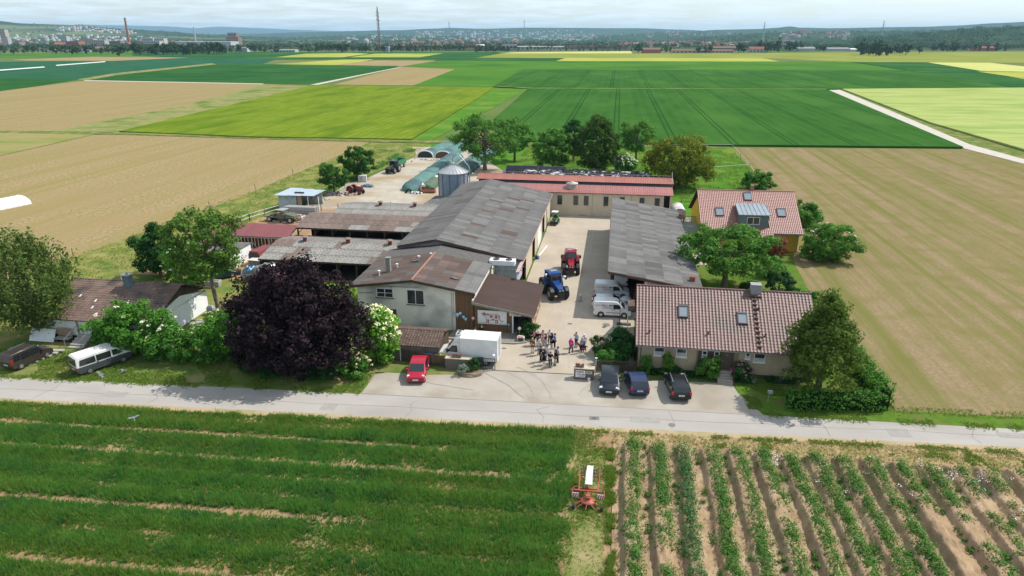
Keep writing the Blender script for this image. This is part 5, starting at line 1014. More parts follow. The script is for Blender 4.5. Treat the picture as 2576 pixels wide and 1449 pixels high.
# ---------------------------------------------------------------- tractors
def tractor(label, loc, rz, pm, s=1.0, dark=None, flag=None, oldt=False, rimc=None):
    t = thing('tractor', label, 'tractor', (loc[0], loc[1], .04), rz, None); t.scale = (s, s, s); K = dark or BLACK
    if not oldt:
        MB().box(-1.2, 2.3, -.3, .3, .65, 1.15).box(-.9, -.3, -.85, .85, .7, 1.0).box(1.35, 1.6, -.95, .95, .55, .8).box(2.3, 2.75, -.4, .4, .5, 1.0).build('chassis', BLACK, t)
        MB().loft([[(2.55, -.3, 1.0), (2.55, .3, 1.0), (2.5, .28, 1.5), (2.5, -.28, 1.5)], [(1.9, -.42, 1.0), (1.9, .42, 1.0), (1.9, .4, 1.75), (1.9, -.4, 1.75)], [(.55, -.48, 1.05), (.55, .48, 1.05), (.55, .45, 1.98), (.55, -.45, 1.98)]], 0).build('bonnet', pm, t)
        MB().box(1.55, 2.56, -.43, .43, 1.0, 1.3).box(2.5, 2.57, -.27, .27, 1.05, 1.45).build('grille', K, t)
        for q in (-.18, .18): MB().box(2.55, 2.6, q - .1, q + .1, 1.3, 1.42).build('headlight', M('lamp glass'), t)
        MB().loft([[(.6, -.62, 1.2), (.6, .62, 1.2), (-1.05, .78, 1.2), (-1.05, -.78, 1.2)], [(.55, -.72, 1.9), (.55, .72, 1.9), (-1.1, .82, 1.9), (-1.1, -.82, 1.9)], [(.3, -.7, 2.72), (.3, .7, 2.72), (-1.0, .74, 2.72), (-1.0, -.74, 2.72)]], 0).build('cab_glass', CARGLASS, t)
        b = MB()
        for sx_, sy_ in ((1, 1), (1, -1), (-1, 1), (-1, -1)):
            b.tube([((.61 if sx_ > 0 else -1.06), sy_ * (.63 if sx_ > 0 else .79), 1.2), ((.56 if sx_ > 0 else -1.11), sy_ * (.73 if sx_ > 0 else .83), 1.9), ((.31 if sx_ > 0 else -1.01), sy_ * (.71 if sx_ > 0 else .75), 2.72)], .05, 5)
        b.build('pillars', BLACK, t)
        r = MB().loft([[(.55, -.72, 2.7), (.55, .72, 2.7), (-1.15, .8, 2.7), (-1.15, -.8, 2.7)], [(.5, -.7, 2.88), (.5, .7, 2.88), (-1.15, .78, 2.9), (-1.15, -.78, 2.9)], [(.25, -.5, 2.97), (.25, .5, 2.97), (-.95, .6, 2.99), (-.95, -.6, 2.99)]], 0).build('cab_roof', pm, t)
        MB().box(-.6, .1, -.4, .4, 2.985, 3.02).build('roof_hatch', M('roof grey', (.2, .2, .21), rough=.4), r)
        for sd in (-1, 1):
            wheel(t, -.95, sd * .98, .95, .58, .55, rimc, 16); wheel(t, 1.55, sd * .95, .7, .5, .52, rimc, 14)
            MB().loft([[(-.95 + q * math.cos(a), sd * (.72 + .52 * e), .95 + q * math.sin(a)) for e in (0, 1) for q in ((1.03, 1.1) if e == 0 else (1.1, 1.03))] for a in [R(k) for k in (25, 60, 95, 130, 160)]], 0).build('rear_fender', pm, t)
            MB().loft([[(1.55 + q * math.cos(a), sd * (.72 + .46 * e), .7 + q * math.sin(a)) for e in (0, 1) for q in ((.78, .82) if e == 0 else (.82, .78))] for a in [R(k) for k in (35, 65, 95, 125, 150)]], 0).build('front_fender', BLACK, t)
            MB().bar((.5, sd * .75, 2.3), (.75, sd * 1.25, 2.35), .04).box(.7, .78, sd * 1.28 - .12, sd * 1.28 + .12, 2.05, 2.5).build('wing_mirror', BLACK, t)
            MB().box(-.4, .5, sd * .55 if sd > 0 else -.95, .95 if sd > 0 else -.55, .55, .7).build('step', BLACK, t)
        MB().cyl((.62, -.55, 1.2), (.62, -.55, 2.75), .07, n=8).build('exhaust', M('exhaust steel', (.12, .12, .12), rough=.5, metal=.6), t)
        MB().bar((-1.2, -.45, .5), (-2.0, -.4, .6), .1).bar((-1.2, .45, .5), (-2.0, .4, .6), .1).box(-1.5, -1.2, -.4, .4, .6, 1.2).build('rear_hitch', BLACK, t)
    else:
        MB().box(-.9, 1.5, -.22, .22, .5, .9).box(.95, 1.15, -.6, .6, .35, .5).build('chassis', BLACK, t)
        MB().loft([[(1.65, -.22, .85), (1.65, .22, .85), (1.62, .2, 1.3), (1.62, -.2, 1.3)], [(.3, -.27, .85), (.3, .27, .85), (.3, .25, 1.42), (.3, -.25, 1.42)]], 0).build('bonnet', pm, t)
        for sd in (-1, 1):
            wheel(t, -.75, sd * .68, .72, .36, .5, pm, 12); wheel(t, 1.2, sd * .62, .4, .2, .55, pm)
            MB().loft([[(-.75 + q * math.cos(a), sd * (.42 + .45 * e), .72 + q * math.sin(a)) for e in (0, 1) for q in ((.8, .84) if e == 0 else (.84, .8))] for a in [R(k) for k in (30, 70, 110, 150)]], 0).build('rear_fender', pm, t)
        MB().box(-.85, -.45, -.25, .25, 1.0, 1.1).box(-.9, -.82, -.25, .25, 1.1, 1.4).build('seat', BLACK, t)
        MB().tube([(.3, 0, 1.2), (-.1, 0, 1.55)], .03, 6).cyl((-.1, 0, 1.55), (-.12, 0, 1.58), .2, n=14).build('steering_wheel', BLACK, t)
    return t
p = G(1438, 672); tractor('red tractor standing in the middle of the yard', (-5.4, 92.4), R(-84), paint('dark red', (0.27, 0.012, 0.025)), 1.02, M('paint dark red low', (.08, .006, .01), rough=.4))
tractor('blue tractor parked at the corner of the farm shop', (-6.9, 82.5), R(-64), paint('blue', (0.012, 0.05, 0.2)), 1.06, M('tractor charcoal', (.03, .035, .05), rough=.4))
p = G(985, 437); gt = tractor('dark green tractor waiting on the back yard concrete', (p[0], p[1] + 1.6), R(-97), M('olive tractor', (.03, .04, .035), rough=.5), .98)
p = G(893, 490); tractor('old red tractor without a cab beside the junk', (p[0] - .2, p[1] + 1.0), R(-14), paint('old red', (0.25, 0.03, 0.025)), 1.15, oldt=True)
def trailer(label, x, y, rz):
    t = thing('farm_trailer', label, 'trailer', (x, y, 0), rz); GT = M('green sheet', (0.03, 0.2, 0.09), (0.025, 0.16, 0.075), sc=2, rough=.5)
    MB().box(-2.4, 2.4, -1.15, 1.15, .95, 1.05).build('floor', GT, t)
    for a in ((-2.4, 2.4, -1.15, -1.1), (-2.4, 2.4, 1.1, 1.15), (-2.4, -2.35, -1.1, 1.1), (2.35, 2.4, -1.1, 1.1)): MB().box(*a, 1.05, 2.2).build('side_board', GT, t)
    for k in range(6): MB().box(-2.3 + .9 * k, -2.22 + .9 * k, -1.2, -1.15, 1.0, 2.25).build('stake', GT, t)
    for x_ in (-1.4, 1.4):
        for s in (-1, 1): wheel(t, x_, s * .95, .45, .3)
    MB().box(-2.2, 2.2, -.4, .4, .7, .95).bar((2.2, 0, .7), (3.6, 0, .6), .12).build('chassis', BLACK, t)
trailer('green grain trailer hitched behind the dark tractor', p[0] * 0 + G(985, 437)[0] - .75, G(985, 437)[1] + 8.0, R(-97))
# compact loader
p = G(1393, 566); t = thing('compact_loader', 'small green wheel loader with white canopy by the barn', 'loader', (p[0] + .1, p[1] + 1.0, 0), R(-97))
GL = M('loader green', (.05, .2, .03), (.04, .17, .025), sc=2, rough=.45)
MB().box(-1.3, .6, -.45, .45, .45, 1.0).build('chassis', GL, t); MB().box(-1.35, -.5, -.4, .4, 1.0, 1.35).build('engine_hood', GL, t)
MB().bar((.2, -.4, .9), (1.3, -.35, .45), .12).bar((.2, .4, .9), (1.3, .35, .45), .12).build('lift_arm', M('loader silver', (.5, .5, .5), rough=.4), t)
MB().slab([(1.3, -.6, .1), (1.9, -.6, .08), (1.85, -.6, .2), (1.45, -.6, .3), (1.4, -.6, .75), (1.28, -.6, .75)], (0, 1.2, 0)).build('bucket', BLACK, t)
for x in (-.85, .35):
    for s in (-1, 1): wheel(t, x, s * .55, .38, .26, .5)
MB().box(-.35, .15, -.22, .22, 1.0, 1.15).box(-.42, -.35, -.22, .22, 1.15, 1.6).build('seat', BLACK, t)
MB().bar((-.5, -.45, 1.0), (-.5, -.45, 2.15), .05).bar((-.5, .45, 1.0), (-.5, .45, 2.15), .05).bar((.45, -.45, 1.0), (.35, -.45, 2.15), .05).bar((.45, .45, 1.0), (.35, .45, 2.15), .05).build('roll_bar', BLACK, t); MB().box(-.65, .5, -.55, .55, 2.15, 2.22).build('canopy', WHITE, t)
# army green bonneted truck
p = G(800, 532); t = thing('old_truck', 'faded army green bonneted truck rusting beside the rubble heap', 'truck', (-58.6, 112.4, 0), R(-8))
OG = M('army green', (.11, .125, .085), (.085, .1, .07), sc=2, rough=.8, c3=(.15, .13, .09), sc3=1.1)
MB().loft([[(2.9, -.75, .75), (2.9, .75, .75), (2.85, .7, 1.3), (2.85, -.7, 1.3)], [(1.0, -.85, .75), (1.0, .85, .75), (1.0, .8, 1.65), (1.0, -.8, 1.65)]], 0).build('bonnet', OG, t)
MB().box(-.6, 1.0, -1.0, 1.0, .75, 1.55).build('cab', OG, t); MB().box(-.6, .9, -.95, .95, 2.2, 2.3).build('cab_roof', M('army roof', (.28, .29, .27), rough=.7), t)
for x in (-.55, .85):
    for s in (-1, 1): MB().bar((x, s * .9, 1.5), (x, s * .88, 2.22), .1).build('pillar', OG, t)
for s in (-1, 1):
    wheel(t, 2.1, s * .85, .55, .3); wheel(t, -2.2, s * .85, .55, .3); MB().box(1.5, 2.75, s * .7 if s > 0 else -1.05, 1.05 if s > 0 else -.7, 1.05, 1.2).build('front_fender', OG, t)
MB().box(-3.2, -.6, -1.0, 1.0, .85, 1.0).bar((-3.1, 0, .5), (2.8, 0, .5), .4).build('flat_bed', OG, t)
# dark green saloon on the grass
p = G(545, 702); vehicle('parked_saloon', 'dark green old saloon on the grass by the pallets', 'car', (p[0] + .4, p[1] + .4), R(48), 1.75, pm=paint('dark green', (.012, .035, .035)), **hatch(4.3, 1.38, -.35))
# rounded livestock wagon
p = G(1708, 522); t = thing('livestock_wagon', 'round roofed weathered wagon standing behind the machine shed', 'wagon', (12.0, 124.5, 0), R(-88))
b = MB(); rg = []
for x in (-2.4, 2.4): rg.append([(x, -1.0, .6), (x, -1.0, 1.9)] + [(x, 1.0 * math.cos(PI - PI * k / 8), 1.9 + .65 * math.sin(PI * k / 8)) for k in range(1, 8)] + [(x, 1.0, 1.9), (x, 1.0, .6)])
b.loft(rg, 0, False); b.build('body', M('wagon boards', (.33, .28, .26), (.42, .38, .35), sc=2, rough=.9, c3=(.3, .1, .08), sc3=.8), t)
MB().loft([[(x, 1.04 * math.cos(PI - PI * k / 8), 1.92 + .68 * math.sin(PI * k / 8)) for k in range(0, 9)] for x in (-2.45, 2.45)], 0, True, False, False).build('roof', M('pale tarpaulin', (.55, .56, .57), (.47, .48, .5), sc=1, rough=.7, c3=(.45, .2, .17), sc3=.5), t)
MB().box(2.41, 2.43, -.3, .2, 1.1, 1.5).build('window', GLASS, t)
for x in (-1.4, 1.4):
    for s in (-1, 1): wheel(t, x, s * .95, .35, .2)
# ---------------------------------------------------------------- hay rake
p = G(1478, 1285); t = thing('hay_rake', 'red rotary hay rake with folded arms and white cover', 'hay rake', (p[0] - .02, p[1] + .1, 0.05), R(0)); t.scale = (.8, .74, .74)
RK = M('rake red', (.34, .075, .045), (.27, .06, .035), sc=3, rough=.55)
MB().lathe([(.05, .75), (.62, .62), (.66, .55), (.6, .5)], 20, 0, (0, .55, 0)).build('rotor_disc', RK, t)
MB().cyl((0, .55, .6), (0, .6, 1.0), .22, n=12).box(-.2, .2, .6, 1.0, .8, 1.05).build('gearbox', RK, t)
for k in range(10):
    a = 2 * PI * k / 10 + .2; MB().bar((.4 * math.cos(a), .55 + .4 * math.sin(a), .58), (1.3 * math.cos(a), .55 + 1.2 * math.sin(a), .42), .055).build('rotor_arm', RK, t)
MB().bar((-1.35, 1.45, 1.0), (1.35, 1.45, 1.0), .14).bar((-.85, 1.4, 1.0), (-.85, 3.4, 1.5), .12).bar((.85, 1.4, 1.0), (.85, 3.4, 1.5), .12).bar((-.85, 3.3, 1.45), (.85, 3.3, 1.45), .12).bar((-.9, 1.75, 1.05), (.9, 1.75, 1.05), .1).bar((0, .9, .95), (0, 3.6, .9), .14).build('main_frame', RK, t)
for s in (-1, 1):
    MB().tube([(s * .9, 2.0, 1.1), (s * 1.3, 1.75, 1.15), (s * 1.4, 1.4, 1.2), (s * 1.42, .35, 1.2)], .035, 6).build('guard_rail', RK, t)
    MB().bar((s * .9, 2.6, 1.5), (s * .95, 4.2, 1.8), .06).build('fold_arm', RK, t)
    w_ = wheel(t, s * 1.28, s * 0, .28, .2) if False else MB().cyl((s * 1.12, -.05, .28), (s * 1.36, -.05, .28), .29, n=16).build('wheel', RUBBER, t)
    MB().bar((s * .5, .5, .6), (s * 1.15, .0, .35), .07).build('axle_arm', RK, t)
    bd = MB().box(s * 1.1 - .28, s * 1.1 + .28, .62, .66, .85, 1.3).build('warning_board', WHITE, t)
    for k in range(3):
        x0 = s * 1.1 - .28 + .2 * k
        MB().slab([(x0, .615, .86), (min(x0 + .1, s * 1.1 + .28), .615, .86), (min(x0 + .22, s * 1.1 + .28), .615, 1.29), (min(x0 + .12, s * 1.1 + .28), .615, 1.29)], (0, -.004, 0)).build('red_stripe', M('warning red', (.35, .02, .04), rough=.6), bd)
    for k in range(4): MB().tube([(s * (.32 + .13 * k), 3.3, 1.5), (s * (.35 + .14 * k), 4.2, 1.2), (s * (.33 + .14 * k), 4.5, 1.45)], .035, 5).build('tine_arm', BLACK, t)
b = MB(); b.slab([(-.32, 1.8, 1.5), (.32, 1.8, 1.5), (.3, 3.2, 1.72), (.32, 4.55, 1.75), (-.22, 4.55, 1.78), (-.3, 3.2, 1.76)], (0, 0, .03)).slab([(-.32, 1.8, 1.5), (-.3, 3.2, 1.76), (-.22, 4.55, 1.78), (-.34, 4.4, 1.1), (-.36, 2.0, 1.0)], (-.03, 0, 0)); b.build('white_cover', M('white tarpaulin', (.6, .59, .56), (.5, .49, .47), sc=2, rough=.8, bump=.4), t)

# ================================================================ people and dog
SKINS = []
def skin(name, verts, rad, edges, mat, parent, sub_=1, root=0):
    me = bpy.data.meshes.new(name); me.from_pydata(verts, edges, []); o = ob(name, me, parent); me.materials.append(mat)
    md = o.modifiers.new('Skin', 'SKIN'); md.use_smooth_shade = True
    if not me.skin_vertices: me.attributes.new  # layer made by the modifier below
    SKINS.append((o, rad, root)); sd = o.modifiers.new('Sub', 'SUBSURF'); sd.levels = sub_; sd.render_levels = sub_
    return o
def CM(name, c): return M('cloth ' + name, c, tuple(q * .8 for q in c), sc=9, rough=.9)
SKN = M('skin', (.52, .30, .22), rough=.6); SHOE = M('shoe', (.05, .045, .04), rough=.6)
def person(label, px, py, ang, top, legs, hair, longsl=False, arms='down', stride=.0, dress=None, hairlong=False, coat=False, sc=1.0, shoes=None, capc=None, lean=0.0):
    x, y = G(px, py); t = thing('person', label, 'person', (x, y, .06), ang, 'people chatting in the yard'); t.scale = (sc, sc, sc)
    J = dict(pel=(0, 0, .95), sp=(0, .01, 1.15), ch=(0, lean * .5, 1.36), nk=(0, lean, 1.5), hd=(0, lean + .03, 1.6), ht=(0, lean + .02, 1.72))
    def arm(s):
        if arms == 'front': return [(s * .19, lean, 1.43), (s * .25, -.02, 1.16), (s * .1, .22, 1.12)]
        if arms == 'cross': return [(s * .19, lean, 1.43), (s * .27, .02, 1.17), (-s * .02, .2, 1.2)]
        if arms == 'up' and s > 0: return [(s * .19, lean, 1.43), (s * .26, .08, 1.2), (s * .12, .16, 1.5)]
        return [(s * .19, lean, 1.43), (s * .26, -.01, 1.14), (s * .26, .06, .9)]
    aL, aR = arm(1), arm(-1)
    lg = lambda s: [(s * .09, 0, .9), (s * .1, .02 + s * stride * .4, .5), (s * .11, s * stride - .02, .1), (s * .12, s * stride + .13, .04)]
    lL, lR = lg(1), lg(-1)
    V_ = [J['pel'], J['sp'], J['ch'], J['nk'], J['hd'], J['ht']] + aL + aR + lL + lR
    E_ = [(0, 1), (1, 2), (2, 3), (3, 4), (4, 5), (2, 6), (6, 7), (7, 8), (2, 9), (9, 10), (10, 11), (0, 12), (12, 13), (13, 14), (14, 15), (0, 16), (16, 17), (17, 18), (18, 19)]
    r_ = [.13, .12, .13, .055, .095, .07, .06, .045, .033, .06, .045, .033, .085, .06, .042, .035, .085, .06, .042, .035]
    skin('body', V_, [(q, q) for q in r_], E_, SKN, t)
    k = 2 if longsl else 1
    def mid(a): return [a[0], a[1]] + ([a[2]] if longsl else [])
    Vt = [J['pel'], J['sp'], J['ch'], (0, lean, 1.46)] + mid(aL) + mid(aR); n = 1 + k
    Et = [(0, 1), (1, 2), (2, 3), (2, 4)] + [(4 + i, 5 + i) for i in range(k)] + [(2, 4 + n)] + [(4 + n + i, 5 + n + i) for i in range(k)]
    rt = [(.17, .13), (.155, .125), (.17, .135), (.075, .075)] + [(.085, .085), (.07, .07), (.05, .05)][:n] * 2
    skin('coat' if coat else 'shirt', Vt, rt, Et, CM(top[0], top[1]), t)
    if coat: MB().lathe([(.17, .98), (.2, .8), (.22, .62 if coat is True else coat)], 12).build('coat_skirt', CM(top[0], top[1]), t)
    if dress: MB().lathe([(.14, 1.1), (.18, .95), (.22, .6), (.26, dress)], 14).build('dress_skirt', CM(top[0], top[1]), t)
    if legs:
        Vl = [J['pel']] + lL[:3] + lR[:3]; El = [(0, 1), (1, 2), (2, 3), (0, 4), (4, 5), (5, 6)]
        skin('trousers', Vl, [(.155, .13), (.105, .105), (.08, .08), (.065, .065), (.105, .105), (.08, .08), (.065, .065)], El, CM(legs[0], legs[1]), t)
    for l in (lL, lR):
        a = Vector(l[2]); MB().loft([[(a.x - .045, a.y - .07, 0), (a.x + .045, a.y - .07, 0), (a.x + .04, a.y - .06, .1), (a.x - .04, a.y - .06, .1)], [(a.x - .05, a.y + .08, 0), (a.x + .05, a.y + .08, 0), (a.x + .04, a.y + .06, .09), (a.x - .04, a.y + .06, .09)], [(a.x - .035, a.y + .19, 0), (a.x + .035, a.y + .19, 0), (a.x + .03, a.y + .18, .05), (a.x - .03, a.y + .18, .05)]], 0).build('shoe', shoes or SHOE, t)
    for a in (aL, aR):
        e = Vector(a[2]); d = (e - Vector(a[1])).normalized(); sd = d.cross(Vector((0, 1, .2))).normalized(); b = MB(); b.tube([e - d * .02, e + d * .08], [.032, .036], 6)
        for q in range(4): f0 = e + d * .07 + sd * (-.027 + .018 * q); b.tube([f0, f0 + d * .04, f0 + d * (.07 + .008 * (q % 3)) + Vector((0, .012, 0))], [.009, .008, .006], 5)
        b.tube([e + d * .02 + sd * .03, e + d * .06 + sd * .055, e + d * .085 + sd * .05], [.011, .009, .007], 5); b.build('hand', SKN, t)
    b = MB(); c = Vector(J['hd']); rows = []
    for q, zz in ((.085, 1.58), (.108, 1.64), (.105, 1.7), (.07, 1.755), (.01, 1.775)): rows.append([(q * math.cos(2 * PI * k_ / 12), lean + .01 + q * 1.1 * math.sin(2 * PI * k_ / 12) - (.03 if zz < 1.66 else 0), zz) for k_ in range(12)])
    b.loft(rows, 0, True)
    if hairlong: b.loft([[(q * math.cos(2 * PI * k_ / 10), lean - .08 + q * .5 * math.sin(2 * PI * k_ / 10), zz) for k_ in range(10)] for q, zz in ((.1, 1.66), (.13, 1.5), (.13, 1.3), (.08, 1.2))], 0, True)
    b.build('cap' if capc else 'hair', capc or M('hair ' + hair[0], hair[1], tuple(q * .6 for q in hair[1]), sc=20, rough=.7), t)
    f = MB(); f.cyl((0, lean + .11, 1.6), (0, lean + .145, 1.59), .014, .01, n=6); f.build('nose', SKN, t)
    f = MB(); f.box(-.045, -.025, lean + .112, lean + .122, 1.63, 1.642).box(.025, .045, lean + .112, lean + .122, 1.63, 1.642).box(-.025, .025, lean + .108, lean + .12, 1.555, 1.563); f.build('eyes_and_mouth', M('face dark', (.06, .03, .03), rough=.5), t)
    return t
def cp(x, y): return ((1900 + x / 4.025) / 1.5652, (1200 + y / 4.025) / 1.5652)
BLKC, WHC, DEN, LDEN = ('black', (.015, .015, .018)), ('white', (.72, .72, .74)), ('denim', (.03, .055, .12)), ('light denim', (.35, .43, .5))
BRH, BLH, GRH, DKH = ('brown', (.09, .045, .025)), ('blond', (.4, .28, .14)), ('grey', (.5, .48, .45)), ('dark', (.02, .015, .012))
WSH = M('white shoe', (.7, .7, .7), rough=.6)
person('person in brown jacket and white jeans at the left of the group', *cp(790, 772), R(-20), ('brown', (.2, .085, .035)), ('white jeans', (.6, .62, .62)), BLH, True, coat=.75)
person('person in pink checked blouse beside the shop bush', *cp(815, 640), R(100), ('pink', (.6, .16, .2)), ('dark', (.03, .03, .04)), DKH, True, 'front', hairlong=True)
person('person in long pale pink dress with long hair', *cp(955, 645), R(180), ('pale pink', (.62, .38, .38)), None, BRH, True, 'front', dress=.06, hairlong=True)
person('young person in navy shirt and white sash', *cp(1000, 703), R(70), ('navy', (.015, .02, .06)), LDEN, BRH, False, 'front', shoes=WSH)
person('person in white shirt standing at the back of the group', *cp(1062, 628), R(190), WHC, ('grey', (.08, .08, .09)), GRH, False, 'cross')
person('person in long black coat and light jeans with dark hair', *cp(1095, 690), R(70), BLKC, LDEN, DKH, True, coat=.6, hairlong=True, shoes=WSH)
person('person in blue shirt and black trousers at the right rear', *cp(1143, 698), R(110), ('blue', (.12, .26, .62)), BLKC, DKH, False, 'front', shoes=WSH)
person('blond person in dark jacket behind the grey hooded one', *cp(878, 650), R(180), ('dark navy', (.02, .022, .03)), DEN, BLH, True, sc=.95)
person('person in pale grey hooded jacket seen from behind', *cp(895, 798), R(-15), ('pale grey', (.5, .5, .5)), ('mid denim', (.12, .2, .28)), GRH, True, coat=.8)
person('person in navy suit with bright blue shirt', *cp(920, 905), R(-110), ('suit navy', (.015, .02, .045)), ('suit dark', (.015, .016, .022)), BRH, True)
person('person in black dress and long black hair', *cp(972, 958), R(60), BLKC, None, DKH, True, 'front', dress=.55, hairlong=True, shoes=WSH)
person('person in white shirt and pale blue jeans mid group', *cp(1025, 885), R(190), WHC, LDEN, BRH, False, 'front')
person('person in black top and blue jeans at the front', *cp(1072, 998), R(175), BLKC, ('blue jeans', (.03, .08, .17)), ('auburn', (.25, .08, .03)), False, 'front', hairlong=True)
person('person in black jacket and beige trousers at the front', *cp(1150, 965), R(110), BLKC, ('beige', (.5, .45, .37)), DKH, True, coat=.85, hairlong=True)
person('person in lilac top and black trousers behind the beige trousers', *cp(1188, 918), R(120), ('lilac', (.5, .48, .6)), BLKC, DKH, False)
person('person in magenta jacket walking with a stick', *cp(1400, 765), R(-30), ('magenta', (.62, .05, .3)), ('dark jeans', (.04, .05, .07)), GRH, True, coat=.82, stride=.18)
person('person in light blue shirt holding a hand to the face', *cp(1480, 675), R(150), ('light blue', (.3, .5, .68)), ('grey', (.08, .08, .09)), ('red', (.3, .09, .03)), False, 'up')
person('person in grey hooded top and jeans beside the dog', *cp(1580, 765), R(20), ('grey top', (.3, .33, .38)), DEN, GRH, True, shoes=WSH)
person('person with white cap standing behind the dog', *cp(1602, 712), R(170), ('off white', (.6, .6, .58)), ('grey', (.08, .08, .09)), GRH, False, capc=M('white cap', (.7, .7, .68), rough=.8))
person('person in dark jacket behind the white truck', 1212, 855, R(180), ('charcoal', (.03, .03, .035)), BLKC, BRH, True)
person('person in white shirt bending behind the white truck', 1196, 858, R(120), WHC, DEN, BRH, False, 'front', sc=.9)
# dog
x, y = G(*cp(1590, 758)); t = thing('dog', 'curly brown dog standing beside the person in jeans', 'dog', (x, y + .25, .06), R(172)); DG = M('brown fur', (.14, .04, .02), (.09, .025, .015), sc=14, rough=.9, bump=.5)
V_ = [(0, 0, .55), (.25, 0, .56), (.42, 0, .62), (.55, 0, .78), (.62, 0, .86), (.74, 0, .83), (.3, .09, .4), (.3, .09, .2), (.33, .09, .04), (.3, -.09, .4), (.3, -.09, .2), (.33, -.09, .04), (-.25, 0, .55), (-.25, .09, .42), (-.18, .09, .3), (-.34, .09, .17), (-.3, .09, .04), (-.25, -.09, .42), (-.18, -.09, .3), (-.34, -.09, .17), (-.3, -.09, .04), (-.4, 0, .62), (-.52, 0, .5)]
E_ = [(0, 1), (1, 2), (2, 3), (3, 4), (4, 5), (1, 6), (6, 7), (7, 8), (1, 9), (9, 10), (10, 11), (0, 12), (12, 13), (13, 14), (14, 15), (15, 16), (12, 17), (17, 18), (18, 19), (19, 20), (12, 21), (21, 22)]
skin('body', V_, [(q, q) for q in (.13, .16, .14, .09, .09, .05, .06, .045, .04, .06, .045, .04, .13, .08, .06, .035, .035, .08, .06, .035, .035, .04, .03)], E_, DG, t)
for s in (-1, 1): MB().slab([(.6, s * .08, .9), (.55, s * .1, .9), (.55, s * .12, .74), (.62, s * .12, .74)], (0, s * .02, 0)).build('ear', DG, t)
# grow the skins once, keep plain meshes
bpy.context.view_layer.update()
for o, rad, root in SKINS:
    sv = o.data.skin_vertices[0].data
    for i, r_ in enumerate(rad): sv[i].radius = r_
    sv[root].use_root = True
bpy.context.view_layer.update(); dg = bpy.context.evaluated_depsgraph_get()
for o, rad, root in SKINS:
    me = bpy.data.meshes.new_from_object(o.evaluated_get(dg)); o.modifiers.clear(); o.data = me
# ================================================================ entrance walls, gate, fences
PEB = M('pebble dash', (0.12, 0.105, 0.09), (0.2, 0.18, 0.155), sc=14, rough=.95, bump=.5)
CAPS = M('sandstone cap', (.5, .42, .31), (.42, .35, .26), sc=3, rough=.9)
t = thing('sign_wall', 'dark entrance wall carrying the white dairy sign', 'wall', (-1.85, 59.95, 0))
MB().box(-.98, .98, -.3, .35, 0, 1.15).build('wall_block', PEB, t); MB().box(-1.02, 1.02, -.34, .39, 1.15, 1.22).build('coping', CAPS, t)
s_ = MB().box(-.82, .12, -.33, -.3, .28, 1.0).build('sign_panel', WHITE, t)
lettering('DOBLER', .2, s_, (-.77, -.335, .78), (PI / 2, 0, 0), INKK, bold=.006); lettering('Milch', .3, s_, (-.74, -.335, .5), (PI / 2, 0, 0), INKR, shear=.35)
MB().slab([(-.16, -.333, .56), (-.1, -.333, .64), (.05, -.333, .64), (.07, -.333, .54), (.02, -.333, .47), (0, -.333, .54), (-.1, -.333, .54), (-.12, -.333, .47)], (0, -.004, 0)).build('cow_emblem', INKR, s_)
MB().box(-.55, .04, -.335, -.33, .44, .455).build('red_line', INKR, s_); MB().box(-.55, .05, -.335, -.33, .36, .385).build('blue_line', INKB, s_)
s_ = MB().box(.22, .78, -.32, -.3, .68, .98).build('small_sign', M('pale green sign', (.45, .55, .5), rough=.5), t)
MB().box(.32, .5, -.325, -.32, .8, .9).box(.53, .63, -.325, -.32, .8, .86).build('sign_print', INKK, s_)
def flowerbox(label, x, y, z, w):
    t = thing('flower_box', label, 'flower box', (x, y, z)); MB().box(-w / 2, w / 2, -.12, .12, 0, .2).build('box', M('grey box', (.14, .13, .125), rough=.8), t)
    C = np.c_[rng.uniform(-w / 2, w / 2, 14), rng.uniform(-.1, .1, 14), rng.uniform(.2, .3, 14)]; P_, O_ = clump_cloud(C, .1, 16); V, F = leaf_arrays(P_, O_, .07)
    ob('leaves', npmesh('leaves', V, F, leafmat('geranium', (.07, .17, .03), (.1, .22, .04))), t)
    C = np.c_[rng.uniform(-w / 2, w / 2, 9), rng.uniform(-.1, .1, 9), rng.uniform(.3, .38, 9)]; P_, O_ = clump_cloud(C, .07, 18); V, F = leaf_arrays(P_, O_, .06)
    ob('blossom', npmesh('blossom', V, F, M('geranium red', (.6, .015, .015), rough=.7)), t)
flowerbox('grey flower box with red geraniums on the sign wall', -2.3, 59.95, 1.22, .8)
t = tag(MB().bar((0, 0, 0), (0, 0, 2.0), .05).box(-.12, .12, -.06, .06, 2.0, 2.07).build('gate_pole', WHITE, None, (-.75, 60.45, 0)), 'thin white pole standing beside the sign wall', 'pole')
t = thing('bucket', 'white plastic bucket at the foot of the sign wall', 'bucket', (-1.35, 59.45, 0.02)); MB().lathe([(.12, 0), (.15, .3), (.16, .3), (.14, .28), (.11, .03), (.01, .03)], 14).build('pail', WHITE, t); MB().tube([(-.15, 0, .28), (0, -.12, .22), (.15, 0, .28)], .008, 5).build('handle', STEEL, t)
tag(MB().lathe([(.01, 0), (.07, .03), (.06, .09), (.01, .11)], 8).build('stone', CONC, None, (-1.72, 59.5, .02)), 'round grey stone beside the white bucket', 'stone')
t = thing('gate_pillar_wall', 'grey entrance wall with flower box beside the steel gate', 'wall', (-14.4, 60.15, 0)); MB().box(-1.3, 1.3, -.3, .3, 0, 1.2).build('wall_block', PEB, t); MB().box(-1.34, 1.34, -.34, .34, 1.2, 1.27).build('coping', CAPS, t)
flowerbox('grey flower box with red geraniums on the gate wall', -14.6, 60.15, 1.27, .95)
GATE = M('dark steel', (.05, .05, .048), rough=.6, metal=.3)
t = thing('steel_gate', 'dark steel bar gate standing open at the entrance', 'gate', (-12.95, 60.3, 0), R(2))
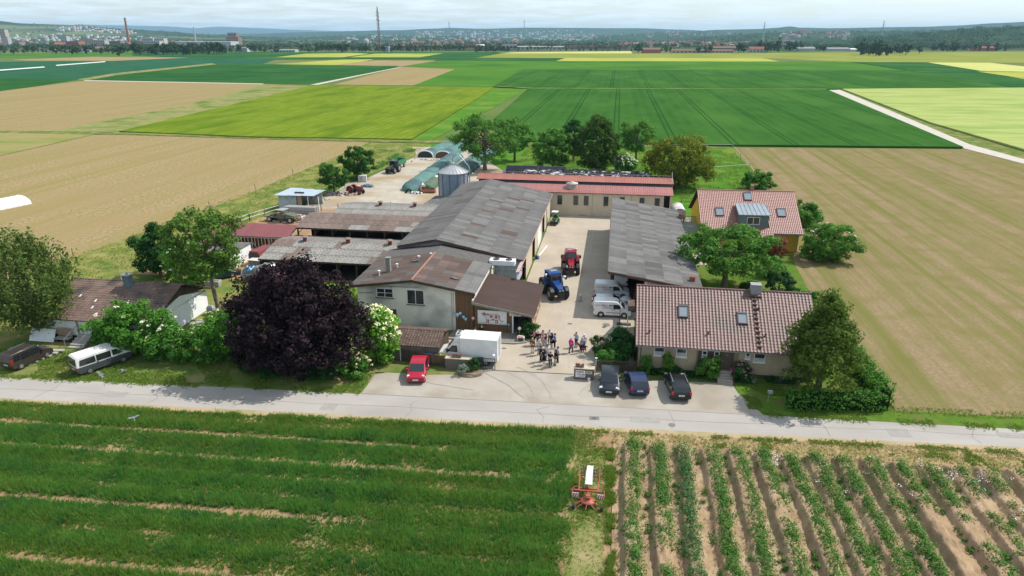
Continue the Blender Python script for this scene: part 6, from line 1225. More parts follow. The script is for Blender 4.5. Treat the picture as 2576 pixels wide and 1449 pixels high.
MB().bar((0, 0, .12), (2.2, 0, .12), .06).bar((0, 0, 1.25), (2.2, 0, 1.25), .06).bar((0, 0, .1), (0, 0, 1.27), .07).bar((2.2, 0, .1), (2.2, 0, 1.27), .07).build('gate_frame', GATE, t)
for k in range(11): MB().bar((.18 + .18 * k, 0, .14), (.18 + .18 * k, 0, 1.24), .035).build('bar', GATE, t)
def lattice(label, p, q, h):
    p, q = Vector((p[0], p[1], 0)), Vector((q[0], q[1], 0)); L = (q - p).length
    t = thing('lattice_fence', label, 'fence', p, math.atan2(q.y - p.y, q.x - p.x)); LT = M('lattice timber', (.09, .07, .05), (.13, .1, .075), sc=4, rough=.9)
    MB().bar((0, 0, h), (L, 0, h), .05).build('top_rail', LT, t)
    for k in range(int(L / 1.6) + 2): x = min(L, 1.6 * k); MB().bar((x, 0, 0), (x, 0, h + .08), .08).build('post', LT, t)
    n = int((L + h) / .17)
    for k in range(n):
        for s, yy in ((1, -.02), (-1, .02)):
            x0 = -h + .17 * k + (0 if s > 0 else h) ; xa, xb = x0, x0 + s * h; za, zb = .08, h
            # clip to the field
            def clip(x, z, X2, Z2, lim): u = (lim - x) / (X2 - x); return lim, z + (Z2 - z) * u
            A, B_ = [xa, za], [xb, zb]
            if A[0] < 0 and B_[0] < 0 or A[0] > L and B_[0] > L: continue
            if A[0] < 0: A = list(clip(*A, *B_, 0.0))
            if B_[0] < 0: B_ = list(clip(*B_, *A, 0.0))
            if A[0] > L: A = list(clip(*A, *B_, L))
            if B_[0] > L: B_ = list(clip(*B_, *A, L))
            if abs(A[0] - B_[0]) < .05: continue
            MB().bar((A[0], yy, A[1]), (B_[0], yy, B_[1]), .03, .04).build('lath', LT, t)
lattice('dark crossed lath fence left of the entrance wall', (-20.6, 61.05), (-15.75, 60.15), 1.25)
lattice('dark crossed lath fence behind the black car', (-.7, 61.6), (3.2, 62.1), 1.15)
t = tag(MB().bar((0, 0, 0), (0, 0, 1.45), .06).box(-.1, .1, -.06, .06, 1.45, 1.5).build('fence_post', WHITE, None, (-20.7, 61.0, 0)), 'pale post ending the lath fence near the red car', 'post')
for k, (x, c, lb) in enumerate(((-17.6, (.03, .12, .4), 'blue lidded wheelie bin behind the lath fence'), (-16.9, (.05, .05, .05), 'black wheelie bin behind the lath fence'), (-16.2, (.6, .5, .05), 'yellow lidded wheelie bin behind the lath fence'), (-12.3, (.05, .05, .05), 'grey wheelie bin behind the bar gate'))):
    t = thing('wheelie_bin', lb, 'bin', (x, 61.1 if k < 3 else 60.9, .02)); MB().loft([[(-.22, -.25, .08), (.22, -.25, .08), (.22, .25, .08), (-.22, .25, .08)], [(-.28, -.33, 1.0), (.28, -.33, 1.0), (.28, .33, 1.0), (-.28, .33, 1.0)]], 0).build('tub', M('bin grey', (.06, .065, .06), rough=.6), t); MB().box(-.3, .3, -.36, .35, 1.0, 1.08).build('lid', M('bin lid %d' % k, c, rough=.5), t)
    for s in (-.2, .2): MB().cyl((s - .03, .3, .1), (s + .03, .3, .1), .1, n=10).build('wheel', RUBBER, t)
# planter
t = thing('stone_planter', 'rough stone planter bed before the entrance wall', 'planter', (-13.0, 59.3, 0))
for k in range(13):
    a = PI + PI * k / 12; b = MB(); b.loft([[((.22 + random.uniform(-.04, .04)) * math.cos(2 * PI * q / 6) * m_, .14 * math.sin(2 * PI * q / 6) * m_, z) for q in range(6)] for z, m_ in ((0, 1), (.25 + random.uniform(0, .1), 1), (.4, .7))], 0)
    b.build('stone', M('field stone', (.26, .21, .16), (.18, .15, .12), sc=4, rough=.95, vary=.25), t, (1.05 * math.cos(a), .75 * math.sin(a), 0), a + PI / 2)
MB().lathe([(.95, 0), (.9, .28), (.01, .33)], 16).build('soil', SOIL, t)
# ================================================================ forecourt, kerb, yard furniture

KERB = M('kerb stone', (.35, .32, .27), (.3, .27, .23), sc=2, rough=.9)
pts = [(-17.2, 67.0), (-11.2, 66.7), (-9.6, 66.75), (-8.6, 67.2), (-8.0, 68.0), (-7.9, 69.3), (-17.0, 69.35)]
o = tag(MB().prism(pts, .02, .18).build('forecourt', M('forecourt pavers', (.25, .225, .195), (.21, .19, .165), sc=.8, rough=.95, wave=('X', .25, (.17, .155, .13), .5, .2))), 'raised grey paved forecourt along the farm shop', kind='structure')
for i in range(5):
    a, b_ = Vector((*pts[i], 0)), Vector((*pts[i + 1], 0)); n = max(1, int((b_ - a).length / .9))
    for k in range(n): MB().bar(a.lerp(b_, k / n) + Vector((0, 0, .1)), a.lerp(b_, (k + .96) / n) + Vector((0, 0, .1)), .14, .17).build('kerb', KERB, o)
def cover(name, label, px, py, r=0.3, sq=None):
    x, y = G(px, py); b = MB()
    if sq: b.box(-sq[0] / 2, sq[0] / 2, -sq[1] / 2, sq[1] / 2, 0, .005)
    else: b.cyl((0, 0, 0), (0, 0, .005), r, n=20)
    o = tag(b.build(name, M('cast iron', (.13, .12, .11), (.18, .17, .155), sc=9, rough=.8), None, (x, y, fz + .003), R(3)), label, 'drain cover')
    if sq:
        for k in range(4): MB().box(-sq[0] * .18 + sq[0] * .1 * k, -sq[0] * .13 + sq[0] * .1 * k, -sq[1] * .3, sq[1] * .3, .005, .009).build('slot', BLACK, o)
cover('manhole_cover', 'round dark manhole cover in the yard before the hedge', 1525, 817, .42); cover('drain_grate', 'rectangular gully grate at the road edge', 1495, 1053, sq=(.85, .55)); cover('drain_grate', 'small drain grate in the yard paving', 1434, 815, sq=(.5, .35)); cover('drain_grate', 'small drain grate by the raised forecourt', 1268, 877, sq=(.45, .3)); cover('manhole_cover', 'worn round cover at the road edge below the hedge', 1690, 1070, .3)
t = tag(MB().bar((-11.0, 60.25, fz + .012), (-2.95, 60.6, fz + .012), .06, .02).build('gate_rail', GATE), 'dark steel rail set in the ground across the entrance', 'rail')
t = thing('milk_can', 'grey metal milk can standing alone in the shade', 'milk can', (*G(1459, 758), .02)); MB().lathe([(.2, 0), (.21, .5), (.12, .66), (.12, .74), (.16, .78), (.16, .82), (.01, .84)], 16).build('can', M('aluminium', (.4, .4, .4), rough=.4, metal=.7), t)
for s in (-1, 1): MB().tube([(s * .2, 0, .45), (s * .27, 0, .55), (s * .14, 0, .65)], .015, 5).build('handle', STEEL, t)
t = thing('bulk_bag', 'white bulk bag with lifting loops beside the vans', 'bag', (2.3, 79.9, .02)); MB().lathe([(.62, 0), (.75, .3), (.75, .9), (.6, 1.1), (.3, 1.25), (.05, 1.22)], 12).build('bag', M('woven white', (.66, .66, .7), (.55, .55, .6), sc=3, rough=.8, bump=.4), t)
for s in (-1, 1): MB().tube([(s * .55, -.3, .95), (s * .5, -.1, 1.5), (s * .55, .2, .98)], .035, 5).build('loop', M('loop blue', (.1, .12, .3), rough=.8), t)
MB().box(-.25, .25, -.78, -.74, .45, .85).build('print', INKB, t)
t = thing('round_sign', 'round white sign on a dark post by the house corner', 'sign', (1.55, 73.9, 0)); MB().bar((0, 0, 0), (0, 0, 2.3), .06).build('post', BLACK, t); MB().cyl((0, 0, 2.5), (.05, 0, 2.5), .33, n=20).build('disc', WHITE, t); MB().box(-.3, 1.3, -.25, .25, 0, .18).build('foot', M('dark foot', (.05, .06, .06), rough=.8), t)
t = thing('lean_shelter', 'narrow glazed lean to behind the tiled house end', 'shelter', (2.7, 74.0, 0)); MB().box(-.3, .5, -1.2, 2.2, 2.2, 2.3).build('roof', OLDT, t)
for y in (-1.1, .5, 2.1): MB().box(-.28, -.2, y - .04, y + .04, 0, 2.2).build('post', WHITE, t)
t = thing('sales_stand', 'little white table with strawberries by the forecourt kerb', 'table', (-9.1, 67.5, .16)); MB().box(-.4, .4, -.25, .25, .4, .45).build('tabletop', WHITE, t)
for x in (-.35, .35): MB().box(x - .03, x + .03, -.2, .2, 0, .4).build('leg', WHITE, t)
MB().box(-.3, .3, -.2, .2, .45, .55).build('crate', M('strawberry tray', (.5, .12, .09), (.6, .5, .4), sc=12), t)
t = thing('round_signpost', 'small round white sign on a post at the forecourt', 'sign', (-9.35, 68.1, .16)); MB().bar((0, 0, 0), (0, 0, 1.0), .04).build('post', STEEL, t); MB().cyl((0, -.01, 1.15), (0, .02, 1.15), .17, n=16).build('disc', WHITE, t)
t = thing('garden_chair', 'white plastic chair in the shop doorway', 'chair', (-8.9, 70.0, .05)); MB().box(-.25, .25, -.25, .25, .42, .46).build('seat', WHITE, t); MB().box(-.25, .25, .22, .26, .46, .9).build('backrest', WHITE, t)
for x in (-.22, .22):
    for y in (-.22, .22): MB().box(x - .02, x + .02, y - .02, y + .02, 0, .42).build('leg', WHITE, t)
t = thing('shop_counter', 'dark vending counter inside the shop doorway', 'counter', (-9.7, 72.5, .05)); MB().box(-.35, .35, -.3, .3, 0, 1.5).build('cabinet', M('counter grey', (.12, .12, .12), rough=.5), t); MB().box(-.25, .25, -.32, -.3, .9, 1.35).build('screen', GLASS, t)
# balloons
def balloon(label, x, y, z, c, r=.16, heart=False):
    t = thing('balloon', label, 'balloon', (x, y, z), 0, None); MB().lathe([(.01, -1.25 * r), (.05 * r / .16, -1.1 * r), (r * .85, -.3 * r), (r, .2 * r), (r * .75, .75 * r), (.01, r)], 14).build('skin', M('balloon %s' % str(c), c, rough=.25, spec=.6), t); MB().tube([(0, 0, -1.2 * r), (.02, 0, -2.6 * r)], .006, 4).build('string', WHITE, t)
LB, PK = (.35, .62, .78), (.75, .42, .45)
for a in (('pale blue balloon leftmost on the brown boarding', -16.55, 69.15, 2.05, LB, .24), ('lilac balloon above the blue one on the boarding', -16.2, 69.15, 2.25, (.5, .52, .72), .2), ('blue balloon in the middle of the boarding', -15.85, 69.15, 1.85, LB, .18), ('lower blue balloon on the boarding', -15.6, 69.15, 1.6, LB, .18), ('pink heart balloon beside the cow picture', -14.75, 69.15, 1.75, PK, .2),
          ('pale balloon tied to the steel gate', -10.9, 60.35, 1.6, (.62, .6, .75), .19), ('pale blue balloon at the left of the blue tractor cab', -7.9, 82.2, 2.75, (.7, .78, .85), .2), ('pale blue balloon at the right of the blue tractor cab', -5.5, 81.8, 2.75, (.6, .74, .85), .2), ('pink balloon on the red tractor roof', -4.7, 92.6, 3.15, PK, .2), ('second pink balloon on the red tractor roof', -5.05, 92.7, 3.2, (.75, .45, .5), .17), ('blue balloon by the shop door sign', -10.7, 69.1, 1.25, (.1, .4, .6), .15)): balloon(*a)
# pallets
PALW = M('pallet wood', (.42, .30, .18), (.34, .24, .14), sc=5, rough=.9, vary=.15)
def pallet_parts(root, z, dx=0, dy=0):
    for k in range(5): MB().box(-.6 + dx, .6 + dx, -.4 + .175 * k + dy, -.3 + .175 * k + dy, z + .12, z + .144).build('slat', PALW, root)
    for k in range(3): MB().box(-.6 + .55 * k + dx, -.5 + .55 * k + dx, -.4 + dy, .4 + dy, z, z + .12).build('block', PALW, root)
def pallet(label, x, y, z=0, rz=0, group=None): t = thing('pallet', label, 'pallet', (x, y, z + .03), rz, group); pallet_parts(t, 0); return t
pallet('single wooden pallet lying before the beige stable', *G(1465, 541), rz=.05)
x, y = G(600, 690)
for k in range(6): pallet('wooden pallet in the tall stack on the grass', x, y, .15 * k, .2, 'tall pallet stack')
for k in range(3): pallet('wooden pallet in the low stack on the grass', x + 1.6, y - .5, .15 * k, .1, 'low pallet stack')
for k in range(2): pallet('tilted wooden pallet near the red container', x + 3.7, y - 1.6, .15 * k + .02, -.2, 'pallets by the container')
tag(tree('blue_tarpaulin', 'crumpled pale blue tarpaulin lying on the pallets', 'tarpaulin', (x + 1.7, y + .6), 1, 1.2, .7, .55, .25, 26, .35, 10, .5, M('blue tarp', (.3, .55, .72), (.15, .35, .6), sc=2, rough=.6), trunk=False))
# container and tank
RUST = M('container red', (.17, .045, .035), (.13, .035, .03), sc=1.2, rough=.75, c3=(.2, .1, .075), sc3=.8)
t = thing('shipping_container', 'rusty red shipping container behind the copper beech', 'container', (-42.2, 77.2, 0))
b = MB(); corr_wall(b, (-3, -1.2), (3, -1.2), .1, lambda q: 2.5, .3, .05); corr_wall(b, (3, 1.2), (-3, 1.2), .1, lambda q: 2.5, .3, .05); corr_wall(b, (-3, 1.2), (-3, -1.2), .1, lambda q: 2.5, .3, .04); corr_wall(b, (3, -1.2), (3, 1.2), .1, lambda q: 2.5, .3, .04); b.build('side_panel', RUST, t)
MB().box(-3.05, 3.05, -1.25, 1.25, 2.5, 2.6).box(-3.05, 3.05, -1.25, 1.25, 0, .1).build('frame', RUST, t)
for s in (-.5, .5): MB().box(-3.08, -3.05, s - .35, s + .35, 1.2, 1.9).build('placard', M('faded print', (.3, .2, .19), rough=.8), t)
for k in range(6): MB().box(-2.4 + .9 * k, -1.75 + .9 * k, -1.2, 1.2, 2.6, 2.63).build('roof_panel', M('faded red panel', (.36, .17, .15), (.3, .14, .12), sc=1, rough=.6, vary=.1), t)
t = thing('steel_tank', 'stainless steel tank lying on top of the red container', 'tank', (-43.4, 77.1, 2.62), R(52))
SS = M('stainless', (.4, .37, .34), (.3, .27, .25), sc=1.5, rough=.3, metal=.7)
MB().loft([[(x_, r_ * math.cos(2 * PI * k / 20), .8 + r_ * math.sin(2 * PI * k / 20)) for k in range(20)] for x_, r_ in ((-1.45, .1), (-1.4, .45), (-1.2, .7), (-1.05, .75), (1.05, .75), (1.2, .7), (1.4, .45), (1.45, .1))], 0, True).build('vessel', SS, t)
for x_ in (-.75, .75): MB().cyl((x_ - .04, 0, .8), (x_ + .04, 0, .8), .785, n=20, cap=False).build('strap', DARKWOOD, t)
MB().cyl((.1, 0, 1.5), (.1, 0, 1.65), .22, n=12).build('hatch', STEEL, t); MB().box(-.9, -.75, -.5, .5, 0, .3).box(.75, .9, -.5, .5, 0, .3).build('cradle', DARKWOOD, t)
# concrete garage, red horse trailer, tipping trailer, crate hut
t = thing('concrete_garage', 'small pale garage with its up and over door half open', 'garage', (-55.4, 88.2, 0)); MB().box(-2.6, -2.4, -3, 3, 0, 2.3).box(2.0, 2.2, -3, 3, 0, 2.3).box(-2.4, 2.0, 2.8, 3, 0, 2.3).build('wall', WW, t)
MB().box(-2.7, 2.3, -3.1, 3.1, 2.3, 2.45).build('roof', FIB, t); MB().slab([(-2.3, -3.0, 2.2), (1.9, -3.0, 2.2), (1.9, -4.2, 1.9), (-2.3, -4.2, 1.9)], (0, 0, .06)).build('door', M('white door sheet', (.62, .62, .58), rough=.6), t)
t = thing('horse_trailer', 'dark red covered trailer beside the crate hut', 'trailer', (-50.6, 89.6, 0), R(80)); MB().loft([[(x_, -1, .6), (x_, -1, 1.6), (x_, -.7, 2.2), (x_, .7, 2.2), (x_, 1, 1.6), (x_, 1, .6)] for x_ in (-1.8, 1.8)], 0).build('body', M('trailer red', (.2, .03, .03), (.15, .025, .025), sc=2, rough=.5), t); MB().box(-1.85, -1.8, -.8, .8, .7, 1.9).build('rear_opening', BLACK, t)
for s in (-1, 1): wheel(t, 0, s * 1.0, .33, .2)
t = thing('crate_hut', 'slatted white crate hut standing before the red trailer', 'hut', (-50.0, 87.0, 0), R(-5)); MB().box(-1.0, 1.0, -.7, .7, .05, 1.3).build('core', DARKIN, t)
for k in range(6): MB().box(-1.02, 1.02, -.75, -.7, .08 + .2 * k, .2 + .2 * k).build('slat', M('pale slat', (.42, .39, .34), (.34, .31, .27), sc=4, rough=.9), t)
MB().box(-1.1, 1.1, -.8, .8, 1.3, 1.38).build('roof', M('pale roof', (.55, .52, .46), rough=.8), t)
t = thing('tipping_trailer', 'small grey tipping trailer on the grass by the cattle barn', 'trailer', (-47.8, 82.2, 0), R(30))
for a in ((-1.8, 1.8, -.9, -.85), (-1.8, 1.8, .85, .9), (-1.8, -1.75, -.85, .85), (1.75, 1.8, -.85, .85)): MB().box(*a, .75, 1.2).build('side_board', STEEL, t)
MB().box(-1.8, 1.8, -.9, .9, .68, .75).bar((1.8, 0, .5), (3.0, 0, .45), .1).build('chassis', BLACK, t)
for s in (-1, 1): wheel(t, -.2, s * .95, .35, .2)
# stump, trough, barbecue
tag(MB().cyl((0, 0, 0), (.05, 0, .75), .5, .42, n=14).cyl((-.4, .3, 0), (-.4, .3, .6), .2, n=8).build('tree_stump', WOOD, None, (*G(578, 812), 0)), 'sawn tree stump beside the tall bare trunk', 'stump')
t = thing('stone_trough', 'grey stone trough behind the white house', 'trough', (*G(537, 720), 0), .1); MB().loft([[(-.9, -.4, 0), (.9, -.4, 0), (.9, .4, 0), (-.9, .4, 0)], [(-1, -.5, .8), (1, -.5, .8), (1, .5, .8), (-1, .5, .8)]], 0).build('basin', CONC, t); MB().box(-.85, .85, -.36, .36, .8, .81).build('water', M('trough water', (.16, .13, .1), rough=.1), t)
t = thing('barbecue', 'covered barbecue trolley at the white house gable', 'barbecue', (-46.9, 69.7, 0)); MB().loft([[(-.4, -.3, .6), (.4, -.3, .6), (.4, .3, .6), (-.4, .3, .6)], [(-.4, -.3, .95), (.4, -.3, .95), (.4, .3, .95), (-.4, .3, .95)], [(-.25, -.15, 1.2), (.25, -.15, 1.2), (.25, .15, 1.2), (-.25, .15, 1.2)]], 0).build('lid', M('grey cover', (.3, .3, .33), rough=.5), t)
for x_ in (-.35, .35): MB().box(x_ - .03, x_ + .03, -.25, .25, 0, .6).build('leg', BLACK, t)
for k in range(4): tag(MB().box(-.6, .6, -.2, .2, 0, .16).build('garden_step', CONC, None, (-46.9 + .1 * k, 67.6 - .5 * k, .05), .1), 'low slab step beside the white gable wall', 'step', 'slab steps at the white gable')
# ================================================================ silage, tyres and back yard
def silage(label, x, y0, y1, w, h, mat, dx=0.0, endm=None, name='silage_tube'):
    t = thing(name, label, 'silage tube', (x, y0, 0)); n = 36; rings = []
    for i in range(n + 1):
        u = i / n; e = min(1, u / .06) ** .5 * min(1, (1 - u) / .05) ** .5 if endm is None else min(1, (1 - u) / .05) ** .5
        rings.append([(dx * u + w / 2 * e * math.cos(PI * k / 12) * (1 + .04 * math.sin(i * 1.7 + k)), u * (y1 - y0), max(0, h * (e ** .6) * math.sin(PI * k / 12) ** .75 * (1 + .05 * math.sin(i * 2.3 + k * .7) + .03 * random.uniform(-1, 1)))) for k in range(13)])
    MB().loft(rings, 0, True, False, False).build('cover', mat, t)
    if endm:
        MB().add([(w / 2 * .97 * math.cos(PI * k / 12), .05, h * .97 * math.sin(PI * k / 12) ** .75) for k in range(13)], [list(range(13))]).build('cut_face', endm, t)
        MB().tube([(w / 2 * 1.02 * math.cos(PI * k / 12), -.02, h * 1.02 * math.sin(PI * k / 12) ** .75) for k in range(13)], .16, 6).build('white_edge', M('white film', (.72, .72, .74), rough=.4), t)
    return t
NETG = M('green silage net', (.055, .145, .125), (.08, .19, .165), sc=1.2, rough=.7, c3=(.04, .08, .095), sc3=.3, bump=.8, bsc=2)
SILF = M('cut silage', (.18, .13, .09), (.12, .09, .06), sc=3, rough=1)
silage('long green netted silage tube beside the steel silo', -43.2, 139.2, 186, 4.6, 1.8, NETG)
silage('short green silage tube with dark cut face at left', -51.6, 183.5, 204, 4.4, 1.8, NETG, 2.0, BLACK); silage('short green silage tube with brown cut face at right', -46.6, 183.5, 204, 4.4, 1.8, NETG, 2.0, SILF)
silage('long green silage tube edged with tyres near the big walnut', -37.3, 152, 198, 5.0, 1.9, NETG, 1.5); silage('dull green silage tube behind the silo', -40.0, 141, 150, 3.0, 1.5, M('olive net', (.06, .1, .06), (.09, .13, .08), sc=2, rough=.8))
silage('white wrapped silage tube lying in the left field', -119.5, 108.5, 118.5, 4.2, 1.7, M('white film'), 3.0)
TYR = MB()
for k in range(10):
    pass
def tyre_mesh(R_, r_, n=10, m_=5):
    rings = [[((R_ + r_ * math.cos(2 * PI * j / m_)) * math.cos(2 * PI * i / n), (R_ + r_ * math.cos(2 * PI * j / m_)) * math.sin(2 * PI * i / n), r_ + r_ * math.sin(2 * PI * j / m_)) for j in range(m_)] for i in range(n + 1)]
    return MB().loft(rings, 0, True, False).mesh('tyre', RUBBER)
TY = tyre_mesh(.28, .11); BTY = tyre_mesh(.62, .24, 16, 8)
def tyre(label, x, y, z, me=None, group=None, rot=None):
    o = tag(ob('tyre', me or TY, None, (x, y, z)), label, 'tyre', group)
    if rot: o.rotation_euler = rot
    return o
# silage clamp with tyres
t = thing('silage_clamp', 'low silage clamp under black and white film behind the feed hall', 'silage clamp', (-5, 152, 0))
nx, ny = 34, 8; V = []; 
for j in range(ny + 1):
    for i in range(nx + 1):
        u, v = i / nx, j / ny; V.append((-20 + 36 * u, -6 + 13 * v, 2.7 * min(1, 4 * v, 5 * (1 - v) + .0) * min(1, 5 * u + .35, 6 * (1 - u) + .3) + random.uniform(-.08, .08)))
Fq = [(j * (nx + 1) + i, j * (nx + 1) + i + 1, (j + 1) * (nx + 1) + i + 1, (j + 1) * (nx + 1) + i) for j in range(ny) for i in range(nx)]
ob('film', npmesh('film', np.array(V), np.array(Fq), M('clamp film', (.03, .03, .032), (.66, .66, .68), sc=.7, rough=.45, lo=.53, hi=.56)), t)
MB().box(-20.4, -20.1, -6, 7, 0, 2.0).box(-20.1, -6, 6.9, 7.1, 0, 2.9).build('side_wall', M('slate wall'), t)
for k in range(190):
    u, v = rng.uniform(.02, .98), rng.uniform(.2, .85); x_ = -25 + 36 * u; y_ = 146 + 13 * v; z_ = 2.7 * min(1, 4 * v, 5 * (1 - v)) * min(1, 5 * u + .35, 6 * (1 - u) + .3)
    tyre('black tyre weighing down the silage clamp film', x_, y_, z_ + .05, None, 'tyres on the silage clamp', (rng.normal(0, .25), rng.normal(0, .25), 0))
for k in range(26): tyre('black tyre along the green silage tube by the walnut', -34.6 + .035 * k + (k % 2) * .25, 153 + 1.65 * k, .0, None, 'tyres along the silage tube', (R(60), 0, R(-80)))
tyre('big tractor tyre leaning on the green silage tube', -43.0, 138.9, .1, BTY, None, (R(70), 0, R(8))); tyre('big tractor tyre lying at the dull green tube', -38.2, 140.4, .1, BTY, None, (R(65), 0, 0))
x, y = G(690, 556)
tyre('upper tractor tyre of the pair on the rubble heap', x + .1, y + .3, .75, BTY, None); tyre('lower tractor tyre of the pair on the rubble heap', x, y + .3, .25, BTY, None)
x, y = -59.6, 123
for k in range(3): tyre('black tyre lying on the tin shed roof', -60.3 + .62 * k, 122.2 + .1 * (k % 2), 3.03, None, 'tyres on the tin roof')
# rubble heap, junk
def heap(name, label, x, y, rx, ry, h, n, s, cols):
    A = rng.uniform(0, 2 * PI, n); Rr = rng.uniform(0, 1, n) ** .6; V = []; F = []; mi = []
    cube = np.array([(a, b, c) for a in (-1, 1) for b in (-1, 1) for c in (-1, 1)], float); cf = np.array([(0, 1, 3, 2), (4, 6, 7, 5), (0, 4, 5, 1), (2, 3, 7, 6), (0, 2, 6, 4), (1, 5, 7, 3)])
    for k in range(n):
        q = cube * rng.uniform(.4, 1, 3) * s * np.array([1, 1, .6]); an = rng.uniform(0, PI); ca, sa = math.cos(an), math.sin(an); q = np.c_[q[:, 0] * ca - q[:, 1] * sa, q[:, 0] * sa + q[:, 1] * ca, q[:, 2] + q[:, 0] * rng.normal(0, .4)]
        c = np.array([x + rx * Rr[k] * math.cos(A[k]), y + ry * Rr[k] * math.sin(A[k]), h * (1 - Rr[k]) * rng.uniform(.3, 1) + .05]); F.append(cf + len(V) * 8); V.append(q + c); mi += [rng.integers(len(cols))] * 6
    return tag(ob(name, npmesh(name, np.concatenate(V), np.concatenate(F), cols, mi)), label, 'rubble', kind='stuff')
RUBS = [M('rubble pale', (.52, .48, .44), rough=.95), M('rubble grey', (.38, .35, .34), rough=.95), M('rubble pink', (.45, .27, .22), rough=.95), M('rubble brown', (.3, .2, .14), rough=.95)]
x, y = G(740, 552); heap('rubble_heap', 'pale heap of broken rubble beside the old army truck', x, y, 4.6, 2.6, 1.0, 420, .24, RUBS)
x, y = G(850, 492); heap('scrap_heap', 'mixed scrap boards lying under the small walnut tree', x, y + 1, 3.8, 1.6, .6, 110, .3, RUBS); x, y = G(1040, 400); heap('film_heap', 'white film scraps at the silage tube ends', -48.5, 179.5, 4, 1.4, .15, 50, .25, [M('white film'), RUBS[1]])
heap('white_film_heap', 'white film bundle at the foot of the green tube', -41.3, 138.6, 1.1, .7, .4, 40, .26, [M('white film'), M('white film'), BLACK])
heap('stone_heap', 'grey stones and old film behind the feed hall end', -24.5, 150, 3.4, 4, 1.0, 130, .38, [CONC, M('olive net'), BLACK])
t = thing('beam_stack', 'stack of grey concrete beams before the tin shed', 'beams', (-57.2, 117.5, 0))
for k in range(4):
    for j in range(3): MB().bar((-3.2 + .1 * j, .5 * j - .6, .25 + .42 * k), (3.0 + .1 * j, .5 * j - .6, .25 + .42 * k), .3).build('beam', M('pale beam', (.42, .42, .4), (.34, .33, .32), sc=2, rough=.8), t)
tag(tree('blue_tarp_heap', 'folded blue tarpaulin lying on the yard edge', 'tarpaulin', (*G(925, 470), 0), 1, 1.4, .7, .15, .2, 22, .35, 10, .5, M('blue tarp dark', (.06, .17, .25), (.1, .22, .3), sc=2, rough=.6), trunk=False))
t = thing('white_cabinet', 'old white cabinet standing in the weeds by the walnut', 'cabinet', (*G(913, 457), 0), .2); MB().box(-.9, .9, -.6, .6, .1, 1.5).build('case', M('cabinet white', (.55, .55, .52), (.45, .45, .42), sc=3), t); MB().box(-.7, .1, -.62, -.6, .4, 1.3).build('door', M('cabinet dark', (.3, .3, .3)), t)
t = thing('calf_crate', 'white wire crate in the weeds by the old red tractor', 'crate', (*G(885, 475), 0), .2); MB().box(-1, 1, -.6, .6, .1, .2).build('base', WHITE, t)
for k in range(9): MB().bar((-1 + .25 * k, -.6, .2), (-1 + .25 * k, -.6, 1.2), .05).build('bar', WHITE, t); MB().bar((-1 + .25 * k, .6, .2), (-1 + .25 * k, .6, 1.2), .05).build('bar', WHITE, t)
MB().bar((-1, -.6, 1.2), (1, -.6, 1.2), .05).bar((-1, .6, 1.2), (1, .6, 1.2), .05).build('rail', WHITE, t)
def hutch(label, x, y, rz):
    t = thing('calf_hutch', label, 'calf hutch', (x, y, 0), rz); MB().loft([[(-.65, d, 0), (-.6, d, 1.0), (-.3, d, 1.4), (.3, d, 1.4), (.6, d, 1.0), (.65, d, 0)] for d in (-.9, 1.1)], 0).build('shell', M('hutch white', (.66, .63, .54), (.58, .55, .46), sc=2, rough=.6), t); MB().box(-.35, .35, -.93, -.9, 0, .9).build('opening', BLACK, t)
hutch('white calf hutch nearest the green silage tube', -40.6, 142.0, .2); hutch('white calf hutch behind the nearer one', -40.2, 145.2, .35); hutch('cream calf hutch furthest along the green tube', -39.9, 150.8, .3)
for s in (-.3, .3): pass
t = thing('feed_trough', 'red brown metal trough beside the steel silo', 'trough', (-39.0, 139.6, 0), .05); MB().box(-1.6, 1.6, -.45, -.38, .2, .75).box(-1.6, 1.6, .38, .45, .2, .75).box(-1.6, -1.5, -.38, .38, .2, .75).box(1.5, 1.6, -.38, .38, .2, .75).box(-1.5, 1.5, -.38, .38, .2, .3).build('basin', M('trough rust', (.36, .13, .06), rough=.8), t)
for x_ in (-1.3, 1.3): MB().box(x_ - .08, x_ + .08, -.4, .4, 0, .2).build('leg', BLACK, t)
# fences
WPOST = M('weathered post', (.22, .18, .14), (.16, .13, .1), sc=4, rough=.95)
fp = [(-83, 74), (-80.5, 88), (-79, 104), (-77.5, 120), (-77, 137), (-76.8, 155), (-76.6, 172), (-76.4, 190), (-76, 207)]
pm_ = MB().bar((0, 0, 0), (0, 0, 1.35), .09).mesh('fence_post', WPOST)
for k, (x_, y_) in enumerate(fp): tag(ob('fence_post', pm_, None, (x_, y_, 0), .3 * k), 'thin wooden fence post along the left meadow edge', 'post', 'posts along the left meadow')
for k, (x_, y_) in enumerate([(-20 + 8 * i, 208.5 + .6 * i) for i in range(7)] + [(34.6, 213), (34.3, 196), (34, 180), (32.6, 160)]): tag(ob('fence_post', pm_, None, (x_, y_, 0), .3 * k), 'thin wooden fence post around the lush meadow', 'post', 'posts around the lush meadow')
tag(MB().tube([(-22, 208, 1.1), (0, 209.5, 1.05), (34.6, 213, 1.1)], .03, 4).tube([(34.6, 213, 1.1), (34.0, 180, 1.0), (32.6, 160, 1.1)], .03, 4).build('fence_tape', M('white tape', (.7, .7, .7), rough=.6)), 'white electric tape strung round the lush meadow', 'fence tape'); tag(MB().tube([(12, 170, 1.0), (24, 175, .9), (34, 180, 1.0)], .03, 4).tube([(-24, 168, 1.0), (-14, 166, .8), (-8, 168, 1.0)], .03, 4).build('fence_tape', M('white tape')), 'white electric tape crossing the meadow near the olive tree', 'fence tape')
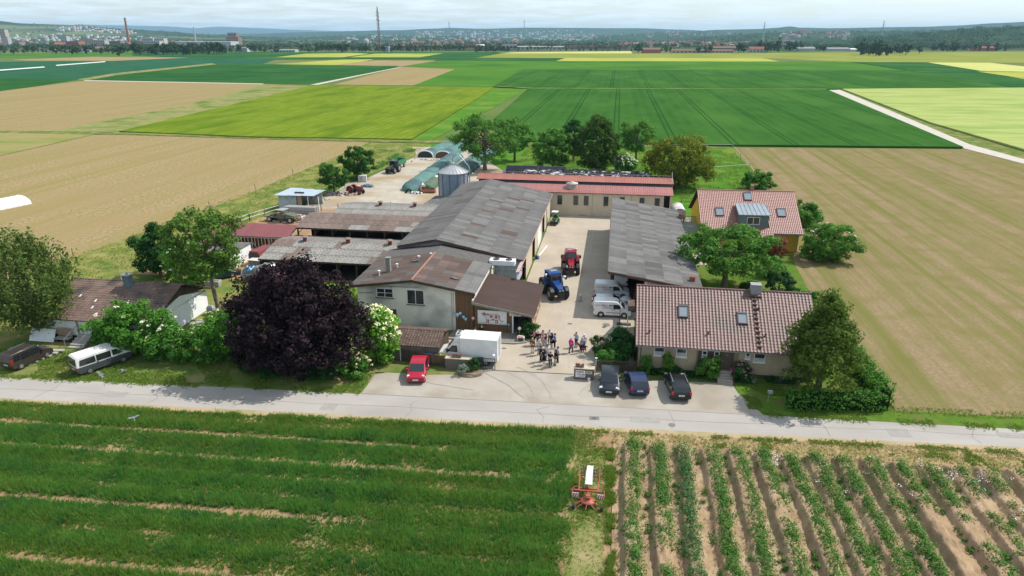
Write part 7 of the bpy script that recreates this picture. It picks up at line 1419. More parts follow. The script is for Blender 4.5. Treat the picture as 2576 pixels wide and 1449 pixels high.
def railfence(label, pts, mat, h=1.2, rails=3):
    t = thing('rail_fence', label, 'fence', (*pts[0], 0)); o0 = Vector((*pts[0], 0))
    for i in range(len(pts) - 1):
        a, b_ = Vector((*pts[i], 0)) - o0, Vector((*pts[i + 1], 0)) - o0; n = max(1, int((b_ - a).length / 2.6))
        for k in range(n + 1): q = a.lerp(b_, k / n); MB().bar(q, q + Vector((0, 0, h + .1)), .12).build('post', WPOST, t)
        for r in range(rails): z = Vector((0, 0, h * (r + 1) / rails)); MB().bar(a + z, b_ + z, .06).build('rail', mat, t)
railfence('white pipe fence along the meadow by the rubble', [(-66, 103), (-64.8, 112), (-62.5, 119)], M('white pipe'), 1.3, 2); railfence('white pipe pen fence behind the rear cattle barn', [(-55, 121), (-49, 123), (-45.5, 124), (-42.5, 125)], M('white pipe'), 1.2, 3)
railfence('grey steel feeding fence under the dark red shelter', [(-60, 90.5), (-48.3, 92)], STEEL, 1.3, 2); railfence('low garden fence behind the yellow house', [(13.5, 136), (18, 136.5), (24, 137)], WPOST, 1.4, 2)
# ladder boards and pipes by the barn wall, birds, horse
tag(MB().tube([(-10.7, 97.8, .15), (-10.3, 100.2, .15), (-9.9, 103.6, .15)], .12, 8).build('white_pipe', M('white pipe'), None), 'long white pipe lying along the barn wall', 'pipe')
tag(MB().lathe([(.3, 0), (.3, .5), (.02, .52)], 10).build('blue_drum', M('drum blue', (.03, .08, .2), rough=.5), None, (-10.7, 97.2, .02)), 'small blue drum beside the barn opening', 'drum')
def bird(x, y, z, rz):
    t = tag(ob('pigeon', BIRD, None, (x, y, z), rz), 'grey pigeon flying over the meadow behind the walnut trees', 'bird', 'pigeons over the meadow'); t.rotation_euler = (rng.normal(0, .5), rng.normal(0, .3), rz); return t
b = MB(); b.loft([[(x_, r_ * math.cos(2 * PI * k / 6), r_ * math.sin(2 * PI * k / 6)) for k in range(6)] for x_, r_ in ((-.2, .02), (-.05, .06), (.08, .06), (.15, .035), (.19, .01))], 0, True)
for s in (-1, 1): b.add([(.08, s * .05, .02), (-.06, s * .05, .02), (-.1, s * .3, .12), (.05, s * .26, .12)], [(0, 1, 2, 3)]).add([(.05, s * .26, .12), (-.1, s * .3, .12), (-.08, s * .42, .1)], [(0, 1, 2)])
b.add([(-.2, 0, 0), (-.32, .06, 0), (-.32, -.06, 0)], [(0, 1, 2)]); BIRD = b.mesh('pigeon', M('pigeon grey', (.25, .26, .29), (.12, .12, .14), sc=12, rough=.8))
for px, py in ((905, 393), (957, 410), (960, 373), (972, 378), (985, 380), (968, 390), (1003, 377), (1006, 396), (1017, 383), (1030, 385), (1043, 398), (998, 405), (1010, 412), (985, 398), (1035, 406)):
    z = rng.uniform(3, 7); x_, y_ = G(px, py, z); bird(x_, y_, z, rng.uniform(0, 6))
x, y, = G(335, 1051, 1.2); o = bird(x, y, 1.2, 2.5); o['label'] = 'grey pigeon flying low over the foreground grass'; o['group'] = 'birds'; o.scale = (1.2,) * 3
for px, py, lb in ((255, 945, 'white gull like bird on the roadside grass'), (312, 935, 'pale bird standing under the elder bush')): x, y = G(px, py, .1); o = bird(x, y, .15, 1); o['label'] = lb; del o['group']; o.scale = (1.6,) * 3
x, y = G(1308, 378); t = thing('horse', 'brown horse grazing in the meadow behind the big tree', 'horse', (x, y, 0), R(150)); HB = M('horse brown', (.13, .06, .03), (.09, .04, .02), sc=4, rough=.8)
b = MB(); b.tube([(-.9, 0, 1.2), (-.5, 0, 1.25), (.2, 0, 1.2), (.7, 0, 1.3)], [.25, .34, .33, .28], 10).tube([(.65, 0, 1.3), (1.05, 0, 1.0), (1.3, 0, .6), (1.5, 0, .25)], [.22, .16, .14, .09], 8).tube([(-.95, 0, 1.3), (-1.1, 0, .7)], [.06, .08], 6)
for x_, y_ in ((.5, .17), (.5, -.17)): b.tube([(x_, y_, 1.1), (x_, y_, .55), (x_ + .02, y_, .05)], [.13, .07, .07], 6)
for x_, y_ in ((-.7, .17), (-.7, -.17)): b.tube([(x_, y_, 1.1), (x_ + .1, y_, .7), (x_ - .12, y_, .5), (x_ - .08, y_, .05)], [.17, .1, .07, .07], 6)
b.build('body', HB, t)
# ================================================================ trees and shrubs of the farm
L_BIRCH = leafmat('birch', (.10, .165, .035), (.145, .215, .05)); L_DARK = leafmat('dark', (.020, .079, .016), (.036, .120, .023)); L_ASH = leafmat('ash', (.079, .159, .023), (.129, .238, .039))
L_BEECH = leafmat('copper', (.014, .008, .011), (.026, .014, .019), (.034, .021, .027), .1); L_WAL = leafmat('walnut', (.032, .104, .018), (.064, .167, .026)); L_MID = leafmat('mid', (.072, .199, .029), (.122, .270, .039))
L_OLIV = leafmat('olive', (.157, .190, .016), (.215, .246, .026), (.114, .174, .019)); L_DKG = leafmat('lime dark', (.046, .111, .017), (.086, .151, .023)); L_ELD = leafmat('elder', (.057, .190, .023), (.114, .270, .033)); L_BRT = leafmat('bright', (.129, .317, .029), (.186, .397, .046))
L_GRN = leafmat('green', (.051, .167, .023), (.100, .254, .036)); L_CON = leafmat('conifer', (.020, .071, .016), (.036, .104, .023), tr=.1); L_CYP = leafmat('cypress', (.064, .159, .013), (.100, .206, .019), tr=.1); L_HED = leafmat('hedge', (.075, .21, .025), (.12, .27, .04)); L_HORN = leafmat('hornbeam', (.075, .135, .018), (.115, .18, .026))
WF = M('white blossom', (.7, .7, .55), (.6, .62, .4), sc=3, rough=.8)
HB_ = M('hedge core', (.012, .03, .01), rough=1)
tree('weeping_birch', 'tall weeping birch hanging over the white house', 'tree', (-62.3, 60.8), 12.4, 4.9, 4.2, 6.5, 5.4, 640, .5, 30, .24, L_BIRCH, .3, group=None, up=-.1, limbs=20, inner=.45, egg=.12, lobe=.5, bark=M('birch bark', (.5, .48, .44), (.12, .1, .09), sc=4, rough=.9, stretch=(1, 1, .4)), flat=3.0)
tree('dark_maple', 'dark green dense tree behind the white house', 'tree', (-61.6, 81.5), 7.7, 3.6, 3.2, 4.0, 3.6, 70, .85, 110, .3, L_DARK, .25)
t = tree('tall_ash', 'tall open tree with bare forked trunk behind the elder bushes', 'tree', (-43.8, 66.6), 14.2, 4.6, 3.6, 9.6, 4.7, 105, .85, 85, .27, L_ASH, .26, lean=(-2.2, 1.8), fork=.95, limbs=22, inner=.3)
tree('copper_beech', 'huge dark purple copper beech at the roadside', 'tree', (-30.0, 57.9), 11.6, 7.2, 5.0, 5.5, 6.0, 600, .95, 62, .27, L_BEECH, .5, egg=.25, limbs=12, inner=.12, lobe=.2)
tree('small_walnut', 'smaller of the two round walnut trees on the meadow', 'tree', (-58.4, 135.8), 6.1, 3.3, 3.0, 3.8, 2.5, 60, .75, 80, .34, L_WAL, .2); tree('round_walnut', 'larger of the two round walnut trees by the back yard', 'tree', (-58.9, 151.4), 7.4, 4.0, 3.6, 4.3, 3.3, 80, .85, 85, .36, L_WAL, .25)
tree('big_walnut', 'big spreading walnut with open crown behind the silo', 'tree', (-31.8, 167), 13.4, 8.0, 6.5, 8.4, 5.6, 115, 1.25, 70, .42, L_MID, .45, limbs=24, inner=.35); tree('meadow_tree', 'lighter tree standing behind the big walnut', 'tree', (-26.5, 182), 11, 4.6, 4.2, 6.6, 4.4, 60, 1.1, 60, .42, L_MID, .3)
tree('meadow_ash', 'feathery green tree left of the tallest meadow tree', 'tree', (-14.9, 167), 11, 4.7, 4.2, 5.6, 5.4, 85, 1.1, 75, .42, L_MID, .3, cut=-.9); tree('chestnut', 'dark tree half hidden behind the tallest meadow tree', 'tree', (-10.8, 184), 11, 3.4, 3.2, 7, 4.2, 50, 1.1, 65, .45, L_DARK, .3)
tree('lime_tree', 'tallest dark dense tree in the middle of the meadow', 'tree', (-4.4, 167), 14, 5.2, 5.0, 7.0, 6.9, 150, 1.2, 80, .42, L_DKG, .4, egg=.25); tree('meadow_walnut', 'round open tree right of the tallest meadow tree', 'tree', (5.6, 184.5), 10.4, 5.2, 4.8, 6.6, 3.9, 70, 1.15, 70, .42, L_MID, .3)
tree('flowering_elder', 'white flowering elder shrub behind the tyre clamp', 'shrub', (2.6, 169), 4.6, 2.8, 2.5, 2.3, 2.4, 45, .8, 70, .34, L_GRN, .12, flowers=(90, .3, WF), trunk=False); tree('olive_tree', 'broad olive yellow tree right of the meadow', 'tree', (14.4, 153), 11.2, 7.6, 6.4, 5.8, 5.4, 170, 1.2, 75, .4, L_OLIV, .4)
tree('conifer_bush', 'rounded dark conifer bush behind the yellow house', 'shrub', (31, 152.5), 4.4, 3.5, 3.0, 2.1, 2.3, 55, .7, 80, .34, L_GRN, trunk=False); tree('garden_bush', 'green bush at the right gable of the yellow house', 'shrub', (33.4, 124), 4.2, 3.6, 3.0, 2.0, 2.1, 55, .75, 80, .32, L_GRN, trunk=False)
tree('garden_shrub', 'large rounded shrub right of the yellow house', 'shrub', (31.9, 103.4), 6.0, 3.9, 3.5, 2.8, 2.9, 100, .85, 80, .3, L_MID, trunk=False, flowers=(12, .22, WF)); tree('walnut_garden', 'broad green walnut tree between the two tiled houses', 'tree', (15.3, 88.6), 8.2, 6.6, 5.2, 5.0, 3.2, 120, .95, 80, .33, L_MID, .35, limbs=18, inner=.3)
tree('red_shrub', 'copper red leaved shrub by the yellow house window', 'shrub', (24.6, 104.2), 3.4, 1.9, 1.6, 1.7, 1.7, 26, .6, 70, .26, leafmat('red', (.2, .055, .035), (.28, .1, .06)), trunk=False); tree('dark_conifer', 'small dark conifer behind the tiled house', 'tree', (21.8, 86.6), 3.6, 1.9, 1.8, 1.7, 2.0, 40, .5, 80, .22, L_CON, .12, egg=.4); tree('low_bush', 'low bright bush beside the dark conifer', 'shrub', (24.2, 84.2), 1.8, 2.0, 1.5, .8, .9, 28, .5, 60, .24, L_GRN, trunk=False)
tree('tall_shrub', 'green shrub right of the red leaved shrub', 'shrub', (22.6, 94), 2.6, 1.8, 1.6, 1.2, 1.3, 30, .6, 70, .26, L_GRN, trunk=False); tree('lawn_bush', 'small dark bush on the lawn under the walnut', 'shrub', (18.6, 88.0), 1.4, 1.5, 1.0, .6, .7, 18, .4, 50, .2, L_DARK, trunk=False)
tree('hornbeam', 'olive green tree at the right corner of the tiled house', 'tree', (19.9, 60.2), 9.8, 3.0, 3.4, 5.6, 4.4, 150, .8, 85, .23, L_HORN, .28, lean=(-.1, -.5), egg=.42, lobe=.3, limbs=16, inner=.3)
# bushes along the road at left
tree('elder_bush', 'big elder bush with white umbels above the camper van', 'shrub', (-48.6, 59.0), 6, 4.6, 2.6, 2.8, 2.8, 120, .8, 85, .24, L_ELD, trunk=False, flowers=(24, .2, WF)); tree('elder_bush', 'elder bush with white umbels beside the white gable', 'shrub', (-45.6, 58.8), 4, 2.8, 1.6, 1.6, 1.6, 50, .75, 85, .24, L_ELD, trunk=False, flowers=(34, .2, WF))
tree('hedge_bush', 'leafy bush left of the copper beech', 'shrub', (-38.6, 59.4), 4.9, 4.0, 2.4, 2.5, 2.6, 90, .75, 85, .24, L_ELD, trunk=False, flowers=(22, .18, WF)); tree('rose_bush', 'dark green bush beside the white house steps', 'shrub', (-52.5, 60.3), 3.4, 2.0, 1.3, 1.7, 1.7, 36, .6, 80, .22, L_GRN, trunk=False)
tree('shade_bush', 'low shaded bush under the left side of the beech', 'shrub', (-42.8, 57.5), 3.2, 4.2, 1.6, 1.6, 1.7, 64, .6, 70, .22, L_GRN, trunk=False); tree('shade_bush', 'low shaded bush in front of the beech trunk', 'shrub', (-33.6, 56.7), 2.2, 3.6, 1.3, 1.0, 1.1, 46, .6, 70, .22, L_DARK, trunk=False)
tree('elder_tree', 'elder tree with white umbels behind the white house', 'shrub', (-55.2, 78.6), 6, 3.3, 2.6, 2.9, 2.9, 60, .85, 75, .26, L_ELD, trunk=False, flowers=(26, .22, WF))
tree('white_flowering_shrub', 'bright shrub loaded with white blossom right of the beech', 'shrub', (-22.9, 60.6), 6.4, 2.2, 1.7, 3.0, 3.1, 70, .7, 85, .22, L_BRT, trunk=False, flowers=(130, .26, M('cream blossom', (.72, .72, .42), (.62, .66, .3), sc=3, rough=.8))); tree('rhododendron', 'rhododendron with faded cream blooms at the beech foot', 'shrub', (-24.6, 57.2), 2.4, 2.1, 1.4, 1.1, 1.3, 40, .5, 75, .2, L_GRN, trunk=False, flowers=(50, .16, M('faded bloom', (.45, .36, .2), (.5, .45, .3), sc=4))); tree('lilac_rhododendron', 'lilac flowered rhododendron in the beech shade', 'shrub', (-27.4, 56.6), 1.8, 1.9, 1.1, .8, .9, 26, .45, 70, .2, L_DARK, trunk=False, flowers=(26, .15, M('lilac bloom', (.3, .14, .42), rough=.8)))
# shrubs at the shop, entrance and front house
tree('shop_bush', 'dark leafy bush at the shop corner', 'shrub', (-8.35, 68.6, .12), 1.9, 1.15, .8, .9, 1.0, 22, .42, 70, .17, L_DARK, trunk=False); tree('silver_shrub', 'silvery low shrub in the stone planter', 'shrub', (-13.75, 59.0, .25), .9, .65, .5, .4, .45, 14, .25, 60, .11, leafmat('silver', (.2, .27, .19), (.27, .33, .25)), trunk=False); tree('planter_conifer', 'dark little conifer in the stone planter', 'shrub', (-12.7, 59.5, .25), 1.3, .6, .5, .6, .75, 18, .25, 60, .11, L_CON, trunk=False)
tree('yard_hedge', 'dark dense bush mass left of the tiled house', 'shrub', (1.8, 65.2), 3.2, 1.5, 3.2, 1.3, 1.5, 70, .6, 80, .2, L_DARK, trunk=False); tree('rose_shrub', 'rose shrub with pink blooms at the yard edge', 'shrub', (-.6, 65.4), 2.2, .9, .9, 1.2, 1.0, 22, .4, 60, .16, L_DARK, trunk=False, flowers=(16, .13, M('rose bloom', (.6, .25, .22), rough=.8))); tree('bed_bush', 'green bush behind the lath fence', 'shrub', (.6, 63.0), 1.8, 1.5, .9, .8, .9, 30, .45, 70, .18, L_GRN, trunk=False)
tree('climbing_rose', 'slim climbing shrub at the house downpipe', 'shrub', (4.2, 62.0), 2.0, .55, .4, .95, 1.0, 16, .35, 60, .16, L_GRN, trunk=False); tree('cypress_bush', 'slender yellow green cypress before the house wall', 'shrub', (6.25, 61.9), 2.6, .6, .5, 1.15, 1.35, 30, .3, 70, .13, L_CYP, trunk=False); tree('cypress_bush', 'smaller dark bush beside the slender cypress', 'shrub', (7.2, 61.8), 1.3, .55, .4, .55, .65, 14, .28, 60, .13, L_CON, trunk=False)
tree('house_bush', 'tall leafy bush left of the front door steps', 'shrub', (10.1, 61.7), 2.6, 1.0, .7, 1.2, 1.25, 30, .4, 70, .18, L_MID, trunk=False); tree('pink_rhododendron', 'rhododendron with pink blooms right of the door steps', 'shrub', (13.2, 61.7), 1.9, 1.05, .7, .85, .95, 24, .4, 70, .17, L_DARK, trunk=False, flowers=(18, .14, M('pink bloom', (.5, .1, .32), rough=.8))); tree('pale_hydrangea', 'small pale flowered bush beside the rhododendron', 'shrub', (14.1, 61.6), 1.0, .5, .4, .5, .5, 10, .25, 50, .14, leafmat('pale', (.2, .28, .16), (.3, .36, .24)), trunk=False)
for k, x in enumerate((5.2, 8.2, 9.0, 16.2, 17.6)): tree('ground_shrub', ['low shrub below the first house window', 'low shrub left of the tall leafy bush', 'low dark shrub below the brown cladding', 'low shrub below the right cellar window', 'low shrub near the hornbeam trunk'][k], 'shrub', (x, 61.9), .7, .6, .35, .25, .35, 9, .25, 45, .14, L_DARK, trunk=False)
# clipped hedge round the garden corner
def hedge(label, pts, w, h):
    t = thing('hedge', label, 'hedge', (*pts[0], 0)); C = []; b = MB()
    for i in range(len(pts) - 1):
        a, q = np.array(pts[i]), np.array(pts[i + 1]); L = np.linalg.norm(q - a); n = int(L / .35); d = (q - a) / L; nn = np.array([-d[1], d[0]])
        for k in range(n):
            for z in np.arange(.25, h, .4):
                for s in (-1, -.3, .4, 1): c = a + d * (k * .35) + nn * s * w / 2 * .8; C.append((c[0] - pts[0][0] + rng.normal(0, .1), c[1] - pts[0][1] + rng.normal(0, .1), z + rng.normal(0, .08)))
        a3, q3 = Vector((*(a - np.array(pts[0])), h * .42)), Vector((*(q - np.array(pts[0])), h * .42)); b.bar(a3, q3, w * .6, h * .8)
    P_, O_ = clump_cloud(np.array(C), .3, 11); P_[:, 2] = np.maximum(P_[:, 2], .05); V, F = leaf_arrays(P_, O_, .17, .4); ob('foliage', npmesh('foliage', V, F, L_HED), t); b.build('stems', HB_, t)
hedge('clipped green hedge along the road at the garden corner', [(16.6, 57.2), (20.5, 57.6), (25.2, 58.3)], 1.9, 1.6); hedge('clipped green hedge along the brown seedbed', [(25.2, 58.8), (25.1, 64), (24.9, 71)], 1.8, 1.9)
t = thing('mailbox_post', 'small grey mailbox on a slanting post on the lawn', 'mailbox', (14.9, 57.5, 0)); MB().bar((0, 0, 0), (.08, 0, 1.1), .05).build('post', STEEL, t); MB().box(-.1, .3, -.12, .12, 1.1, 1.35).build('box', STEEL, t)
# ================================================================ grass, crops and weeds (uncountable)
G_DK = leafmat('grass dark', (.105, .265, .045), (.145, .32, .055), (.075, .225, .05), .55); G_LT = leafmat('grass light', (.17, .27, .035), (.22, .31, .06), None, .45); G_ST = leafmat('straw', (.38, .3, .14), (.29, .23, .1), None, .2)
def noise2(x, y, s): return np.array([noise.noise((a * s, b * s, 3.7)) for a, b in zip(x, y)])
N = 210000; x = rng.uniform(-66, -1.5, N); y = rng.uniform(24, 52, N); nearx = (y > 0)
top = 51.2 + .0578 * x - .9; right = np.where(y > 33, -2.0 - .02 * (y - 33), -1.7) + .35 * np.sin(y * 1.7) * np.sin(y * .53) + rng.normal(0, .18, N)
keep = (y < top) & (x < right)
x, y = x[keep], y[keep]; yy = y - .04 * (x + 30)
dens = np.ones(len(x)); tall = np.ones(len(x))
nz = noise2(x, y, .35); nz2 = noise2(x, y, .09)
for c, w, a, x1 in ((45.4, .42, .98, -15), (42.2, .48, 1, -7), (36.1, .46, .99, -20), (30.3, .46, .99, -20), (40.2, .22, .6, -4), (33.4, .2, .45, -10), (38.0, .16, .3, -4), (47.5, .2, .3, -30), (43.6, .15, .35, -4), (35.0, .15, .3, -4)):
    g = np.exp(-((yy - c + .15 * nz) / w) ** 2) * a * np.clip((x1 + 8 - x) / 8, .12, 1); dens *= 1 - g
keep = rng.uniform(0, 1, len(x)) < dens * np.clip(.95 + .45 * nz, .5, 1); x, y, nz, nz2, yy = x[keep], y[keep], nz[keep], nz2[keep], yy[keep]
band = np.clip((y - (51.2 + .0578 * x - 4.5)) / 2.5, 0, 1)
light = rng.uniform(0, 1, len(x)) < np.clip(.24 + .6 * nz2 + .3 * np.sin(yy * 1.9) * .5 + .45 * band + .15 * (yy < 34), .03, .8)
P_ = np.c_[x, y, np.full(len(x), fz)]
hmul = np.clip(1 + .55 * nz + .25 * np.sin(yy * 2.6), .45, 1.6)
for sel, mat, hh, nm, lb in ((~light, G_DK, .44, 'grass_crop', 'dense dark green grass crop filling the left foreground'), (light, G_LT, .36, 'grass_crop', 'lighter yellow green grass patches in the left foreground')):
    tag(ob(nm, blade_mesh(nm, P_[sel], hh * hmul[sel], .065, .3, mat, 4)), lb, 'grass', kind='stuff')
# mown strip, edge strip and straw
N = 12000; x = rng.uniform(-2.2, .6, N); y = rng.uniform(24, 50, N); k = rng.uniform(0, 1, N) < np.clip(.45 + noise2(x, y, .5) - .5 * (y < 36) - (.35 * (abs(x + .7) < .7) * (y < 39)), .08, 1); tag(ob('mown_grass', blade_mesh('mown_grass', np.c_[x, y, np.full(N, fz)][k], .16, .06, .5, G_LT, 2)), 'short mown grass round the rake', 'grass', kind='stuff')
N = 4200; x = rng.normal(1.0, .2, N); y = rng.uniform(24, 48.5, N); k = noise2(x, y, .7) > -.12; x, y = x[k], y[k]; tag(ob('grass_row', blade_mesh('grass_row', np.c_[x - .02 * (y - 40) * .5, y, np.full(len(x), .06)], .3, .06, .4, G_LT, 3)), 'narrow green grass row left of the ridges', 'grass', kind='stuff')
N = 16000; x = rng.uniform(1, 62, N); y = rng.uniform(48.7, 54.5, N); k = (y < 51.2 + .0578 * x - .6); n_ = noise2(x, y, .6); tag(ob('dry_grass', blade_mesh('dry_grass', np.c_[x, y, np.full(N, fz)][k], .16, .05, .9, G_ST, 2)), 'dry straw coloured grass along the road edge', 'grass', kind='stuff'); k2 = k & (n_ > .25); tag(ob('green_tufts', blade_mesh('green_tufts', np.c_[x, y, np.full(N, fz)][k2], .25, .07, .5, G_LT, 4)), 'green tufts among the dry roadside straw', 'grass', kind='stuff')
# verge and meadow tufts
def verge(nm, lb, x0, x1, y0, y1, n, h, mat, ok=None):
    x = rng.uniform(x0, x1, n); y = rng.uniform(y0, y1, n); k = noise2(x, y, .3) > -.15
    if ok is not None: k &= ok(x, y)
    tag(ob(nm, blade_mesh(nm, np.c_[x, y, np.full(n, fz)][k], h, .08, .45, mat, 3)), lb, 'grass', kind='stuff')
verge('verge_grass', 'grass tufts on the verge below the hedge', -66, -22.5, 52, 58, 14000, .16, G_LT, lambda x, y: (y > 55.3 + .0578 * x) & (y < 57.8)); verge('lawn_grass', 'short lawn blades at the garden corner', 13, 24, 55.5, 61, 9000, .1, G_LT, lambda x, y: y > 55.6 + .045 * x); verge('meadow_grass', 'tall meadow grass behind the feed hall', -26, 34, 138, 208, 20000, .5, G_LT); verge('yard_weeds', 'weeds growing round the back yard edge', -62, -55, 122, 196, 6000, .6, G_DK, lambda x, y: abs(x + 60.5 - (y - 150) * .03) < 1.6); verge('meadow_tufts', 'dry tufts over the left meadow', -82, -56, 62, 205, 16000, .22, G_LT, lambda x, y: (x > -82 + (y - 62) * .06) & ((x < -57) | (y > 195))); verge('farm_grass', 'rough grass behind the white house', -47, -30, 60, 82, 9000, .22, G_LT); verge('field_verge', 'green grass strip between road and brown seedbed', 25, 62, 56, 61.5, 6000, .12, G_LT, lambda x, y: (y > 56.2 + .045 * x) & (y < 57.2 + .055 * x))
# asparagus fern rows and weeds on the ridges
def rowplants():
    C = []; S_ = []; K = []
    for i in range(28):
        xc = 2.35 + 2.04 * i; full = {0: .9, 1: .85, 2: 1.0, 3: .85, 4: .78, 5: .76, 6: .8, 7: .84, 8: .66}.get(i, .5)
        n = 400 if i < 12 else 190
        for k in range(n):
            y = rng.uniform(24, 48.6); v = noise.noise((xc * 3.1, y * .33, 1.2)) * .9 + .5 + (.55 if y > 45.6 else 0)
            if v < .72 - .8 * full: continue
            off_ = rng.normal(.28 if i != 2 else 0, .26); big = .34 + .3 * rng.uniform(0, 1) ** 2 + (.12 if y > 46 else 0)
            C.append((xc + off_ - .12 * math.sin(y * .35 + xc * .2), y, .45 - .35 * min(1, abs(off_) / .9) + big * .5 + .06)); S_.append(big); K.append((i == 2 and rng.uniform() < .8) or rng.uniform() < .12)
        for k in range(60):   # weeds in the furrow side
            y = rng.uniform(24, 48.6)
            if noise.noise((xc, y * .5, 8)) > .05: C.append((xc - .75 + rng.normal(0, .12), y, .28)); S_.append(.22); K.append(False)
    return np.array(C), np.array(S_), np.array(K)
C, S_, K = rowplants()
for sel, mat, lb in ((K, leafmat('bluish fern', (.065, .16, .05), (.105, .205, .075), None, .35), 'bluish green plants growing on the ridges'), (~K, leafmat('row plants', (.065, .17, .025), (.11, .225, .04), None, .35), 'green leafy plants growing along the ridges')):
    P_, O_ = clump_cloud(C[sel], S_[sel], 30, .8); V, F = leaf_arrays(P_, O_, .115, .5); tag(ob('row_plants', npmesh('row_plants', V, F, mat)), lb, 'plants', kind='stuff')
for nm_, lb_, fo, sg in (('road_edge_grass', 'ragged grass along the near road edge', -.75, .22), ('road_edge_grass', 'ragged grass along the far road edge', 4.05, .3)):
    x = rng.uniform(-66, 62, 9000); k = (noise2(x, x * 0, .45) > -.1) & ((fo < 0) | (x < -22.5) | (x > 14.5)); x = x[k]; y = 51.2 + .0578 * x + fo + rng.normal(0, sg, len(x)) - (np.where(x > -20, (x + 20) * .018, 0) if fo > 0 else 0); tag(ob(nm_, blade_mesh(nm_, np.c_[x, y, np.full(len(x), fz)], .14, .07, .6, G_LT, 3)), lb_, 'grass', kind='stuff')
x = rng.uniform(11, 60, 260); y = 47.6 + rng.normal(0, .7, 260) - (rng.uniform(0, 1, 260) < .3) * rng.uniform(0, 5, 260); C = np.c_[x, y, np.full(260, .62)]; C = C[noise2(x, y, .4) > .0]; P_, O_ = clump_cloud(C, .28, 14, .4); V, F = leaf_arrays(P_, O_, .08, .9); tag(ob('white_weed_flowers', npmesh('white_weed_flowers', V, F, M('daisy white', (.72, .72, .68), rough=.8))), 'white flowering weeds at the ridge ends', 'flowers', kind='stuff')
# ================================================================ hills
def interp(pts, x):
    for (a, ya), (b, yb) in zip(pts, pts[1:]):
        if a <= x <= b: u = (x - a) / (b - a); u = u * u * (3 - 2 * u) * .5 + u * .5; return ya + (yb - ya) * u
    return pts[0][1] if x < pts[0][0] else pts[-1][1]
def ridge(label, dist, pts, depth, mat, n=260, amp=4.0, rows=12, tree_amp=0.0):
    pxs = np.linspace(pts[0][0], pts[-1][0], n); V = []; ztop = [max(1.0, AT(p, interp(pts, p), dist)[2]) for p in pxs]
    def pos(i, v):
        p = pxs[i]; d = dist - depth * (1 - v); x, y, _ = AT(p, 91, d); s = v * v * (3 - 2 * v) * .6 + v * .4
        return x, y, ztop[i] * s
    for r in range(rows + 1):
        v = r / rows
        for i in range(n):
            x, y, z = pos(i, v); q = noise.noise((x * .0018, y * .0018, dist)) * amp * 2 * v + noise.noise((x * .02, y * .02, 1)) * amp * .45 * min(1, v * 3) + random.uniform(-1, 1) * tree_amp * min(1, v * 3)
            V.append((x, y, max(-.5, z + (q if r < rows else q * .35)) if r else -1))
    for i in range(n): x, y, z = AT(pxs[i], 91, dist * 1.08); V.append((x, y, -1))
    R_ = rows + 2; ii = np.arange(R_ - 1)[:, None] * n + np.arange(n - 1)[None]; F = np.stack([ii, ii + 1, ii + n + 1, ii + n], -1).reshape(-1, 4)
    tag(ob('hill', npmesh('hill', np.array(V), F, mat)), label, kind='structure')
    def at(px, v): i = int(np.clip((px - pxs[0]) / (pxs[-1] - pxs[0]) * (n - 1), 0, n - 1)); x, y, z = pos(i, v); return x, y, z
    return at
FOR = M('forest hill', (.018, .042, .014), (.035, .065, .02), sc=.012, rough=1, c3=(.045, .075, .024), sc3=.003, bump=.6, bsc=.05)
VINE = M('vineyard hill', (.018, .042, .014), (.035, .06, .02), sc=.008, rough=1, c3=(.13, .16, .06), sc3=.0014)
FARH = M('far blue hill', (.05, .08, .05), rough=1)
ridge('far pale blue escarpment on the horizon', 20000, [(-1500, 62), (150, 66), (215, 62), (330, 64), (420, 66), (500, 71), (545, 67), (640, 70), (750, 75), (900, 80), (1300, 84), (3600, 86)], 4000, FARH, 200, 8)
h_c = ridge('wooded ridge with two slim towers', 11000, [(100, 99), (400, 92), (600, 86), (800, 80), (1000, 76), (1080, 72), (1130, 70), (1200, 72), (1320, 70), (1420, 70), (1600, 71), (1700, 74), (1800, 78), (1900, 80), (2300, 84), (2700, 90)], 3000, FOR, 360, 7)
h_r = ridge('wooded ridge with a small peak at right', 8600, [(1500, 97), (1650, 86), (1800, 75), (1900, 73), (1950, 70), (1985, 66), (2010, 70), (2080, 71), (2200, 69), (2300, 67), (2400, 64), (2500, 58), (2576, 55), (3700, 46)], 2600, FOR, 330, 6)
h_l = ridge('vineyard hill at the left horizon', 6500, [(-1500, 46), (-300, 48), (0, 52), (60, 59), (130, 61), (220, 63), (300, 72), (420, 79), (520, 86), (700, 94), (950, 99)], 2400, VINE, 330, 5)
h_m = ridge('low hill dotted with villas in the middle', 6800, [(650, 99), (860, 90), (1000, 88), (1150, 90), (1230, 97), (1400, 98), (1500, 91), (1600, 85), (1700, 81), (1800, 84), (1950, 92), (2100, 98)], 2000, FOR, 260, 5)
h_w = ridge('wooded slope behind the right hand town', 4600, [(1700, 99), (1820, 90), (1900, 84), (1980, 80), (2100, 79), (2300, 78), (2450, 76), (2576, 75), (3700, 74)], 1300, FOR, 260, 5)
h_n = ridge('near wooded hill at the right edge', 3000, [(2080, 102), (2200, 95), (2330, 86), (2400, 77), (2460, 71), (2576, 69), (3000, 66), (3700, 64)], 900, FOR, 220, 4, tree_amp=2.0)
plane_ob('town_ground', PX([(-1500, 129), (1250, 128.5), (3600, 127.5), (3600, 95), (-1500, 95)]), 0.003, M('town green', (.03, .055, .02), (.05, .075, .03), sc=.01, rough=1, c3=(.1, .11, .06), sc3=.004), 'green ground between the distant town houses')
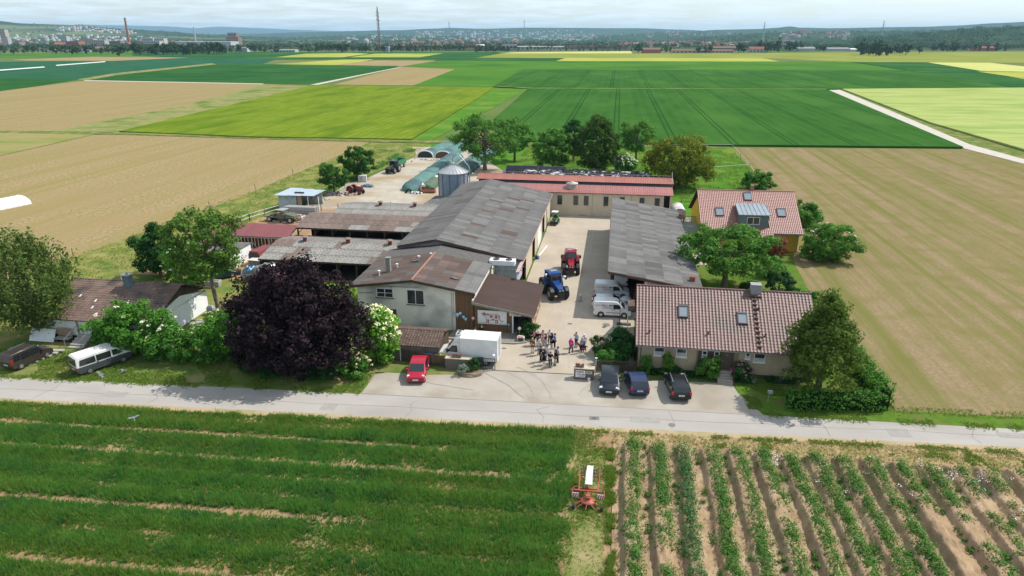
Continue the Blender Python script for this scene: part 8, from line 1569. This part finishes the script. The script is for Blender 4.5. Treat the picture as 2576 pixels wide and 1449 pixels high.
# ================================================================ far trees
FT = [leafmat('far dark', (.02, .05, .014), (.035, .075, .02), tr=.1), leafmat('far mid', (.03, .075, .018), (.055, .1, .025), tr=.1)]
far_v = []
for k in range(6):
    C, D = envelope(16, 5 if k < 4 else 3.2, 5 if k < 4 else 3.2, 5.2 if k < 4 else 7, 7.4 if k < 4 else 8.5, .4, .1 if k < 4 else .35); P_, O_ = clump_cloud(C, 1.9, 16); P_[:, 2] = np.maximum(P_[:, 2], .4); V, F = leaf_arrays(P_, O_, 1.9, .45)
    far_v.append(npmesh('crown', V, F, FT[k % 2]))
FTR = MB().tube([(0, 0, 0), (0, 0, 5), (.3, 0, 9)], [.45, .35, .15], 6).mesh('trunk', BARK)
def fartree(px, py, top, label, group, wide=1.0):
    x, y = G(px, py); d = x * -_sy + y * _cy; h = max(3, AT(px, top, d)[2]); s = h / 13.2
    t = thing('distant_tree', label, 'tree', (x, y, 0), random.uniform(0, 6), group); t.scale = (s * wide, s * wide, s); ob('crown', random.choice(far_v), t); ob('trunk', FTR, t)
GL_ = [('dark tree in the far belt at the left edge of town', 'trees of the far left belt'), ('dark tree in the grove before the white hall', 'grove before the white hall'), ('dark tree in the belt below the lattice mast', 'belt below the mast'), ('tree in the small clump at the centre distance', 'clump at the centre distance'), ('tree beside the far farm buildings at right', 'trees of the far right farm'), ('tree in the large dark copse at far right', 'copse at far right'), ('tree in the hedge copse near the right edge', 'copse near the right edge')]
def belt(k, x0, x1, n, py0, py1, t0, t1, wide=1.1):
    for i in range(n): fartree(x0 + (x1 - x0) * (i + random.uniform(.1, .9)) / n, random.uniform(py0, py1), random.uniform(t0, t1), *GL_[k], wide)
fartree(301, 141, 112, 'big lone round tree standing before the far town', None, 1.3)
belt(0, -120, 330, 44, 131, 137, 112, 125); belt(1, 335, 565, 36, 134, 139, 104, 121); belt(0, 565, 700, 16, 129, 134, 112, 124); belt(2, 750, 870, 18, 128, 132, 110, 122); belt(2, 858, 1085, 34, 128, 132, 110, 122); belt(3, 1088, 1170, 12, 125, 128, 112, 121); belt(3, 1195, 1282, 16, 130, 132.5, 116, 123); belt(3, 1300, 1600, 20, 126, 130, 118, 125)
fartree(1605, 133, 109, 'large round tree left of the far brick barn', None, 1.3); belt(4, 1650, 1700, 5, 131, 134, 116, 121); belt(4, 1755, 1790, 3, 132, 134, 115, 119); belt(4, 1855, 1875, 3, 132, 134, 108, 112); belt(4, 1905, 1965, 6, 129, 133, 99, 106, .8); belt(4, 1975, 2010, 4, 128, 130, 102, 108); belt(4, 2055, 2080, 3, 128, 130, 113, 116); belt(5, 2160, 2285, 22, 134, 141, 105, 120); fartree(2313, 135, 113, 'single round tree right of the dark copse', None, 1.0); belt(6, 2340, 2430, 14, 126, 130, 105, 118); belt(6, 2440, 2530, 9, 126, 130, 108, 120); belt(6, 2600, 2800, 14, 126, 131, 108, 120)
# mass of crowns between the houses of the far towns
def wood(label, cs, s=8):
    q = far_v[0]; v0 = np.empty(len(q.vertices) * 3, np.float32); q.vertices.foreach_get('co', v0); v0 = (v0.reshape(-1, 4, 3)[::7]); c0 = v0.mean(1, keepdims=True); v0 = (c0 + (v0 - c0) * 1.5).reshape(-1, 3); nf = len(v0) // 4
    C = np.array(cs); sc = rng.uniform(.7, 1.4, len(C)) * s / 13.2; V = v0[None] * sc[:, None, None] * np.array([1.35, 1.35, 1]) + C[:, None, :]
    F = np.arange(len(C) * nf * 4).reshape(-1, 4); tag(ob('far_wood', npmesh('far_wood', V.reshape(-1, 3), F, FT[1])), label, 'wood', kind='stuff')
cs = []
for k in range(3000):
    px = random.uniform(-250, 2850); py = random.uniform(104, 126); x, y = G(px, py)
    cs.append((x, y, -1))
wood('hazy tree cover between the distant town buildings', cs, 11)
cs = []
for at, x0, x1, n in ((h_n, 2150, 2900, 520), (h_w, 1750, 2800, 420), (h_m, 700, 2050, 300), (h_l, -200, 800, 200)):
    for k in range(n): v = random.uniform(.05, .97); p = at(random.uniform(x0, x1), v); cs.append((p[0], p[1], p[2] - 3))
wood('hazy wood covering the distant slopes', cs, 14)
# ================================================================ far buildings
ROOFS = [M('far red roof', (.30, .12, .08), (.24, .1, .07), sc=.2, rough=.9), M('far brown roof', (.2, .13, .1), rough=.9), M('far grey roof', (.28, .28, .28), rough=.9), M('far white roof', (.62, .62, .6), rough=.7)]
WALLS = [M('far white wall', (.42, .42, .41), rough=.9), M('far cream wall', (.42, .37, .29), rough=.9), M('far brick wall', (.32, .14, .1), rough=.9), M('far grey wall', (.36, .36, .36), rough=.9), M('far brown wall', (.22, .17, .14), rough=.9), M('far blue wall', (.3, .38, .46), rough=.9)]
def far_building(label, px0, px1, top, base, wall, roof, depth=None, gable=False, dist=None, windows=0, name='distant_building', cat='building', group=None, rows=2):
    pm2 = (px0 + px1) / 2
    if dist: x, y, _ = AT(pm2, 91, dist)
    else: x, y = G(pm2, base); dist = -x * -_sy * 0 + (x * -_sy + y * _cy)
    w = (px1 - px0) / FP * (dist * _ct + CH * _st); h = max(2.5, AT(pm2, top, dist)[2]); dp = depth or min(40, w * .6)
    t = thing(name, label, cat, (x, y, 0), YAW, group); rh = min(h * .35, dp * .3) if gable else 0
    MB().box(-w / 2, w / 2, 0, dp, -.5, h - rh).build('wall', wall, t)
    if gable: MB().add([(-w / 2 - .5, -.6, h - rh), (w / 2 + .5, -.6, h - rh), (w / 2 + .5, dp + .6, h - rh), (-w / 2 - .5, dp + .6, h - rh), (-w / 2 - .5, dp / 2, h), (w / 2 + .5, dp / 2, h)], [(0, 1, 5, 4), (2, 3, 4, 5), (3, 0, 4), (1, 2, 5), (0, 3, 2, 1)]).build('roof', roof, t)
    else: MB().box(-w / 2 - .3, w / 2 + .3, -.3, dp + .3, h - .02, h + .6).build('roof', roof, t)
    for r in range(rows if windows else 0):
        for k in range(windows):
            u = -w / 2 + w * (k + .5) / windows; z = (h - rh) * (r + .6) / (rows + .35); MB().box(u - w / windows * .3, u + w / windows * .3, -.12, -.02, z - (h - rh) / rows * .22, z + (h - rh) / rows * .22).build('window', GLASS, t)
    return t
fb = far_building
fb('long white factory hall behind the grove', 435, 582, 105, 121, WALLS[0], ROOFS[3], 60, windows=0); fb('low glasshouse roof at the far left', 118, 210, 124, 131.5, WALLS[3], ROOFS[2], 30, True)
fb('brown stepped tower block over the town', 568, 598, 93, 118, WALLS[4], ROOFS[1], 30, windows=5, rows=5, dist=2100); fb('upper block of the brown stepped tower', 573, 594, 83, 118, WALLS[4], ROOFS[1], 20, dist=2105, windows=3, rows=6)
fb('white apartment block beside the red brick stack', 355, 383, 96, 118, WALLS[0], ROOFS[3], 25, dist=2300, windows=6, rows=5); fb('white apartment block right of the first one', 386, 410, 97, 118, WALLS[0], ROOFS[3], 25, dist=2280, windows=5, rows=5); fb('lower white block before the apartments', 375, 398, 103, 118, WALLS[0], ROOFS[2], 25, dist=2150, windows=5, rows=3)
fb('brick factory wing at the far left', 135, 168, 108, 122, WALLS[2], ROOFS[0], 30, True, windows=6); fb('brick factory hall beside the wing', 168, 200, 104, 122, WALLS[2], ROOFS[1], 30, windows=6); fb('cream office block in the left town', 200, 232, 97, 118, WALLS[1], ROOFS[1], 25, dist=2300, windows=6, rows=4); fb('grey office block in the left town', 232, 260, 101, 118, WALLS[3], ROOFS[2], 25, dist=2250, windows=5, rows=3)
fb('long low brown works in the left town', 262, 300, 103, 118, WALLS[4], ROOFS[2], 30, dist=2350, windows=7); fb('white office slab above the left town', 150, 166, 91, 118, WALLS[0], ROOFS[2], 20, dist=2900, windows=3, rows=5); fb('striped tower at the left edge', 1, 14, 74, 118, WALLS[1], ROOFS[0], 18, dist=2400, windows=2, rows=9); fb('grey cooling shaft beside the striped tower', 4, 17, 93, 118, WALLS[3], ROOFS[2], 16, dist=2200)
fb('white flat building right of the brown tower', 590, 622, 120, 131, WALLS[0], ROOFS[3], 24, windows=6); fb('low white sheds at the tree belt', 680, 742, 126, 131.5, WALLS[0], ROOFS[3], 26, windows=8, rows=1); fb('small blue grey office under the mast', 965, 978, 117, 130, WALLS[5], ROOFS[2], 18, windows=4, rows=3); fb('grey roofed barn in the left belt', 238, 276, 117, 131, WALLS[4], ROOFS[1], 22, True)
x0 = 990
for k, (w, c, r) in enumerate(((28, 1, 1), (20, 2, 0), (26, 2, 0), (18, 0, 2), (30, 2, 1), (24, 4, 0), (22, 3, 2), (28, 2, 0), (20, 1, 3), (26, 2, 1))): fb(['cream works hall', 'small brick hall', 'wide brick hall', 'white works office', 'long brick hall', 'brown goods shed', 'grey workshop', 'brick goods hall', 'cream workshop', 'last brick hall'][k] + ' in the row right of the mast', x0, x0 + w, 111.5 + (k * 7 % 4), 121.5, WALLS[c], ROOFS[r], 25, k % 2 == 0, windows=5, rows=1); x0 += w + 1.5
fb('long white warehouse in the middle distance', 1300, 1420, 117.5, 124, WALLS[0], ROOFS[3], 60, windows=12, rows=1); fb('long brown roofed warehouse behind the cream strip', 1425, 1580, 116.5, 123, WALLS[4], ROOFS[1], 60); fb('white loading hall left of the warehouses', 1262, 1300, 112, 123, WALLS[0], ROOFS[2], 40, windows=4, rows=1)
fb('dark high tower in the city valley', 1243, 1250, 80, 100, WALLS[3], ROOFS[2], 30, dist=6500, windows=2, rows=8); fb('pale high tower beside the dark one', 1255, 1263, 83, 100, WALLS[0], ROOFS[3], 30, dist=6400, windows=2, rows=8)
fb('brick barn of the far farm', 1618, 1662, 120, 133.5, WALLS[2], ROOFS[1], 18, True); fb('long stable of the far farm at left', 1690, 1790, 123.5, 133.5, WALLS[1], ROOFS[1], 14, True, windows=10, rows=1); fb('second long stable of the far farm', 1790, 1845, 124.5, 133, WALLS[1], ROOFS[1], 14, True, windows=6, rows=1); fb('tall brown roofed barn of the far farm', 1795, 1852, 116.5, 128, WALLS[4], ROOFS[1], 20, True); fb('red roofed farmhouse far right', 1885, 1928, 117.5, 132.5, WALLS[0], ROOFS[0], 14, True, windows=5)
fb('grey roofed shed right of the far farmhouse', 2004, 2050, 118, 129.5, WALLS[3], ROOFS[2], 18, True); fb('second grey roofed shed further right', 2082, 2136, 119.5, 128.5, WALLS[3], ROOFS[2], 18, True); fb('small white roofed shed beside the copse', 2140, 2166, 121.5, 129, WALLS[0], ROOFS[3], 14, True); fb('white modern slab building behind the far farm', 1968, 2012, 101.5, 116, WALLS[0], ROOFS[3], 20, dist=2250, windows=8, rows=2); fb('brick ruin near the right edge', 2450, 2510, 116.5, 128, WALLS[2], ROOFS[0], 14, True); fb('brown field barn at the right slope', 2275, 2302, 106, 112, WALLS[4], ROOFS[1], 14, True, dist=2700)
# ordinary houses, shared meshes
hv = []
for k in range(6):
    w, d, hh = random.uniform(9, 15), random.uniform(8, 11), random.uniform(5, 9); wm = MB().box(-w / 2, w / 2, -d / 2, d / 2, -1, hh).mesh('wall', WALLS[(0, 1, 0, 3, 0, 1)[k]]); rm_ = MB().add([(-w / 2 - .5, -d / 2 - .5, hh), (w / 2 + .5, -d / 2 - .5, hh), (w / 2 + .5, d / 2 + .5, hh), (-w / 2 - .5, d / 2 + .5, hh), (-w / 2, 0, hh + d * .38), (w / 2, 0, hh + d * .38)], [(0, 1, 5, 4), (2, 3, 4, 5), (3, 0, 4), (1, 2, 5)]).mesh('roof', ROOFS[(0, 0, 1, 2, 0, 1)[k]]); hv.append((wm, rm_))
def house(p, label, group, s=1.0):
    t = thing('distant_house', label, 'house', p, random.uniform(0, 3.1), group); t.scale = (s, s, s); a, b = random.choice(hv); ob('wall', a, t); ob('roof', b, t)
for k in range(70): house((*G(random.uniform(-60, 560), random.uniform(108.5, 119)), 0), 'small house in the far left town', 'houses of the far left town', random.uniform(.9, 1.5))
for k in range(50): house((*G(random.uniform(850, 1300), random.uniform(107, 116)), 0), 'small house in the far middle town', 'houses of the far middle town', random.uniform(.9, 1.6))
for k in range(80): house((*G(random.uniform(1560, 1960), random.uniform(108, 121)), 0), 'small house in the far right town', 'houses of the far right town', random.uniform(.9, 1.4))
for k in range(40): p = h_w(random.uniform(1960, 2140), random.uniform(.25, .8)); house(p, 'small house on the wooded right slope', 'houses on the right slope', random.uniform(1, 1.6))
for k in range(50): p = h_m(random.uniform(1450, 1950), random.uniform(.3, .95)); house(p, 'small villa on the low middle hill', 'villas on the middle hill', random.uniform(1.2, 2))
# the farthest houses read as one mass
V, F, mi = [], [], []
cube = np.array([(a, b, c) for a in (-1, 1) for b in (-1, 1) for c in (0, 1)], float); cf = np.array([(0, 1, 3, 2), (4, 6, 7, 5), (0, 4, 5, 1), (2, 3, 7, 6), (1, 5, 7, 3)])
def mass(p, w, h, c): F.append(cf + len(V) * 8); V.append(cube * np.array([w, w * .7, h]) + np.array(p)); mi.extend([c, c, c, c, 2 if c else 1])
for k in range(150): p = h_m(random.uniform(860, 1500), random.uniform(.05, .85)); mass(p, random.uniform(5, 12), random.uniform(5, 12), random.randrange(2))
for k in range(160): p = h_l(random.uniform(-100, 420), random.uniform(.02, .35)); mass(p, random.uniform(6, 12), random.uniform(5, 11), random.randrange(2))
for k in range(120): p = h_l(random.uniform(150, 340), random.uniform(.5, .75)); mass(p, random.uniform(6, 12), random.uniform(5, 9), random.randrange(2))
for k in range(160): p = h_c(random.uniform(1050, 1500), random.uniform(.1, .6)); mass(p, random.uniform(9, 18), random.uniform(8, 18), random.randrange(2))
tag(ob('far_town', npmesh('far_town', np.concatenate(V), np.concatenate(F), [WALLS[0], WALLS[1], ROOFS[0]], mi)), 'hazy mass of city houses on the far slopes', 'town', kind='stuff')
# ================================================================ towers and masts
def lattice_tower(label, px, top, base, w0, w1, dist, segs, mat, arms=(), name='lattice_mast', cat='mast', thick=1.0):
    x, y, _ = AT(px, 91, dist); h = AT(px, top, dist)[2]; t = thing(name, label, cat, (x, y, 0), YAW); b = MB()
    def c(k, s): u = k / segs; w = w0 + (w1 - w0) * u; return Vector(((w if s in (0, 1) else -w), (w if s in (1, 2) else -w), h * u))
    for s in range(4): b.bar(c(0, s), c(segs, s), .45 * thick)
    b.build('leg_frame', mat, t); b = MB()
    for k in range(segs):
        for s in range(4): b.bar(c(k, s), c(k + 1, (s + 1) % 4), .28 * thick); b.bar(c(k, (s + 1) % 4), c(k + 1, s), .28 * thick); b.bar(c(k, s), c(k, (s + 1) % 4), .28 * thick)
    b.build('bracing', mat, t)
    for z, r in arms: MB().bar((-r, 0, h * z), (r, 0, h * z), .5 * thick, .5 * thick).build('arm', mat, t)
    return t, h
MAST = M('mast steel', (.22, .2, .2), (.35, .12, .1), sc=.06, rough=.7)
t, h = lattice_tower('tall red and white lattice radio mast behind the fields', 953, 17, 130, 3.6, .9, 1600, 14, MAST, thick=.6)
for z, r in ((.78, 2.4), (.8, -2.4), (.7, 2.8), (.86, 2.0), (.88, -2.0), (.72, -2.6)): MB().cyl((r, -1.2, h * z), (r, -.2, h * z), 1.3, n=12).build('dish', WALLS[3], t)
MB().box(-2.2, 2.2, -2.2, 2.2, h * .695, h * .7).box(-1.8, 1.8, -1.8, 1.8, h * .84, h * .845).build('platform', MAST, t); MB().cyl((0, 0, h), (0, 0, h * 1.03), .25, n=6).build('aerial', MAST, t); MB().cyl((.8, .8, 0), (.5, .5, h * .97), .7, n=8).build('cable_duct', M('duct dark', (.08, .08, .09), rough=.8), t)
for px, top, lb in ((1920, 55, 'left electricity pylon on the right skyline'), (2218, 52, 'right electricity pylon on the right skyline')): lattice_tower(lb, px, top, 100, 5, .8, 3200, 9, STEEL, ((.72, 9), (.85, 12), (.62, 10)), 'electricity_pylon', 'pylon', 1.1)
for px, top, lb, fat in ((1130, 50, 'slim telecom tower on the wooded ridge', .55), (1319, 47, 'slim television tower with basket on the wooded ridge', .63)):
    x, y, zb = AT(px, 72, 11000); zt = AT(px, top, 11000)[2]; hh = zt - zb; t = thing('tv_tower', lb, 'tower', (x, y, zb - 20)); MB().cyl((0, 0, 0), (0, 0, hh * .7 + 20), 7, 4.5, n=12).build('shaft', CONC, t); MB().lathe([(5, hh * fat + 20), (11, hh * (fat + .02) + 20), (12, hh * (fat + .08) + 20), (5, hh * (fat + .1) + 20)], 14).build('basket', WALLS[3], t); MB().cyl((0, 0, hh * .7 + 20), (0, 0, hh + 20), 2.6, 1.4, n=8).build('aerial', WALLS[2], t)
def stack(label, px, top, dist, r0, r1, mat, name='factory_chimney'):
    x, y, _ = AT(px, 91, dist); h = AT(px, top, dist)[2]; t = thing(name, label, 'chimney', (x, y, 0)); MB().cyl((0, 0, 0), (0, 0, h), r0, r1, n=14).build('shaft', mat, t); MB().cyl((0, 0, h - 2), (0, 0, h + .2), r1 * 1.1, r1 * 1.1, n=14).build('rim', M('soot', (.07, .05, .05), rough=.9), t)
stack('tall dark red brick factory chimney over the left town', 322, 45, 2500, 5, 3, WALLS[2]); stack('slim white chimney over the left town', 490, 69, 3600, 5, 3.2, WALLS[0]); stack('thin dark chimney right of the mast', 1152, 90, 2600, 2.6, 1.8, WALLS[4]); stack('small white silo tower near the tree belt', 825, 112, 1800, 2.2, 2.2, WALLS[0], 'white_silo')
x, y, _ = AT(920, 91, 2600); t = thing('gas_dome', 'round grey gas dome left of the mast', 'gas tank', (x, y, 0)); MB().lathe([(9, 0), (10.5, 9), (10, 15), (7.5, 20.5), (4, 23), (.1, 24)], 20).build('dome', WALLS[3], t)
# ================================================================ haze (closed box of even air)
hz = MB().box(-14000, 12000, -900, 24500, -3, 330).build('haze', None); hz.data.materials.clear()
hm = bpy.data.materials.new('haze'); hm.use_nodes = True; hm.node_tree.nodes.clear()
o_ = hm.node_tree.nodes.new('ShaderNodeOutputMaterial'); pv = hm.node_tree.nodes.new('ShaderNodeVolumePrincipled')
pv.inputs['Color'].default_value = (.45, .74, 1, 1); pv.inputs['Density'].default_value = 5.0e-5; pv.inputs['Anisotropy'].default_value = .1
hm.node_tree.links.new(pv.outputs[0], o_.inputs['Volume']); hz.data.materials.append(hm); hz['kind'] = 'stuff'; hz['label'] = 'pale blue haze over the plain and hills'
